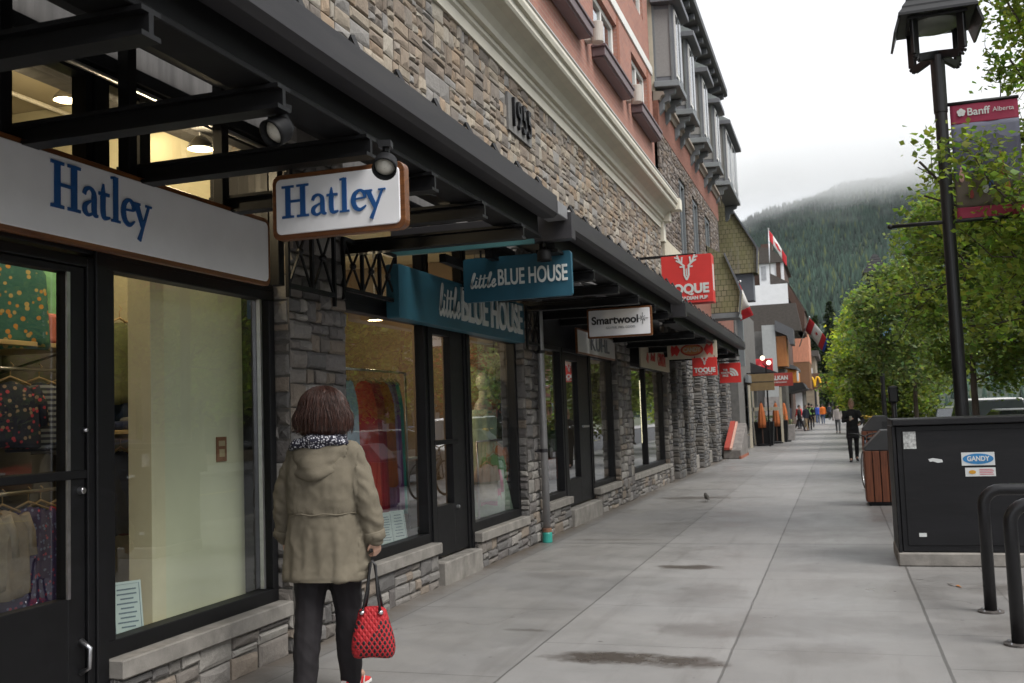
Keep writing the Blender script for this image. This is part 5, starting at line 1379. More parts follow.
# dark post behind the bins
T = thing('parking_post', 'slim black post behind the cabinet at the tree line', 'post', (1.12, 22.5, 0)); m = MB(); m.tube([(1.12, 22.5, 0), (1.12, 22.5, 1.72)], .05, 10); m.build('pole', LAMPB, T, smooth=True); m = MB(); m.box(1.02, 1.22, 22.42, 22.58, 1.55, 1.9); m.build('head', LAMPB, T, bevel=.03)

# small bird on the pavement
T = thing('bird', 'small dark bird standing on the pavement', 'bird', (-2.17, 17., 0), RAD(110))
m = MB(); P_ = [(-.10, .055), (-.05, .075), (0, .085), (.05, .10), (.085, .13), (.11, .125)]; r_ = [.012, .032, .042, .034, .024, .008]
m.tube([(x, 0, z) for x, z in P_], r_, 12); m.bar((-.09, 0, .06), (-.17, 0, .05), .03, .008)
for q in (-.015, .015): m.tube([(.0, q, .055), (.005, q, .002), (.03, q, .002)], .004, 6)
m.tube([(.108, 0, .127), (.135, 0, .12)], [.006, .002], 6)
remesh(m.build('body', pm('bird_feathers', (.05, .045, .04), .8, .4, 30), T, local=True), .005, 1)
# ================================================================== ground
def struct(o): o['kind'] = 'structure'; return o
# pavement: one slab with its own joint pattern and damp stains
mp = bpy.data.materials.new('concrete_pavement'); N = NT(mp); OB = N.obj()
sx = N.n('ShaderNodeSeparateXYZ'); N.l(OB, sx.inputs[0]); X, Y = sx.outputs[0], sx.outputs[1]
wob = N.math('MULTIPLY', N.math('SUBTRACT', N.noise(OB, 3., 2), .5), .012)
def line(v, at, w): return N.math('LESS_THAN', N.math('ABSOLUTE', N.math('SUBTRACT', N.math('ADD', v, wob), at)), w)
mask = None
def orr(a, b): return b if a is None else N.math('MAXIMUM', a, b)
for xj, w in ((-3.30, .005), (-1.96, .007), (-.72, .008), (.51, .010)): mask = orr(mask, line(X, xj, w))
inlane = N.math('LESS_THAN', X, .51); paver = N.math('GREATER_THAN', X, .52)
# cross joints: lane by lane
def cross(pitch, off, w, cond=None):
    f = N.math('PINGPONG', N.math('ADD', N.math('ADD', Y, off), wob), pitch / 2)
    k = N.math('LESS_THAN', f, w)
    return k if cond is None else N.math('MULTIPLY', k, cond)
mask = orr(mask, cross(2.02, .42, .0045, N.math('LESS_THAN', X, -1.96)))
mask = orr(mask, cross(1.35, .20, .003, N.math('MULTIPLY', inlane, N.math('GREATER_THAN', X, -1.96))))
wide = cross(8.1, 4.55, .055, inlane)
paverl = N.math('MULTIPLY', N.math('MAXIMUM', N.math('LESS_THAN', N.math('PINGPONG', N.math('ADD', X, -.51), .31), .006), N.math('LESS_THAN', N.math('PINGPONG', N.math('ADD', Y, .05), .45), .006)), paver)
mask = orr(mask, N.math('MULTIPLY', paverl, .7))
big = N.noise(OB, .55, 5, .6); mid = N.noise(OB, 2.4, 7, .65, .6); fine = N.noise(OB, 46., 5, .7)
c = N.mix(N.ramp(mid, .25, .75), (.138, .135, .133), (.228, .222, .218))
c = N.mix(N.math('MULTIPLY', N.ramp(big, .35, .7), .5), c, (.27, .265, .262))
grain = N.math('GREATER_THAN', N.noise(OB, 190., 2, .5), .63)
c = N.mix(N.math('MULTIPLY', grain, .5), c, (.085, .083, .08))
c = N.mix(N.math('MULTIPLY', N.ramp(fine, .3, .75), .22), c, (.17, .165, .16))
lane3 = N.math('MULTIPLY', N.math('GREATER_THAN', X, -1.96), N.math('LESS_THAN', X, -.72))
c = N.mix(N.math('MULTIPLY', lane3, .28), c, (.32, .315, .313))
lane4 = N.math('MULTIPLY', N.math('GREATER_THAN', X, -.72), N.math('LESS_THAN', X, .51))
c = N.mix(N.math('MULTIPLY', lane4, .25), c, (.185, .18, .175))
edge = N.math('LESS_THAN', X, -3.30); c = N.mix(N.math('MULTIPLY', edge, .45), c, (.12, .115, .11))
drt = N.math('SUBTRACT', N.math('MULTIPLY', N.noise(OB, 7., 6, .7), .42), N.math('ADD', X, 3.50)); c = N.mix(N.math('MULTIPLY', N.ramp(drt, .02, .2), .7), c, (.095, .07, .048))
vc = N.n('ShaderNodeTexVoronoi'); vc.feature = 'DISTANCE_TO_EDGE'; vc.inputs['Scale'].default_value = .33; vmx = N.n('ShaderNodeVectorMath'); vmx.operation = 'ADD'; nzv = N.n('ShaderNodeTexNoise'); nzv.inputs['Scale'].default_value = 1.8; nzv.inputs['Detail'].default_value = 5.; N.l(OB, nzv.inputs['Vector']); N.l(OB, vmx.inputs[0]); N.l(nzv.outputs['Color'], vmx.inputs[1]); N.l(vmx.outputs[0], vc.inputs['Vector'])
crk = N.math('MULTIPLY', N.math('LESS_THAN', vc.outputs['Distance'], .0016), N.math('GREATER_THAN', N.noise(OB, .35, 2), .52)); c = N.mix(N.math('MULTIPLY', crk, .7), c, (.07, .066, .06))
lid = N.math('ADD', N.math('ADD', N.math('GREATER_THAN', X, -3.3), N.math('GREATER_THAN', X, -1.96)), N.math('ADD', N.math('GREATER_THAN', X, -.72), N.math('GREATER_THAN', X, .51)))
wn = N.n('ShaderNodeTexWhiteNoise'); wn.noise_dimensions = '2D'; cmb = N.n('ShaderNodeCombineXYZ'); N.l(lid, cmb.inputs[0]); N.l(N.math('FLOOR', N.math('DIVIDE', N.math('ADD', Y, .42), 2.02)), cmb.inputs[1]); N.l(cmb.outputs[0], wn.inputs['Vector'])
c = N.mix(N.math('MULTIPLY', N.math('GREATER_THAN', wn.outputs['Value'], .5), .16), c, (.16, .153, .147)); c = N.mix(N.math('MULTIPLY', wn.outputs['Value'], .18), c, (.36, .35, .34))
streak = N.noise(N.scalev(OB, (3.2, .35, 1)), 1.6, 6, .7, .5); c = N.mix(N.math('MULTIPLY', N.ramp(streak, .52, .72), .38), c, (.13, .123, .116))
# damp stains with their own shapes
stain = None
for (cx, cy, rx, ry, k) in ((-1.45, 6.2, .46, .19, 1.), (-1.0, 6.17, .34, .18, .95), (-.9, 7.1, .55, .3, .4), (-.2, 6.5, .4, .35, .35), (-1.1, 8.6, .35, .5, .35), (-.1, 9.9, .5, .4, .3), (-2.6, 9.3, .4, .3, .3), (-.4, 12.6, .5, .7, .3), (1.3, 8.9, .5, .35, .45), (-1.46, 9.9, .38, .16, .95), (-2.5, 17.8, .75, .35, .7), (-1.5, 17.8, .5, .12, .5), (-2.2, 6.9, .2, .05, .5), (-.3, 7.4, .8, .5, .32), (.1, 8.8, .7, .6, .28), (-1.2, 8.3, .5, .4, .25), (.3, 14.0, .6, .9, .25), (1.2, 7.4, .5, .5, .35), (-2.7, 12.0, .7, .12, .35), (-3.1, 24., .4, 1.6, .3)):
    dx = N.math('DIVIDE', N.math('SUBTRACT', X, cx), rx); dy = N.math('DIVIDE', N.math('SUBTRACT', Y, cy), ry)
    d = N.math('ADD', N.math('MULTIPLY', dx, dx), N.math('MULTIPLY', dy, dy))
    d = N.math('ADD', d, N.math('MULTIPLY', N.math('SUBTRACT', N.noise(OB, 5.5, 6, .7), .5), 2.6))
    s_ = N.math('MULTIPLY', N.ramp(d, .2, 1.25, (1, 1, 1, 1), (0, 0, 0, 1)), k)
    stain = s_ if stain is None else N.math('MAXIMUM', stain, s_)
c = N.mix(N.math('MULTIPLY', stain, .86), c, (.055, .043, .034))
c = N.mix(N.math('MULTIPLY', wide, .42), c, (.12, .118, .115))
c = N.mix(N.math('MULTIPLY', mask, .75), c, (.065, .062, .058))
gum = N.n('ShaderNodeTexVoronoi'); gum.inputs['Scale'].default_value = 3.4; N.l(OB, gum.inputs['Vector'])
c = N.mix(N.math('MULTIPLY', N.math('LESS_THAN', gum.outputs['Distance'], .06), .6), c, (.085, .08, .075))
b = N.bsdf(Base_Color=c)
wet = N.noise(OB, .9, 4, .6, .4)
r = N.math('SUBTRACT', N.math('ADD', .40, N.math('MULTIPLY', mid, .3)), N.math('MULTIPLY', N.ramp(wet, .38, .66), .22))
r = N.math('SUBTRACT', r, N.math('MULTIPLY', stain, .15))
N.l(r, b.inputs['Roughness']); b.inputs['Specular IOR Level'].default_value = .5
h = N.math('SUBTRACT', N.math('ADD', N.math('MULTIPLY', fine, .35), N.math('MULTIPLY', mid, .3)), N.math('MULTIPLY', mask, 1.5))
N.l(N.bump(h, .5, .006), b.inputs['Normal']); N.done(b)
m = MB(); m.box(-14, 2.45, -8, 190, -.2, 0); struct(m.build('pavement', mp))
m = MB()
for k in range(100): m.box(2.452, 2.62, -8 + k * 1.98, -8 + k * 1.98 + 1.975, -.2, -.004)
struct(m.build('kerb', CONC, bevel=.015))
ASP = pm('asphalt', (.055, .055, .058), .75, .25, 1.2, .5, 120)
m = MB(); m.box(2.625, 13.0, -60, 400, -.3, -.13); struct(m.build('road', ASP))
m = MB()
for k in range(60): m.box(7.75, 7.87, -40 + k * 6, -37 + k * 6, -.128, -.126)
struct(m.build('road_marking', pm('road_paint', (.6, .5, .12), .7, .2)))
m = MB(); m.box(13.005, 18, -60, 300, -.3, .0); struct(m.build('far_pavement', pm('far_pavement_concrete', (.30, .29, .28), .8, .2, 1.5)))
m = MB(); m.box(-4000, 4000, -1500, 6000, -2, -.305); struct(m.build('ground', pm('far_ground', (.09, .10, .06), .95, .3, .02, 0)))

# ================================================================== second building: stone piers, brick, grey bay windows
B2 = thing('shop_building', 'brick and stone building with grey bay windows and deep eaves', 'building', (-3.6, 30, 0))
BRICK = pm('dark_red_brick_band', (.20, .085, .06), .9, .35, 18, .6, 50)
GREYP = pm('grey_bay_paint', (.115, .12, .135), .55, .1, 4, .05)
GREYL = pm('light_grey_trim', (.165, .18, .19), .55, .1, 4, .05)
CREAMW = pm('cream_render', (.52, .47, .37), .85, .1, 5, .1)
DGLASS = pm('dark_window_glass', (.03, .035, .04), .08, .2, 3, 0, spec=1.)
MOSS = bpy.data.materials.new('mossy_shingles'); N = NT(MOSS); o_ = N.obj()
sx = N.n('ShaderNodeSeparateXYZ'); N.l(o_, sx.inputs[0])
br = N.n('ShaderNodeTexBrick'); br.inputs['Scale'].default_value = 1.; br.inputs['Brick Width'].default_value = .16; br.inputs['Row Height'].default_value = .17; br.inputs['Mortar Size'].default_value = .012
cb = N.n('ShaderNodeCombineXYZ'); N.l(N.math('ADD', sx.outputs[0], sx.outputs[1]), cb.inputs[0]); N.l(sx.outputs[2], cb.inputs[1]); N.l(cb.outputs[0], br.inputs['Vector'])
br.inputs['Color1'].default_value = (.27, .235, .155, 1); br.inputs['Color2'].default_value = (.185, .16, .11, 1); br.inputs['Mortar'].default_value = (.05, .045, .03, 1)
c = N.mix(N.ramp(N.noise(o_, 1.1, 6, .65), .38, .62), br.outputs['Color'], N.mix(.6, br.outputs['Color'], (.19, .185, .08)))
c = N.mix(N.math('MULTIPLY', N.ramp(N.noise(N.scalev(o_, (3, 3, .5)), 1.4, 5), .55, .75), .6), c, (.26, .25, .22))
b = N.bsdf(Base_Color=c, Roughness=.95); N.l(N.bump(br.outputs['Fac'], -.8, .02), b.inputs['Normal']); N.done(b)
SLATE = pm('slate_roof', (.10, .115, .115), .7, .25, 9, .4, 30)
DKROOF = pm('brown_shingle_roof', (.075, .065, .058), .9, .25, 6, .5, 14, stretch=(1, 1, 3))
DBROWN = pm('dark_brown_timber', (.075, .04, .028), .7, .2, 6, .2)
for k, (y0, y1) in enumerate(((22.9, 23.8), (24.6, 25.6), (27.3, 28.4), (30.2, 31.4), (33.6, 34.9))):
    s = MB(); rs = random.Random(40 + k)
    stones(s, on_x(-3.50), y0, y1, 0, 3.9, rs, PAL_DARK, (.4, .2), depth=.04); stones(s, on_y(y0), -4.4, -3.48, 0, 3.9, rs, PAL_DARK, (.36, .19), depth=.03)
    s.tone = (.12, .12, .12); s.box(-4.5, -3.51, y0 + .01, y1, 0, 3.9); s.build('stone_pier', STONE_T, B2)
    if k < 4:
        y2 = (24.6, 27.3, 30.2, 33.6)[k]
        m = MB(); m.box(-4.2, -3.62, y1 + .01, y2 - .01, 0, .36); m.build('sill', CONC, B2, bevel=.015)
        m = MB(); m.box(-4.15, -4.1, y1 + .01, y2 - .01, .362, 3.3); m.build('shop_window', DGLASS, B2)
m = MB(); m.box(-4.4, -3.55, 22.25, 38, 3.3, 3.9); m.build('shop_fascia', BLKB, B2)
# wall of the second storey with three windows
W2 = [(25.1, 26.4), (27.6, 29.0), (30.3, 31.8)]
s = MB(); rs = random.Random(9); PAL_GREY2 = [(.17, .14, .12), (.20, .17, .15), (.14, .12, .11), (.24, .21, .19), (.18, .14, .11)]; X = on_x(-3.53); yy = 22.3
for a, b in W2 + [(34.0, 34.0)]:
    stones(s, X, yy, a, 5.45, 7.95, rs, PAL_GREY2, (.34, .18), depth=.03); yy = b
for a, b in W2: stones(s, X, a, b, 7.5, 7.95, rs, PAL_GREY2, (.3, .18), depth=.03)
s.build('stone_wall', STONE_T, B2)
for a, b in W2:
    m = MB(); m.box(-3.7, -3.56, a, a + .1, 5.5, 7.5); m.box(-3.7, -3.56, b - .1, b, 5.5, 7.5); m.box(-3.7, -3.56, a + .1, b - .1, 7.4, 7.5); m.box(-3.7, -3.56, (a + b) / 2 - .05, (a + b) / 2 + .05, 5.5, 7.4); w = m.build('upper_window', GREYL, B2)
    g = MB(); g.box(-3.66, -3.64, a + .1, b - .1, 5.5, 7.4); g.build('pane', DGLASS, w)
m = MB(); m.box(-3.9, -3.49, 22.3, 34.2, 5.02, 5.45); m.build('sill_band', CREAMW, B2, bevel=.01)
m = MB(); m.box(-3.9, -3.53, 22.3, 38, 3.9, 5.02); m.build('brick_wall', BRICK, B2)
m = MB(); m.box(-3.9, -3.5, 22.3, 34.3, 7.95, 8.62); m.build('brick_band', BRICK, B2)
m = MB(); m.prism([(-3.6, 8.62), (-3.46, 8.62), (-3.42, 8.70), (-3.36, 8.73), (-3.36, 8.80), (-3.6, 8.84)], 22.3, 34.4, 'xz'); m.build('moulding', pm('taupe_moulding', (.27, .23, .19), .8, .1), B2)
m = MB(); m.box(-3.9, -3.55, 22.3, 36, 8.84, 12.4); m.build('render_wall', CREAMW, B2)
m = MB(); m.box(-14, -3.905, 22.3, 38, 0, 12.4); m.build('body', DARKINT, B2)
def bay(y0, y1, x=-3.08, z0=9.05, z1=10.85, big=False):
    m = MB(); c = .18
    pl = [(-3.56, y0 - .1), (x, y0), (x, y1), (-3.56, y1 + .1)]
    m.prism(pl, z0, z1, 'xy'); b = m.build('bay_window', GREYP, B2)
    m = MB(); m.prism([(-3.56, y0 - .2), (x + .08, y0 - .08), (x + .08, y1 + .08), (-3.56, y1 + .2)], z0 - .14, z0 - .002, 'xy'); m.build('bay_base', GREYL, b, bevel=.01)
    m = MB(); m.prism([(-3.56, y0 - .3), (x + .2, y0 - .2), (x + .2, y1 + .2), (-3.56, y1 + .3)], z1 + .002, z1 + .14, 'xy'); m.build('bay_eave', GREYP, b, bevel=.01)
    m = MB(); e = [(-3.56, y0 - .28, z1 + .142), (x + .18, y0 - .18, z1 + .142), (x + .18, y1 + .18, z1 + .142), (-3.56, y1 + .28, z1 + .142), (-3.56, y0 + .1, z1 + .62), (-3.56, y1 - .1, z1 + .62)]
    m.add(e, [(0, 1, 4), (1, 2, 5, 4), (2, 3, 5), (0, 4, 5, 3), (3, 2, 1, 0)]); m.build('bay_roof', SLATE, b)
    n = 4 if big else 2
    for k in range(n):
        a = y0 + (y1 - y0) * k / n + .06; q = y0 + (y1 - y0) * (k + 1) / n - .06
        m = MB(); m.box(x + .001, x + .03, a, q, z0 + .12, z1 - .1); w = m.build('bay_sash', WHITEP if k % 2 == 0 else GREYL, b)
        m = MB(); m.box(x + .031, x + .035, a + .06, q - .06, z0 + .2, z1 - .18); m.build('pane', DGLASS, w)
    # side facing down the street: louvred grey panel
    m = MB(); d = Vector((x + 3.56, .1, 0)); 
    for (t0, t1) in ((.1, .82),):
        p = Vector((-3.56, y0 - .1, 0)); A = p + d * t0 + Vector((0, -.012, 0)); Bq = p + d * t1 + Vector((0, -.012, 0))
        m.add([(A.x, A.y, z0 + .12), (Bq.x, Bq.y, z0 + .12), (Bq.x, Bq.y, z1 - .1), (A.x, A.y, z1 - .1)], [(0, 1, 2, 3)])
    m.build('side_pane', pm('grey_screen', (.20, .195, .19), .5, .12, 40), b)
    m = MB(); p = Vector((-3.56, y0 - .1, 0))
    for t in (.06, .86):
        A = p + d * t + Vector((0, -.03, 0)); m.bar((A.x, A.y, z0), (A.x, A.y, z1), .05, .03)
    m.build('side_frame', GREYL, b)
    # scrolled corbel
    for yy in ((y0 + .1), (y1 - .1)):
        m = MB(); m.prism([(-3.56, z0 - .15), (x - .02, z0 - .15), (x - .05, z0 - .26), (x - .16, z0 - .3), (x - .17, z0 - .42), (x - .3, z0 - .46), (x - .32, z0 - .6), (-3.50, z0 - .72), (-3.56, z0 - .72)], yy - .07, yy + .07, 'xz'); m.build('corbel', GREYL, b, bevel=.01)
for a, b in ((22.45, 23.5), (24.75, 25.85), (27.55, 28.65), (30.5, 31.6)): bay(a, b)
bay(33.8, 37.4, -3.08, 9.2, 11.1, True)
# main eave with soffit brackets
m = MB(); m.prism([(-3.56, 12.0), (-2.98, 12.0), (-2.92, 12.04), (-2.92, 12.24), (-3.56, 12.5)], 22.0, 33.6, 'xz'); m.build('eave', pm('dark_grey_eave', (.06, .06, .065), .6, .15), B2)
for k in range(13):
    m = MB(); y = 22.4 + k * .9; m.prism([(-3.56, 11.55), (-3.42, 11.6), (-3.3, 11.8), (-3.02, 11.86), (-3.02, 11.998), (-3.56, 11.998)], y, y + .14, 'xz'); m.build('eave_bracket', GREYP, B2)
m = MB(); m.prism([(-2.95, 12.25), (-3.3, 12.6), (-6.5, 14.6), (-9.8, 12.5)], 22.0, 33.6, 'xz'); m.build('roof', SLATE, B2)
m = MB(); m.prism([(32.2, 12.3), (36.6, 11.3), (36.6, 11.6), (34.0, 13.6), (32.2, 13.3)], -5., -3.35, 'yz'); m.build('dormer_gable', MOSS, B2)
# red banners on its front and the olive shingled canopy roof
M1 = thing('shingle_roof', 'small mossy shingled porch roof behind the large red box sign', 'roof', (-3.1, 32.5, 4.5))
m = MB(); m.prism([(-4.0, 4.5), (-2.73, 4.5), (-2.64, 5.12), (-2.70, 5.30), (-3.06, 6.28), (-4.0, 6.9)], 31.0, 32.0, 'xz'); m.build('roof', MOSS, M1)
m = MB(); m.prism([(-2.70, 4.42), (-2.66, 4.42), (-2.57, 5.13), (-3.03, 6.34), (-3.06, 6.30), (-2.63, 5.12)], 30.9, 31.0, 'xz'); m.build('barge_board', GREYP, M1)
m = MB(); m.box(-4.0, -2.70, 31.0, 32.0, 4.34, 4.49); m.build('fascia', GREYL, M1)
M2 = thing('mossy_house', 'building with a steep mossy shingled mansard roof beyond the bay windows', 'building', (-4., 43, 0))
m = MB(); m.prism([(-9.0, 6.62), (-2.58, 6.62), (-2.53, 7.52), (-2.69, 7.91), (-3.33, 8.96), (-4.1, 10.4), (-9., 10.4)], 38.1, 39.0, 'xz'); m.build('mansard_roof', MOSS, M2)
m = MB(); m.prism([(-2.6, 6.6), (-2.56, 6.6), (-2.49, 7.54), (-3.31, 9.02), (-3.35, 8.98), (-2.55, 7.52)], 38.0, 38.099, 'xz'); m.build('barge_board', GREYP, M2)
m = MB(); m.box(-9, -2.75, 38.2, 39.0, 5.6, 6.615); m.build('wall', pm('blue_grey_boarding', (.10, .11, .13), .7, .1, 5, .2), M2)
m = MB(); m.box(-9, -4.9, 39.01, 47.5, 5.605, 9.5); m.build('upper_wall', pm('grey_boarding', (.13, .125, .12), .8, .2, 5, .2), M2)
m = MB(); m.box(-9, -3.5, 38.2, 47.5, 0, 5.6); m.build('lower_wall', pm('grey_boarding', (.13, .125, .12), .8, .2, 5, .2), M2)
m = MB(); m.box(-4.1, -3.3, 39.2, 39.5, 3.2, 5.2); m.box(-3.42, -3.3, 40.5, 44, 2.6, 2.9); m.build('trim', GREYL, M2)
m = MB(); m.box(-3.399, -3.36, 40.6, 42.2, .8, 2.5); m.build('shop_window', DGLASS, M2)
m = MB(); m.prism([(-3.6, 3.1), (-2.2, 2.9), (-2.2, 3.0), (-3.6, 3.6)], 44.3, 47, 'xz'); m.build('awning', pm('dark_awning', (.03, .03, .032), .8), M2)

# ================================================================== buildings further down the street
GW = pm('white_boarding', (.75, .76, .78), .6, .05, 3, .05)
def fb(label, loc): return thing('building', label, 'building', loc, 0, 'buildings further down the left side')
def bx(T, name, mat, x0, x1, y0, y1, z0, z1, bev=0):
    m = MB(); m.box(x0, x1, y0, y1, z0, z1); return m.build(name, mat, T, bevel=bev)
T = fb('dark building with a long white sign board and brown shingle roof', (-4, 62, 0))
bx(T, 'wall', pm('grey_boarding', (.13, .125, .12), .8, .2, 5, .2), -10, -3.6, 58.9, 68, 0, 6.0)
m = MB(); m.prism([(-10, 6.0), (-1.75, 6.0), (-1.75, 6.15), (-2.0, 7.62), (-10, 7.62)], 60, 67, 'xz'); m.build('roof', DKROOF, T)
bx(T, 'sign_board', GW, -10, -2.40, 60.1, 60.4, 7.63, 8.80); bx(T, 'sign_trim', DBROWN, -10, -2.3, 60.15, 60.6, 7.50, 7.63)
m = MB(); m.prism([(-3.4, 8.8), (-2.35, 8.8), (-1.55, 7.2), (-1.60, 6.0), (-2.0, 6.0), (-2.1, 7.3), (-2.5, 8.3)], 61, 66, 'xz'); m.build('gable', DBROWN, T)
m = MB(); m.prism([(-3.4, 8.82), (-2.3, 8.82), (-1.45, 7.2), (-1.55, 7.2), (-2.4, 9.0), (-3.4, 9.6)], 61.1, 66.5, 'xz'); m.build('upper_roof', DKROOF, T)
T = fb('building with white gable panels and dark timber under a grey roof', (-4, 76, 0))
bx(T, 'wall', DBROWN, -11, -4.95, 75.5, 84, 0, 12.3); bx(T, 'white_panel', GW, -4.94, -3.72, 75.2, 75.6, 10.6, 12.3); bx(T, 'timber_post', DBROWN, -3.715, -3.42, 75.1, 75.7, 10.6, 12.3); bx(T, 'white_panel', GW, -3.41, -3.2, 75.2, 75.6, 10.6, 12.2)
bx(T, 'side_wall', DBROWN, -4.95, -3.22, 75.61, 84, 0, 12.2)
m = MB(); m.prism([(-6, 12.2), (-3.0, 12.2), (-3.1, 12.4), (-4.1, 13.3), (-6, 13.6)], 75, 84.5, 'xz'); m.build('roof', DKROOF, T)
bx(T, 'chimney', DBROWN, -4.9, -4.1, 78, 80, 13.2, 14.1)
bx(T, 'emblem', pm('grey_emblem', (.35, .36, .38), .6), -4.8, -4.45, 75.16, 75.19, 11.0, 12.0)
T = fb('grey rendered pillar building with an orange timber bay and dark roof', (-3.5, 59, 0))
bx(T, 'column', pm('pale_grey_render', (.36, .37, .37), .8, .08), -3.85, -3.12, 58, 58.7, 2.2, 6.25)
bx(T, 'column_base', pm('stone_grey', (.27, .25, .24), .85, .2, 8, .4), -3.9, -3.08, 57.95, 58.75, 0, 2.19)
m = MB(); m.prism([(-3.1, 6.5), (-2.15, 5.95), (-2.15, 5.1), (-2.35, 5.1), (-2.5, 5.6), (-3.1, 5.9)], 57.9, 60, 'xz'); m.build('roof', pm('grey_roof_edge', (.09, .092, .1), .6, .1), T)
bx(T, 'timber_bay', wood('orange_timber', (.42, .17, .05), (.28, .10, .03), 2), -3.11, -2.55, 58.2, 60, 3.9, 5.6)
bx(T, 'lower_wall', DARKINT, -3.1, -2.75, 58.75, 62, 0, 3.8)
T = fb('copper clad building with timber band below', (-3, 86, 0))
bx(T, 'copper_wall', pm('copper_cladding', (.62, .27, .17), .45, .18, 2.5, .1, stretch=(6, 6, .6)), -5, -1.99, 85, 92, 5.28, 7.55); bx(T, 'timber_wall', wood('brown_timber_boards', (.26, .135, .07), (.17, .085, .04), 0), -5, -2.03, 85.02, 92, 3.12, 5.275)
bx(T, 'ground_floor', DARKINT, -5, -2.6, 86, 92, 0, 3.1); bx(T, 'white_window', GW, -3.55, -2.75, 85.9, 85.99, .5, 2.8)
T = fb('low orange fascia building with a black awning', (-3.6, 73, 0))
m = MB(); m.prism([(-6, 5.2), (-4.6, 5.2), (-2.55, 4.4), (-2.55, 4.2), (-6, 4.9)], 72, 79, 'xz'); m.build('roof', pm('grey_roof_edge', (.09, .092, .1), .6, .1), T)
m = MB(); m.prism([(-5.2, 3.3), (-2.62, 3.3), (-2.62, 4.15), (-5.2, 4.75)], 72.3, 79, 'xz'); m.build('orange_fascia', pm('orange_fascia_paint', (.55, .20, .03), .6, .1), T)
m = MB(); m.prism([(-4.5, 3.28), (-2.2, 3.28), (-2.0, 2.85), (-4.5, 2.3)], 71.5, 79, 'xz'); m.build('awning', pm('black_awning', (.02, .02, .021), .8), T)
bx(T, 'wall', DARKINT, -6, -3.5, 73, 82, 0, 3.2); bx(T, 'white_panel', GW, -2.60, -2.5, 72.3, 73.2, 3.4, 4.1)
T = fb('pale timber fronted building near the yellow arch sign', (-2, 112, 0))
bx(T, 'wall', pm('tan_boarding', (.22, .18, .13), .8, .2, 4), -6, -2.0, 108, 120, 0, 6.8); bx(T, 'roof', DKROOF, -6, -1.6, 107.5, 120, 6.8, 7.4); bx(T, 'white_window', GW, -2.9, -2.3, 107.9, 107.99, 3.4, 5.6)
T = thing('arch_sign', 'small brown sign with a yellow double arch far down the street', 'sign', (-2.0, 106, 3.2))
m = MB(); m.box(-2.75, -1.45, 106, 106.2, 3.3, 5.0); m.build('board', pm('brown_sign_board', (.10, .05, .03), .6), T)
m = MB()
for q in (-.3, .3): m.tube([(-2.1 + q + .28 * math.cos(t), 105.95, 3.6 + 1.0 * math.sin(t)) for t in np.linspace(0, PI, 14)], .09, 8)
m.build('arch_emblem', pm('arch_yellow', (.8, .45, .01), .5, .05), T, smooth=True)
m = MB(); m.tube([(-2.1, 106.1, 0), (-2.1, 106.1, 3.3)], .1, 8); m.build('post', LAMPB, T)
T = thing('traffic_light', 'distant dark street signal with a red round light', 'traffic light', (-.6, 118, 0))
m = MB(); m.tube([(-.6, 118, 0), (-.6, 118, 5.2)], .08, 8); m.build('pole', LAMPB, T); m = MB(); m.box(-1.1, -.1, 117.8, 118.1, 3.7, 4.5); m.build('housing', pm('signal_red', (.4, .06, .03), .5), T)
# far gable on the right end of the street
T = thing('building', 'small distant gabled building above the street end', 'building', (8, 190, 0), 0)
m = MB(); m.prism([(1., 0), (9, 0), (9, 8.5), (5, 12), (1., 8.5)], 190, 200, 'xz'); m.build('wall', pm('tan_boarding', (.22, .18, .13), .8, .2, 4), T); m = MB(); m.prism([(.4, 8.2), (5, 12.2), (9.6, 8.2), (9.6, 8.7), (5, 12.9), (.4, 8.7)], 189.5, 200.5, 'xz'); m.build('roof', DKROOF, T)

# ---- patio things
T = thing('stone_wedge', 'sloping stone balustrade with a red striped cap beside the pavement', 'balustrade', (-3.2, 33.2, 0))
m = MB(); m.prism([(32.0, 0), (34.6, 0), (34.6, 1.02), (34.3, 1.08), (32.0, .28)], -3.5, -2.95, 'yz'); m.build('stone_body', pm('balustrade_stone', (.17, .155, .145), .9, .35, 6, .6, 25), T, bevel=.02)
m = MB(); m.prism([(31.95, .285), (34.3, 1.085), (34.3, 1.16), (31.95, .36)], -3.46, -3.30, 'yz'); m.build('red_cap', pm('cap_red', (.30, .04, .025), .6, .15), T)
m = MB(); m.prism([(31.95, .285), (34.3, 1.085), (34.3, 1.14), (31.95, .34)], -3.29, -3.22, 'yz'); m.build('pink_cap', pm('cap_pink', (.5, .28, .22), .6, .15), T)
m = MB(); m.box(-3.0, -2.94, 31.9, 34.6, 0, .09); m.build('foot', pm('foot_red_brown', (.3, .1, .06), .7), T)
T = thing('patio_trellis', 'pale timber post frame at the edge of the restaurant patio', 'trellis', (-3.6, 42.5, 0))
for (x, y) in ((-3.55, 41.), (-3.35, 41.), (-3.5, 44.5), (-2.45, 47)):
    m = MB(); m.box(x - .05, x + .05, y - .05, y + .05, 0, 2.5); m.build('post', CREAMW, T)
for bb in ((-3.6, -2.4, 44.45, 44.55, 1.45, 1.6), (-3.5, -3.4, 41, 41.06, .5, .56), (-3.5, -3.4, 41, 41.06, 1.6, 1.66)): MB().box(*bb).build('rail', CREAMW, T)
ORNG = pm('rust_orange_canvas', (.42, .115, .03), .8, .12, 8, .2)
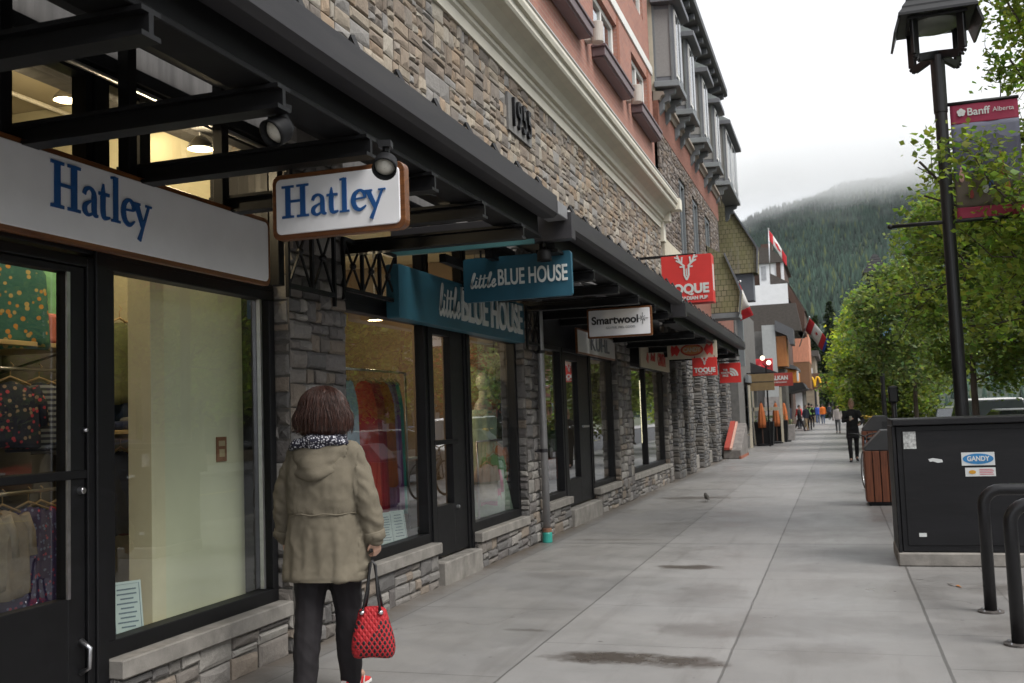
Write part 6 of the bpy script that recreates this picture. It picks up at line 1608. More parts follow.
for k, (x, y) in enumerate(((-3.05, 43.), (-2.62, 45.6), (-2.36, 47.6))):
    T = thing('patio_umbrella', ['closed rust orange patio umbrella nearest the camera', 'middle closed rust orange patio umbrella', 'furthest closed rust orange patio umbrella'][k], 'umbrella', (x, y, 0), 0, 'closed umbrellas on the patio')
    m = MB(); m.tube([(x, y, 0), (x, y, 1.85)], .025, 8); m.build('pole', DBROWN, T); m = MB(); m.loft([[(x + r * (1 + .18 * math.cos(6 * t)) * math.cos(t), y + r * (1 + .18 * math.cos(6 * t)) * math.sin(t), z) for t in np.linspace(0, 2 * PI, 24, False)] for z, r in ((.75, .13), (.95, .14), (1.4, .11), (1.72, .05), (1.8, .015))]); m.build('canopy', ORNG, T, smooth=True)
    m = MB(); m.lathe([(0, 0), (.25, 0), (.25, .06), (.05, .1), (0, .1)], (x, y, 0), 14); m.build('base', BLK, T)
for k, (x, y, w, h) in enumerate(((-3.0, 43.6, .8, 1.0), (-2.55, 47.4, .7, 1.0), (-2.3, 50, .6, .75))):
    T = thing('planter', ['large black planter box nearest on the patio edge', 'second black planter box on the patio edge', 'furthest grey planter box on the patio edge'][k], 'planter', (x, y, 0), 0, 'planters along the patio edge')
    m = MB(); m.prism([(x - w * .42, 0), (x + w * .42, 0), (x + w * .5, h), (x - w * .5, h)], y - w / 2, y + w / 2, 'xz'); m.build('box', BLK if k < 2 else pm('stone_grey', (.27, .25, .24), .85, .2, 8, .4), T, bevel=.02)
    m = MB(); rs = random.Random(k)
    for q in range(120):
        a = Vector((x + rs.gauss(0, w * .2), y + rs.gauss(0, w * .2), h + rs.uniform(0, .25))); u = Vector((rs.uniform(-1, 1), rs.uniform(-1, 1), rs.uniform(0, 1))).normalized() * .05; v = u.orthogonal().normalized() * .03
        m.add([a - u, a + v, a + u, a - v], [(0, 1, 2, 3)])
    m.build('foliage', pm('planter_leaves', (.06, .09, .03), .8, .3), T, fix=False)
# lit globe lamps
GLOBE = emit('globe_glow', (1., .86, .62), 1.3)
T = thing('globe_lamp', 'twin lit white globe lamp on a dark post over the patio', 'lamp', (-2.75, 42.3, 0))
m = MB(); m.tube([(-2.72, 42.3, 0), (-2.72, 42.3, 3.3)], .035, 8); m.tube([(-2.85, 42.3, 3.4), (-2.72, 42.3, 3.25), (-2.58, 42.3, 3.25)], .02, 6); m.build('post', BLK, T)
for x, z in ((-2.84, 3.62), (-2.60, 3.42)): m = MB(); m.ball((x, 42.3, z), .095, 14, 10); m.build('globe', GLOBE, T, smooth=True)
T = thing('wall_lantern', 'lit bulb lantern under the end of the far canopy', 'lamp', (-2.42, 25.2, 2.95))
m = MB(); m.ball((-2.42, 25.2, 2.93), .075, 12, 8); m.build('bulb', emit('bulb_glow', (1., .86, .6), 5.), T, smooth=True); m = MB(); m.tube([(-2.42, 25.2, 3.0), (-2.42, 25.2, 3.1)], .03, 8); m.build('holder', BLK, T)

lf = MB(); lf.add([(.78, 9.2, .004), (.83, 9.02, .012), (.87, 8.95, .004), (.80, 9.05, .02), (.86, 9.08, .006)], [(0, 1, 3), (1, 2, 3), (1, 4, 2)]); tag(lf.build('fallen_leaf', pm('dry_leaf', (.30, .12, .035), .8, .3), None, fix=False), 'dry orange brown leaf lying in front of the utility cabinet', 'leaf')
# ---- flags
FWHT = pm('flag_white', (.75, .74, .72), .8, .05); FRED = pm('flag_red', (.55, .03, .04), .8, .08); FBLU = pm('flag_blue', (.03, .07, .4), .8, .08)
LEAF = [(0, .5), (.09, .33), (.2, .38), (.15, .12), (.28, .25), (.31, .16), (.47, .19), (.41, .06), (.46, .0), (.25, -.16), (.28, -.26), (.03, -.23), (.03, -.46)]
LEAF = LEAF + [(-x, z) for x, z in reversed(LEAF[1:])]
def flag(label, base, tip, w, h, droop, stripes, rz=0., leaf=True, loc_pole=True):
    """a cloth of three stripes flying from a pole (base..tip)"""
    T = thing('flag', label, 'flag', base, 0)
    b, t = Vector(base), Vector(tip); m = MB(); m.tube([b, t], .03, 8); m.ball(t, .05, 8, 6); m.build('pole', STEEL, T, smooth=True)
    d = (t - b).normalized(); out = Vector((math.cos(rz), math.sin(rz), 0))
    def P(u, v): return t - d * (.05 + v * h) + out * (u * w) + Vector((0, .08 * w * math.sin(u * 7 + v * 2), -droop * u * w + .05 * w * math.sin(u * 5)))
    u0 = 0
    for k, (u1, mat) in enumerate(stripes):
        m = MB(); n = 6; vs = []
        for i in range(n + 1):
            for j in range(5): vs.append(P(u0 + (u1 - u0) * i / n, j / 4))
        m.add(vs, [(i * 5 + j, (i + 1) * 5 + j, (i + 1) * 5 + j + 1, i * 5 + j + 1) for i in range(n) for j in range(4)])
        s = m.build('stripe', mat, T, smooth=True)
        s.modifiers.new('Solidify', 'SOLIDIFY').thickness = .012
        if leaf and k == 1:
            m = MB(); uc = (u0 + u1) / 2; rr = (u1 - u0) * .8
            vs = [P(uc + x * rr, .5 - z * rr * w / h * 1.0) + Vector((0, -.02, 0)) for x, z in LEAF] + [P(uc + x * rr, .5 - z * rr * w / h) + Vector((0, .02, 0)) for x, z in LEAF]; c0 = len(LEAF)
            m.add(vs + [P(uc, .5) + Vector((0, -.022, 0)), P(uc, .5) + Vector((0, .022, 0))], [(2 * c0, i, (i + 1) % c0) for i in range(c0)] + [(2 * c0 + 1, c0 + (i + 1) % c0, c0 + i) for i in range(c0)]); m.build('leaf_emblem', FRED, T, fix=False)
        u0 = u1
    return T
CAN = ((.25, FRED), (.75, FWHT), (1., FRED))
flag('red and white maple leaf flag on a roof pole against the mountain', (-3.42, 61.5, 9.0), (-3.36, 61.5, 12.35), .95, .62, 1.75, CAN, 0.)
flag('drooping striped flag red white and blue tipped on a slanting pole', (-2.0, 62.5, 5.2), (-1.28, 60.3, 6.75), 1.0, 1.15, 1.3, ((.3, FRED), (.7, FWHT), (.9, FRED), (1., FBLU)), .2)
flag('red flag with white centre hanging beside the red box sign', (-3.3, 33.8, 5.6), (-2.84, 33.6, 5.75), .42, .5, 2.6, CAN, .3, leaf=False)
T = thing('flag', 'small pinkish red flag hanging over the patio entrance', 'flag', (-3.3, 48.6, 3.6)); cloth(-.5, .5, -.4, .3, FRED, 'cloth', T=T, amp=.04); cloth(-.45, -.05, -.35, .0, pm('flag_pink', (.6, .2, .2), .8), 'stripe', -.06, T=T, amp=.03)

# ================================================================== opposite side of the street (seen in glass and between leaves)
def opp(label, y0, y1, h, col_, roofm, x=18.2):
    T = thing('opposite_building', label, 'building', (x, (y0 + y1) / 2, 0), 0, 'buildings across the street')
    m = MB(); m.box(x, x + 12, y0, y1, 0, h); m.build('wall', col_, T)
    m = MB(); m.prism([(x - .7, h), (x + 5.5, h + 2.6), (x + 12.5, h), (x + 12.5, h - .2), (x - .7, h - .2)], y0 - .3, y1 + .3, 'xz'); m.build('roof', roofm, T)
    n = max(2, int((y1 - y0) / 3.4)); st = (y1 - y0) / n
    for k in range(n):
        a = y0 + k * st
        m = MB(); m.box(x - .04, x + .02, a + .4, a + st - .4, .5, 2.9); w = m.build('shop_window', BLK, T); m = MB(); m.box(x - .05, x - .041, a + .5, a + st - .5, .6, 2.8); m.build('pane', DGLASS, w)
        if h > 6:
            m = MB(); m.box(x - .04, x + .02, a + .8, a + st - .8, 4.4, 6.0); w = m.build('upper_window', WHITEP, T); m = MB(); m.box(x - .05, x - .041, a + .9, a + st - .9, 4.5, 5.9); m.build('pane', DGLASS, w)
    m = MB(); m.box(x - 1.6, x - .002, y0, y1, 3.1, 3.3); m.build('awning', DBROWN, T)
opp('cream building with brown awning across the street', 4, 24, 6.8, pm('cream_opposite', (.5, .45, .36), .85, .1), DKROOF)
opp('tan stone building across the street', 24.6, 42, 7.6, pm('tan_opposite', (.32, .25, .19), .85, .2), SLATE)
opp('pale grey low building across the street', 42.6, 66, 5.2, pm('grey_opposite', (.4, .4, .4), .85, .1), DKROOF)
opp('red brick building across the street', 66.6, 90, 8.2, pm('brick_opposite', (.26, .11, .08), .9, .2), SLATE)
opp('white building across the street behind the camera', -16, 3.4, 6.4, pm('white_opposite', (.6, .58, .55), .85, .1), SLATE)

def car(label, x, y, rz, paint, van=False):
    T = thing('parked_car', label, 'car', (x, y, -.13), rz, 'cars along the street')
    L, Wd, H = 4.5, 1.78, (1.72 if van else 1.46)
    pr = [(-2.2, .32), (2.2, .32), (2.27, .5), (2.24, .72), (1.95, .85), (1.1, .93), (-1.9, .98), (-2.2, .9), (-2.27, .6)]
    m = MB(); m.prism(pr, -Wd / 2, Wd / 2, 'xz'); m.v = [(x_, y_ * (1 - .08 * max(0, abs(x_) - 1.7)), z_) for x_, y_, z_ in m.v]; m.build('body', paint, T, local=True, bevel=.09, seg=3)
    ro = [(1.1, .93), (.35, H - .06), (-.1, H), (-1.3, H - .02), (-1.95, .98)] if not van else [(1.25, .93), (.65, H - .08), (.3, H), (-1.9, H - .03), (-2.1, .98)]
    m = MB(); n = len(ro); lo = [(p[0], -Wd / 2 * (.93 if i in (0, n - 1) else .76), p[1]) for i, p in enumerate(ro)]; hi = [(p[0], -p[1] * 0 + Wd / 2 * (.93 if i in (0, n - 1) else .76), p[2]) for i, p in enumerate(lo)]
    m.add(lo + hi, [tuple(range(n)), tuple(reversed(range(n, 2 * n)))] + [(k, k + n, (k + 1) % n + n, (k + 1) % n) for k in range(n)]); m.build('glasshouse', DGLASS, T, local=True, bevel=.04, seg=2)
    m = MB(); rf = ro[1:-1]; m.prism([(p[0], p[1] + .012) for p in rf] + [(p[0], p[1] - .03) for p in reversed(rf)], -Wd / 2 * .74, Wd / 2 * .74, 'xz'); m.build('roof', paint, T, local=True, bevel=.02)
    for q in (-1.38, 1.42):
        for e in (-1, 1):
            m = MB(); m.lathe([(.0, -.1), (.27, -.1), (.33, -.07), (.335, 0), (.33, .07), (.27, .1), (0, .1)], (0, 0, 0), 22); m.v = [(a + q, c + e * .82, b + .335) for a, b, c in m.v]; wv = m.build('wheel', TYRE, T, local=True)
            m = MB(); m.lathe([(.0, .0), (.2, .0), (.21, .03), (0, .03)], (0, 0, 0), 18); m.v = [(a + q, c * e + e * .925, b + .335) for a, b, c in m.v]; m.build('rim', STEEL, wv, local=True)
    for e in (-.62, .62):
        m = MB(); m.box(2.2, 2.262, e - .2, e + .2, .62, .74); m.build('headlight', pm('headlight_glass', (.7, .7, .68), .1, .05, 3, 0, spec=1.), T, local=True, bevel=.02)
        m = MB(); m.box(-2.27, -2.2, e - .18, e + .18, .68, .86); m.build('tail_light', REDS, T, local=True, bevel=.02)
def paint(n, c): return pm(n, c, .25, .04, 3, 0, spec=.6)
PW, PS, PK, PR_, PB = paint('white_car_paint', (.7, .7, .7)), paint('silver_car_paint', (.42, .43, .44)), paint('black_car_paint', (.02, .02, .022)), paint('red_car_paint', (.35, .03, .03)), paint('blue_car_paint', (.04, .09, .2))
for k, (lab, x, y, p, v) in enumerate((('silver car parked at the near kerb beyond the cabinet', 3.75, 23.5, PS, False), ('white van parked at the near kerb between the trees', 3.8, 30., PW, True), ('black car parked at the near kerb further on', 3.75, 37., PK, False),
    ('white car parked across the street', 11.9, 9.5, PW, False), ('black car parked across the street', 11.9, 15.5, PK, False), ('red car parked across the street', 11.9, 22., PR_, False), ('blue car parked across the street', 11.9, 44., PB, False), ('silver van parked across the street further on', 11.9, 51., PS, True), ('white car parked across the street far on', 11.9, 59, PW, False))):
    car(lab, x, y, PI / 2 if x < 8 else -PI / 2, p, v)
# ================================================================== trees
def leaf_mat(name, trans=.45):
    if name in MATS: return MATS[name]
    m = bpy.data.materials.new(name); T = NT(m)
    a = T.n('ShaderNodeAttribute', attribute_name='tone')
    b = T.bsdf(Base_Color=a.outputs['Color'], Roughness=.5); b.inputs['Specular IOR Level'].default_value = .35
    t = T.n('ShaderNodeBsdfTranslucent'); T.l(T.mix(1., a.outputs['Color'], (1.25, 1.35, .6), 'MULTIPLY'), t.inputs[0])
    mx = T.n('ShaderNodeMixShader'); mx.inputs[0].default_value = trans + .12
    T.l(b.outputs[0], mx.inputs[1]); T.l(t.outputs[0], mx.inputs[2]); T.done(mx); MATS[name] = m; return m
LEAFM = leaf_mat('leaf')
BARK = pm('bark', (.075, .06, .048), .95, .35, 9, .8, 30, stretch=(1, 1, .3))
BIRCH = pm('grey_bark', (.14, .125, .11), .9, .35, 9, .7, 30, stretch=(1, 1, .3))

def leaf_mesh(name, pts, sizes, cols, parent, seed, elong=1.5, up=.6, off=None):
    """one kite-shaped, folded leaf per point"""
    r = np.random.default_rng(seed); n = len(pts)
    d = r.normal(size=(n, 3)); d[:, 2] = d[:, 2] * .5 - .25; d /= np.linalg.norm(d, axis=1)[:, None]
    nrm = r.normal(size=(n, 3)) * (1 - up) + np.array([0, 0, up]); s = np.cross(d, nrm); s /= np.linalg.norm(s, axis=1)[:, None] + 1e-9
    f = np.cross(s, d)
    L = (sizes * elong / 2)[:, None]; w = (sizes / 2)[:, None]
    a = pts - d * L; c = pts + d * L; b = pts + s * w - f * w * .25 - d * L * .15; e = pts - s * w - f * w * .25 - d * L * .15
    v = np.stack([a, b, c, e], 1).reshape(-1, 3)
    if off is not None: v = v - np.array(off)
    me = bpy.data.meshes.new(name)
    me.vertices.add(4 * n); me.vertices.foreach_set('co', v.ravel().astype(np.float32))
    me.loops.add(6 * n); me.polygons.add(2 * n)
    base = (np.arange(n) * 4)[:, None]
    me.loops.foreach_set('vertex_index', (base + np.array([0, 1, 2, 0, 2, 3])).ravel().astype(np.int32))
    me.polygons.foreach_set('loop_start', (np.arange(2 * n) * 3).astype(np.int32))
    me.update(calc_edges=True)
    at = me.attributes.new('tone', 'FLOAT_COLOR', 'CORNER')
    cc = np.repeat(np.concatenate([cols, np.ones((n, 1))], 1), 6, axis=0).astype(np.float32); at.data.foreach_set('color', cc.ravel())
    me.materials.append(LEAFM)
    o = bpy.data.objects.new(name, me); col.objects.link(o); o.parent = parent
    return o

def tree(label, x, y, height, rad, base, colr, nleaf, size, seed, trunk_r=.11, squash=1., lean=(0, 0), bark=BARK, group='trees along the kerb', name='street_tree', droop=.0, spread=.28, z0=-.02, stems=1, gap=.0, keep=None, limbs=()):
    T = thing(name, label, 'tree', (x, y, z0), 0, group)
    rs = random.Random(seed); r = np.random.default_rng(seed)
    m = MB(); tips = []
    def grow(p, d, ln, rr, lv):
        n = 4; pts = [p]; q = p.copy(); dd = d.copy()
        for i in range(n):
            dd = (dd + Vector((rs.gauss(0, .13), rs.gauss(0, .13), rs.gauss(.03, .08) - droop * lv * .1))).normalized(); q = q + dd * ln / n; pts.append(q.copy())
        if keep is not None and not bool(keep(np.array([list(pts[-1])]))[0]): return
        m.tube(pts, [rr * (1 - .5 * i / n) for i in range(n + 1)], 10 if lv == 0 else (7 if lv == 1 else 5))
        if lv >= 1:
            for i in range(1, n + 1): tips.append((pts[i], lv))
        if lv < 3:
            k = {0: 0, 1: 5, 2: 4}[lv] if lv else 0
            for j in range(k):
                t = rs.uniform(.25, 1); i = min(n - 1, int(t * n)); b = pts[i].lerp(pts[i + 1], t * n - i)
                a = rs.uniform(0, 2 * PI); o = dd.orthogonal().normalized(); o = (Matrix.Rotation(a, 3, dd) @ o)
                grow(b, (dd * .6 + o * .8 + Vector((0, 0, .1))).normalized(), ln * rs.uniform(.45, .7), rr * .5, lv + 1)
    for st in range(stems):
        top = Vector((lean[0] + (rs.uniform(-.4, .4) if stems > 1 else 0), lean[1] + (rs.uniform(-.4, .4) if stems > 1 else 0), height * .93)); n = 9; pts = []
        b0 = Vector((rs.uniform(-.2, .2), rs.uniform(-.2, .2), 0)) if stems > 1 else Vector((0, 0, 0))
        for i in range(n + 1):
            t = i / n; pts.append(b0 + top * t * 1.0 + Vector((rs.gauss(0, .05) * t, rs.gauss(0, .05) * t, 0)))
        m.tube(pts, [trunk_r * (1 - .85 * (i / n)) * (1.25 if i == 0 else 1) for i in range(n + 1)], 12)
        nb = max(10, int(height * 2.6))
        for j in range(nb):
            t = (base + .25) / height + (1 - (base + .25) / height) * (j + rs.random()) / nb
            i = min(n - 1, int(t * n)); b = pts[i].lerp(pts[min(n, i + 1)], t * n - i); a = j * 2.4 + rs.uniform(-.4, .4)
            tt = (t * height - base) / (height - base); reach = rad * (math.sin(PI * min(1, max(.06, tt * .85 + .15))) ** .6) * rs.uniform(.72, 1.08)
            grow(b, Vector((math.cos(a), math.sin(a), rs.uniform(.15, .55) - droop * .6)).normalized(), reach * .8, trunk_r * .32 * (1 - .5 * t), 1)
    for lz, tg in limbs:
        b = Vector((0, 0, lz)); e = Vector(tg); dv = e - b; mid_ = b + dv * .5 + Vector((0, 0, .2)); m.tube([b, mid_, e], [.03, .02, .01], 6)
        for q in range(3): grow(mid_.lerp(e, q / 2), (dv.normalized() + Vector((rs.gauss(0, .7), rs.gauss(0, .7), rs.gauss(0, .4)))).normalized(), .55, .008, 2)
    m.build('trunk', bark, T, smooth=True, local=True)
    tp = np.array([list(p) for p, l in tips]); lvl = np.array([l for p, l in tips])
    wts = np.where(lvl >= 2, 1., .35); wts[tp[:, 2] < base - .3] = 0; wts /= wts.sum()
    # clumps: every twig end has its own density and tint
    cl = r.gamma(1.6, 1., len(tp)); cl[r.random(len(tp)) < gap] = 0; wts = wts * cl; wts /= wts.sum()
    idx = r.choice(len(tp), nleaf, p=wts)
    pos = tp[idx] + r.normal(size=(nleaf, 3)) * np.array([spread, spread, spread * .75]) * squash
    if keep is not None: k_ = keep(pos); pos = pos[k_]; idx = idx[k_]; nleaf = len(pos)
    tint = 1 + .28 * r.normal(size=(len(tp), 1)).clip(-1.6, 1.6) * np.array([[1., .85, .6]])
    cols = np.array(colr)[None, :] * tint[idx] * (1 + .22 * r.normal(size=(nleaf, 1)).clip(-2, 2)); cols[:, 0] *= 1 + .15 * r.normal(size=nleaf).clip(-2, 2)
    sz = size * r.uniform(.6, 1.3, nleaf)
    leaf_mesh('crown', pos, sz, cols.clip(.005, .6), T, seed + 1)
    return T
G_BRIGHT, G_MID, G_BLUE, G_YEL, G_DARK = (.205, .27, .065), (.18, .245, .068), (.185, .245, .11), (.36, .42, .08), (.12, .155, .04)
tree('leafy broad tree overhanging the banner and the near street lamp', 2.75, 12.9, 7.9, 3.1, 1.75, G_BRIGHT, 29000, .060, 21, .11, spread=.17, gap=.4, limbs=((2.6, (-1.05, -1.5, 3.75)), (2.4, (-.6, -1.75, 3.4)), (2.9, (-1.65, -.4, 3.95)), (4.0, (-.7, -.5, 5.5)), (4.6, (-.6, -.1, 6.3)), (5.0, (-.45, .1, 6.9)), (3.4, (-.75, -.2, 4.9))), keep=lambda p: ~(((p[:, 0] < -1.5) & (p[:, 2] > 4.45)) | (p[:, 0] < -2.0) | (p[:, 1] < -2.6) | ((p[:, 0] < -.95) & (p[:, 2] > 4.85)) | ((p[:, 1] < -.9) & (p[:, 0] < -.45) & (p[:, 2] > 4.45))))
tree('mid green street tree rising left of the near lamp post', 2.65, 22.2, 6.0, 1.65, 1.75, G_MID, 15000, .078, 22, .085, spread=.24, gap=.4)
tree('blue green young street tree in the middle of the row', 1.95, 28.2, 5.4, 1.5, 1.75, G_BLUE, 10500, .09, 23, .075, spread=.24, gap=.3)
tree('dense bright tree behind the near banner', 5.0, 20.5, 6.6, 2.6, 1.9, G_BRIGHT, 13000, .095, 24, .13, spread=.26, gap=.4)
tree('low dark bushy tree over the litter bins', 1.75, 37.0, 4.0, 1.55, .5, G_DARK, 11000, .11, 25, .08, spread=.28)
tree('green street tree further along the kerb', 2.1, 42.0, 6.2, 1.9, 1.3, G_MID, 12000, .15, 26, .09, spread=.3)
tree('yellow green feathery tree at the left end of the row', 1.35, 58.0, 7.2, 1.7, .8, G_YEL, 14000, .16, 27, .1, spread=.32, gap=.1)
tree('second yellow green tree behind the feathery one', 1.6, 70.0, 7.4, 2.0, .8, G_YEL, 9000, .22, 28, .1, spread=.35)
tree('tall green tree closing the row of street trees', 2.6, 50.0, 7.6, 2.2, 1.2, G_BRIGHT, 12000, .18, 29, .1, spread=.32)
tree('far street tree near the crossing', 1.5, 92.0, 6.5, 2.3, .7, G_MID, 6000, .28, 30, .1, spread=.4)
for k, (x, y, h, c) in enumerate(((14.6, 12, 7.5, G_BRIGHT), (14.8, 21, 8., G_MID), (14.5, 31, 7.5, G_BRIGHT), (14.7, 44, 8.2, G_MID), (14.4, 58, 7.5, (.22, .055, .02)), (14.6, 4., 7.2, G_MID))):
    tree(['bright green tree on the far pavement', 'mid green tree on the far pavement', 'bright green tree on the far pavement further on', 'tall mid green tree on the far pavement', 'rust red leaved tree on the far pavement', 'green tree on the far pavement level with the camera'][k], x, y, h, 2.4, 1.6, c, 5000, .26, 60 + k, .13, spread=.4, group='trees across the street')

def conifer(label, x, y, h, r0, seed, n, colr=(.022, .036, .018)):
    T = thing('conifer', label, 'tree', (x, y, -.3), 0, 'dark conifers at the end of the street'); r = np.random.default_rng(seed)
    m = MB(); m.tube([(0, 0, 0), (0, 0, h * .95)], [r0 * .1, .02], 8); m.build('trunk', BARK, T, local=True, smooth=True)
    nb = int(h * 9); P = []
    for k in range(nb):
        t = (k + r.random()) / nb; z = h * (.08 + .92 * t); R_ = r0 * (1 - t) ** .85 * r.uniform(.65, 1.1) + .1; a = r.uniform(0, 2 * PI); q = n // nb; s = np.sqrt(r.random(q))
        P.append(np.stack([np.cos(a) * R_ * s + r.normal(0, .12, q), np.sin(a) * R_ * s + r.normal(0, .12, q), z - .35 * R_ * s + r.normal(0, .1, q)], 1))
    pos = np.concatenate(P); cols = np.array(colr)[None, :] * (1 + .3 * r.normal(size=(len(pos), 1)).clip(-2, 2))
    leaf_mesh('crown', pos, .34 * r.uniform(.6, 1.3, len(pos)), cols.clip(.004, .3), T, seed, 2.4, .4)
for k, (x, y, h, r0) in enumerate(((-5.5, 150, 17.5, 3.2), (-2.6, 158, 15.5, 2.6), (-.4, 166, 18.5, 3.2), (2.4, 172, 15., 2.7), (5.2, 180, 17, 3.2), (-8.5, 165, 20, 3.4), (-3.8, 140, 12.5, 2.5), (-1.2, 146, 10.5, 2.2), (9, 185, 16, 3.))):
    conifer(['tall dark conifer left behind the copper building', 'dark conifer above the yellow arch sign', 'tallest dark conifer at the street end', 'dark conifer right of the tallest one', 'dark conifer over the distant gable', 'dark conifer furthest left', 'smaller conifer beside the arch sign', 'smallest conifer at the street end', 'dark conifer behind the street trees'][k], x, y, h, r0, 80 + k, 2600)

# ================================================================== forested mountain
def ridge(x):
    """crest height of the mountain (metres) along x"""
    pts_x = [-900, -420, -260, -190, -115, -50, 10, 100, 260, 480, 800, 1300]; pts_z = [60, 150, 212, 246, 276, 296, 312, 326, 340, 326, 280, 200]
    return np.interp(x, pts_x, pts_z)
def terrain_h(x, y):
    t = np.clip((y - 620) / 900., 0, 1)
    base = ridge(x) * (t ** 1.25)
    g = np.zeros_like(base)
    for f, a, px, py in ((.006, 16, .3, 1.1), (.013, 8, 2.1, .4), (.031, 3.2, 4.4, 2.7)):
        g += a * np.sin(x * f + px + .6 * np.sin(y * f * .7 + py)) * np.cos(y * f * .6 + py)
    return base + g * np.sqrt(t) * (1 - .55 * t) - 3
gx = np.linspace(-900, 1300, 150); gy = np.concatenate([np.linspace(330, 1520, 90), [1560, 1640, 1800]])
XX, YY = np.meshgrid(gx, gy, indexing='ij'); ZZ = terrain_h(XX, YY); ZZ[:, -3:] = terrain_h(XX[:, -4:-3], YY[:, -4:-3]) * np.array([[.97, .8, .3]])
mt = MB(); nx, ny = XX.shape
mt.v = np.stack([XX, YY, ZZ], -1).reshape(-1, 3).tolist(); mt.f = [(i * ny + j, (i + 1) * ny + j, (i + 1) * ny + j + 1, i * ny + j + 1) for i in range(nx - 1) for j in range(ny - 1)]; mt.c = [None] * len(mt.f)
struct(mt.build('mountain', pm('forest_floor', (.022, .034, .02), .95, .4, .02, 0), smooth=True))
r = np.random.default_rng(77); NF = 34000
fx = r.uniform(-330, 480, NF * 2); fy = 560 + 960 * np.sqrt(r.random(NF * 2)); 
keepm = np.abs(fx - 20) < (fy * .30 + 40); fx, fy = fx[keepm][:NF], fy[keepm][:NF]; fz = terrain_h(fx, fy) - .8; NFk = len(fx)
hh = r.uniform(6.5, 14, NFk) * (1 + .25 * np.sin(fx * .05) * np.sin(fy * .03)); rr = hh * r.uniform(.13, .20, NFk); S = 6
ang = np.arange(S) * 2 * PI / S
ringv = np.stack([fx[:, None] + rr[:, None] * np.cos(ang), fy[:, None] + rr[:, None] * np.sin(ang), np.repeat((fz + hh * .08)[:, None], S, 1)], -1)
apex = np.stack([fx, fy, fz + hh], -1)[:, None, :]
V = np.concatenate([ringv, apex], 1).reshape(-1, 3)
me = bpy.data.meshes.new('forest'); me.vertices.add(len(V)); me.vertices.foreach_set('co', V.astype(np.float32).ravel())
F = (np.arange(NFk) * (S + 1))[:, None, None] + np.stack([np.arange(S), (np.arange(S) + 1) % S, np.full(S, S)], 1)[None]
me.loops.add(NFk * S * 3); me.polygons.add(NFk * S); me.loops.foreach_set('vertex_index', F.ravel().astype(np.int32)); me.polygons.foreach_set('loop_start', (np.arange(NFk * S) * 3).astype(np.int32)); me.update(calc_edges=True)
at = me.attributes.new('tone', 'FLOAT_COLOR', 'CORNER')
patch = .5 + .5 * np.sin(fx * .021 + 1.3 * np.sin(fy * .013)) * np.cos(fy * .017)
tc = np.array([[.018, .032, .023]]) * (1 + .75 * (patch[:, None] - .4)) * (1 + .35 * r.normal(size=(NFk, 1)).clip(-1.8, 2.4)); lite = r.random(NFk) < .10 * patch; tc[lite] = np.array([.060, .075, .026])
at.data.foreach_set('color', np.repeat(np.concatenate([tc.clip(.004, .2), np.ones((NFk, 1))], 1), S * 3, 0).astype(np.float32).ravel())
me.materials.append(tone_mat('forest_tree', .95, 1., 0, 0., .1)); o = bpy.data.objects.new('forest', me); col.objects.link(o); tag(o, kind='stuff')
# ================================================================== low cloud on the mountain, air, sky, sun, camera
CLOUD_ON = True; HAZE_ON = True
def cloud_mat(name, dens, zlo, zhi, scale=.008, thr=.42):
    m = bpy.data.materials.new(name); T = NT(m)
    g = T.n('ShaderNodeNewGeometry'); v = g.outputs['Position']; sp = T.n('ShaderNodeSeparateXYZ'); T.l(v, sp.inputs[0])
    nz = T.noise(T.scalev(v, (1., .6, 1.7)), scale, 5, .6, .5)
    zz = T.n('ShaderNodeMapRange'); zz.interpolation_type = 'SMOOTHSTEP'; zz.inputs['From Min'].default_value = zlo; zz.inputs['From Max'].default_value = zhi; T.l(sp.outputs[2], zz.inputs['Value'])
    k = T.math('SUBTRACT', T.math('ADD', T.math('MULTIPLY', zz.outputs[0], .62), nz), thr + .22)
    d = T.math('MULTIPLY', T.math('MAXIMUM', k, 0.), dens)
    vol = T.n('ShaderNodeVolumePrincipled'); vol.inputs['Color'].default_value = (.99, .992, .995, 1); vol.inputs['Anisotropy'].default_value = .3
    T.l(d, vol.inputs['Density']); T.l(vol.outputs[0], T.out.inputs['Volume']); return m
if CLOUD_ON:
    m = MB(); m.box(-420, 620, 1200, 1500, 200, 372)
    c_ = m.build('low_cloud', cloud_mat('cloud_vapour', .017, 224, 318, .011, .37), None); tag(c_, kind='stuff')
if HAZE_ON:
    m = MB(); m.box(-1000, 1400, -70, 1900, -3.2, 480)
    h_ = m.build('haze', None, None); tag(h_, kind='stuff')
    hm = bpy.data.materials.new('haze_air'); T = NT(hm); vol = T.n('ShaderNodeVolumePrincipled'); vol.inputs['Color'].default_value = (.82, .92, 1., 1); vol.inputs['Density'].default_value = .000035; T.l(vol.outputs[0], T.out.inputs['Volume']); h_.data.materials.append(hm)

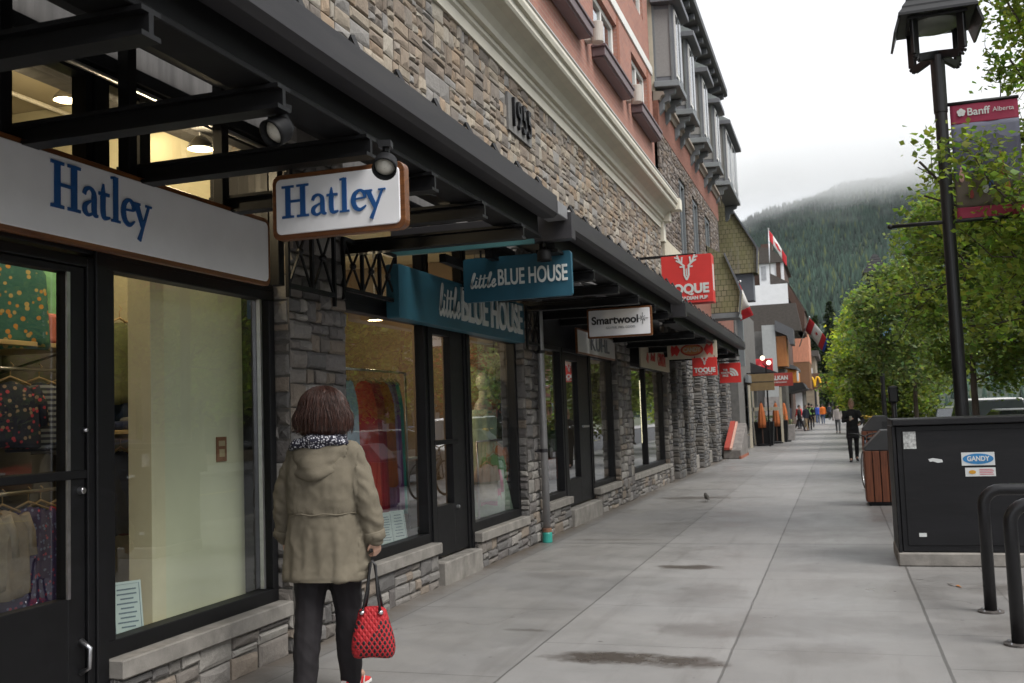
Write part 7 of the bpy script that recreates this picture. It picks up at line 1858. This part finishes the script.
w = bpy.data.worlds.new('World'); sc.world = w; w.use_nodes = True; nt = w.node_tree; nt.nodes.clear()
class WN(NT):
    def __init__(s): s.t = nt; s.out = s.n('ShaderNodeOutputWorld')
T = WN()
sky = T.n('ShaderNodeTexSky'); sky.sky_type = 'NISHITA'; sky.sun_disc = False
SUN_EL, SUN_AZ = RAD(52), RAD(115)          # azimuth clockwise from +y
sky.sun_elevation = SUN_EL; sky.sun_rotation = SUN_AZ; sky.dust_density = 2.
tc_ = T.n('ShaderNodeTexCoord').outputs['Generated']
cl = T.noise(T.scalev(tc_, (1., 1., 2.6)), 2.4, 6, .6, .3); cl2 = T.noise(T.scalev(tc_, (1., 1., 3.5)), 1.1, 3, .5)
cloud = T.mix(T.ramp(cl, .25, .75), (4.1, 4.22, 4.45), (5.2, 5.2, 5.25))
cloud = T.mix(T.math('MULTIPLY', T.ramp(cl2, .35, .7), .35), cloud, (5.9, 5.9, 5.9))
sp = T.n('ShaderNodeSeparateXYZ'); T.l(tc_, sp.inputs[0])
lowz = T.n('ShaderNodeMapRange'); lowz.inputs['From Min'].default_value = .10; lowz.inputs['From Max'].default_value = .32; T.l(sp.outputs[2], lowz.inputs['Value'])
cloud = T.mix(lowz.outputs[0], T.mix(1., cloud, (.97, .975, .985), 'MULTIPLY'), cloud)
cov = T.mix(.94, sky.outputs[0], cloud)
bg = T.n('ShaderNodeBackground'); bg.inputs['Strength'].default_value = .10; T.l(cov, bg.inputs[0]); T.l(bg.outputs[0], T.out.inputs['Surface'])

sl = bpy.data.lights.new('sun', 'SUN'); sl.energy = 1.5; sl.angle = RAD(32); sl.color = (1., .97, .92)
so = bpy.data.objects.new('sun', sl); col.objects.link(so)
d = Vector((math.sin(SUN_AZ) * math.cos(SUN_EL), math.cos(SUN_AZ) * math.cos(SUN_EL), math.sin(SUN_EL)))
so.rotation_euler = d.to_track_quat('Z', 'Y').to_euler(); so.location = (20, -10, 30)

cam = bpy.data.cameras.new('camera'); co = bpy.data.objects.new('camera', cam); col.objects.link(co); sc.camera = co
TH, PH, RO = .31194, .07704, .036
Fv = Vector((-math.sin(TH) * math.cos(PH), math.cos(TH) * math.cos(PH), math.sin(PH))); R0 = Vector((math.cos(TH), math.sin(TH), 0)); U0 = R0.cross(Fv)
U = U0 * math.cos(RO) + R0 * math.sin(RO); Rv = R0 * math.cos(RO) - U0 * math.sin(RO)
co.matrix_world = Matrix(((Rv.x, U.x, -Fv.x, 0), (Rv.y, U.y, -Fv.y, 0), (Rv.z, U.z, -Fv.z, 1.5), (0, 0, 0, 1)))
cam.sensor_width = 36; cam.lens = 36 * 1000 / 1024; cam.clip_start = .05; cam.clip_end = 12000
cam.dof.use_dof = True; cam.dof.focus_distance = 7.5; cam.dof.aperture_fstop = 5.0

sc.render.engine = 'CYCLES'
cy = sc.cycles
cy.use_denoising = True
try: cy.denoiser = 'OPENIMAGEDENOISE'
except Exception: pass
cy.max_bounces = 10; cy.diffuse_bounces = 6; cy.glossy_bounces = 3; cy.transmission_bounces = 4; cy.transparent_max_bounces = 10; cy.volume_bounces = 8
cy.volume_step_rate = 4.; cy.volume_max_steps = 128
cy.sample_clamp_indirect = 6.; cy.caustics_reflective = False; cy.caustics_refractive = False
cy.use_adaptive_sampling = True; cy.adaptive_threshold = .015
vs = sc.view_settings; sc.display_settings.display_device = 'sRGB'; vs.view_transform = 'Standard'; vs.look = 'None'; vs.exposure = 1.3; vs.gamma = 1.; vs.use_curve_mapping = False
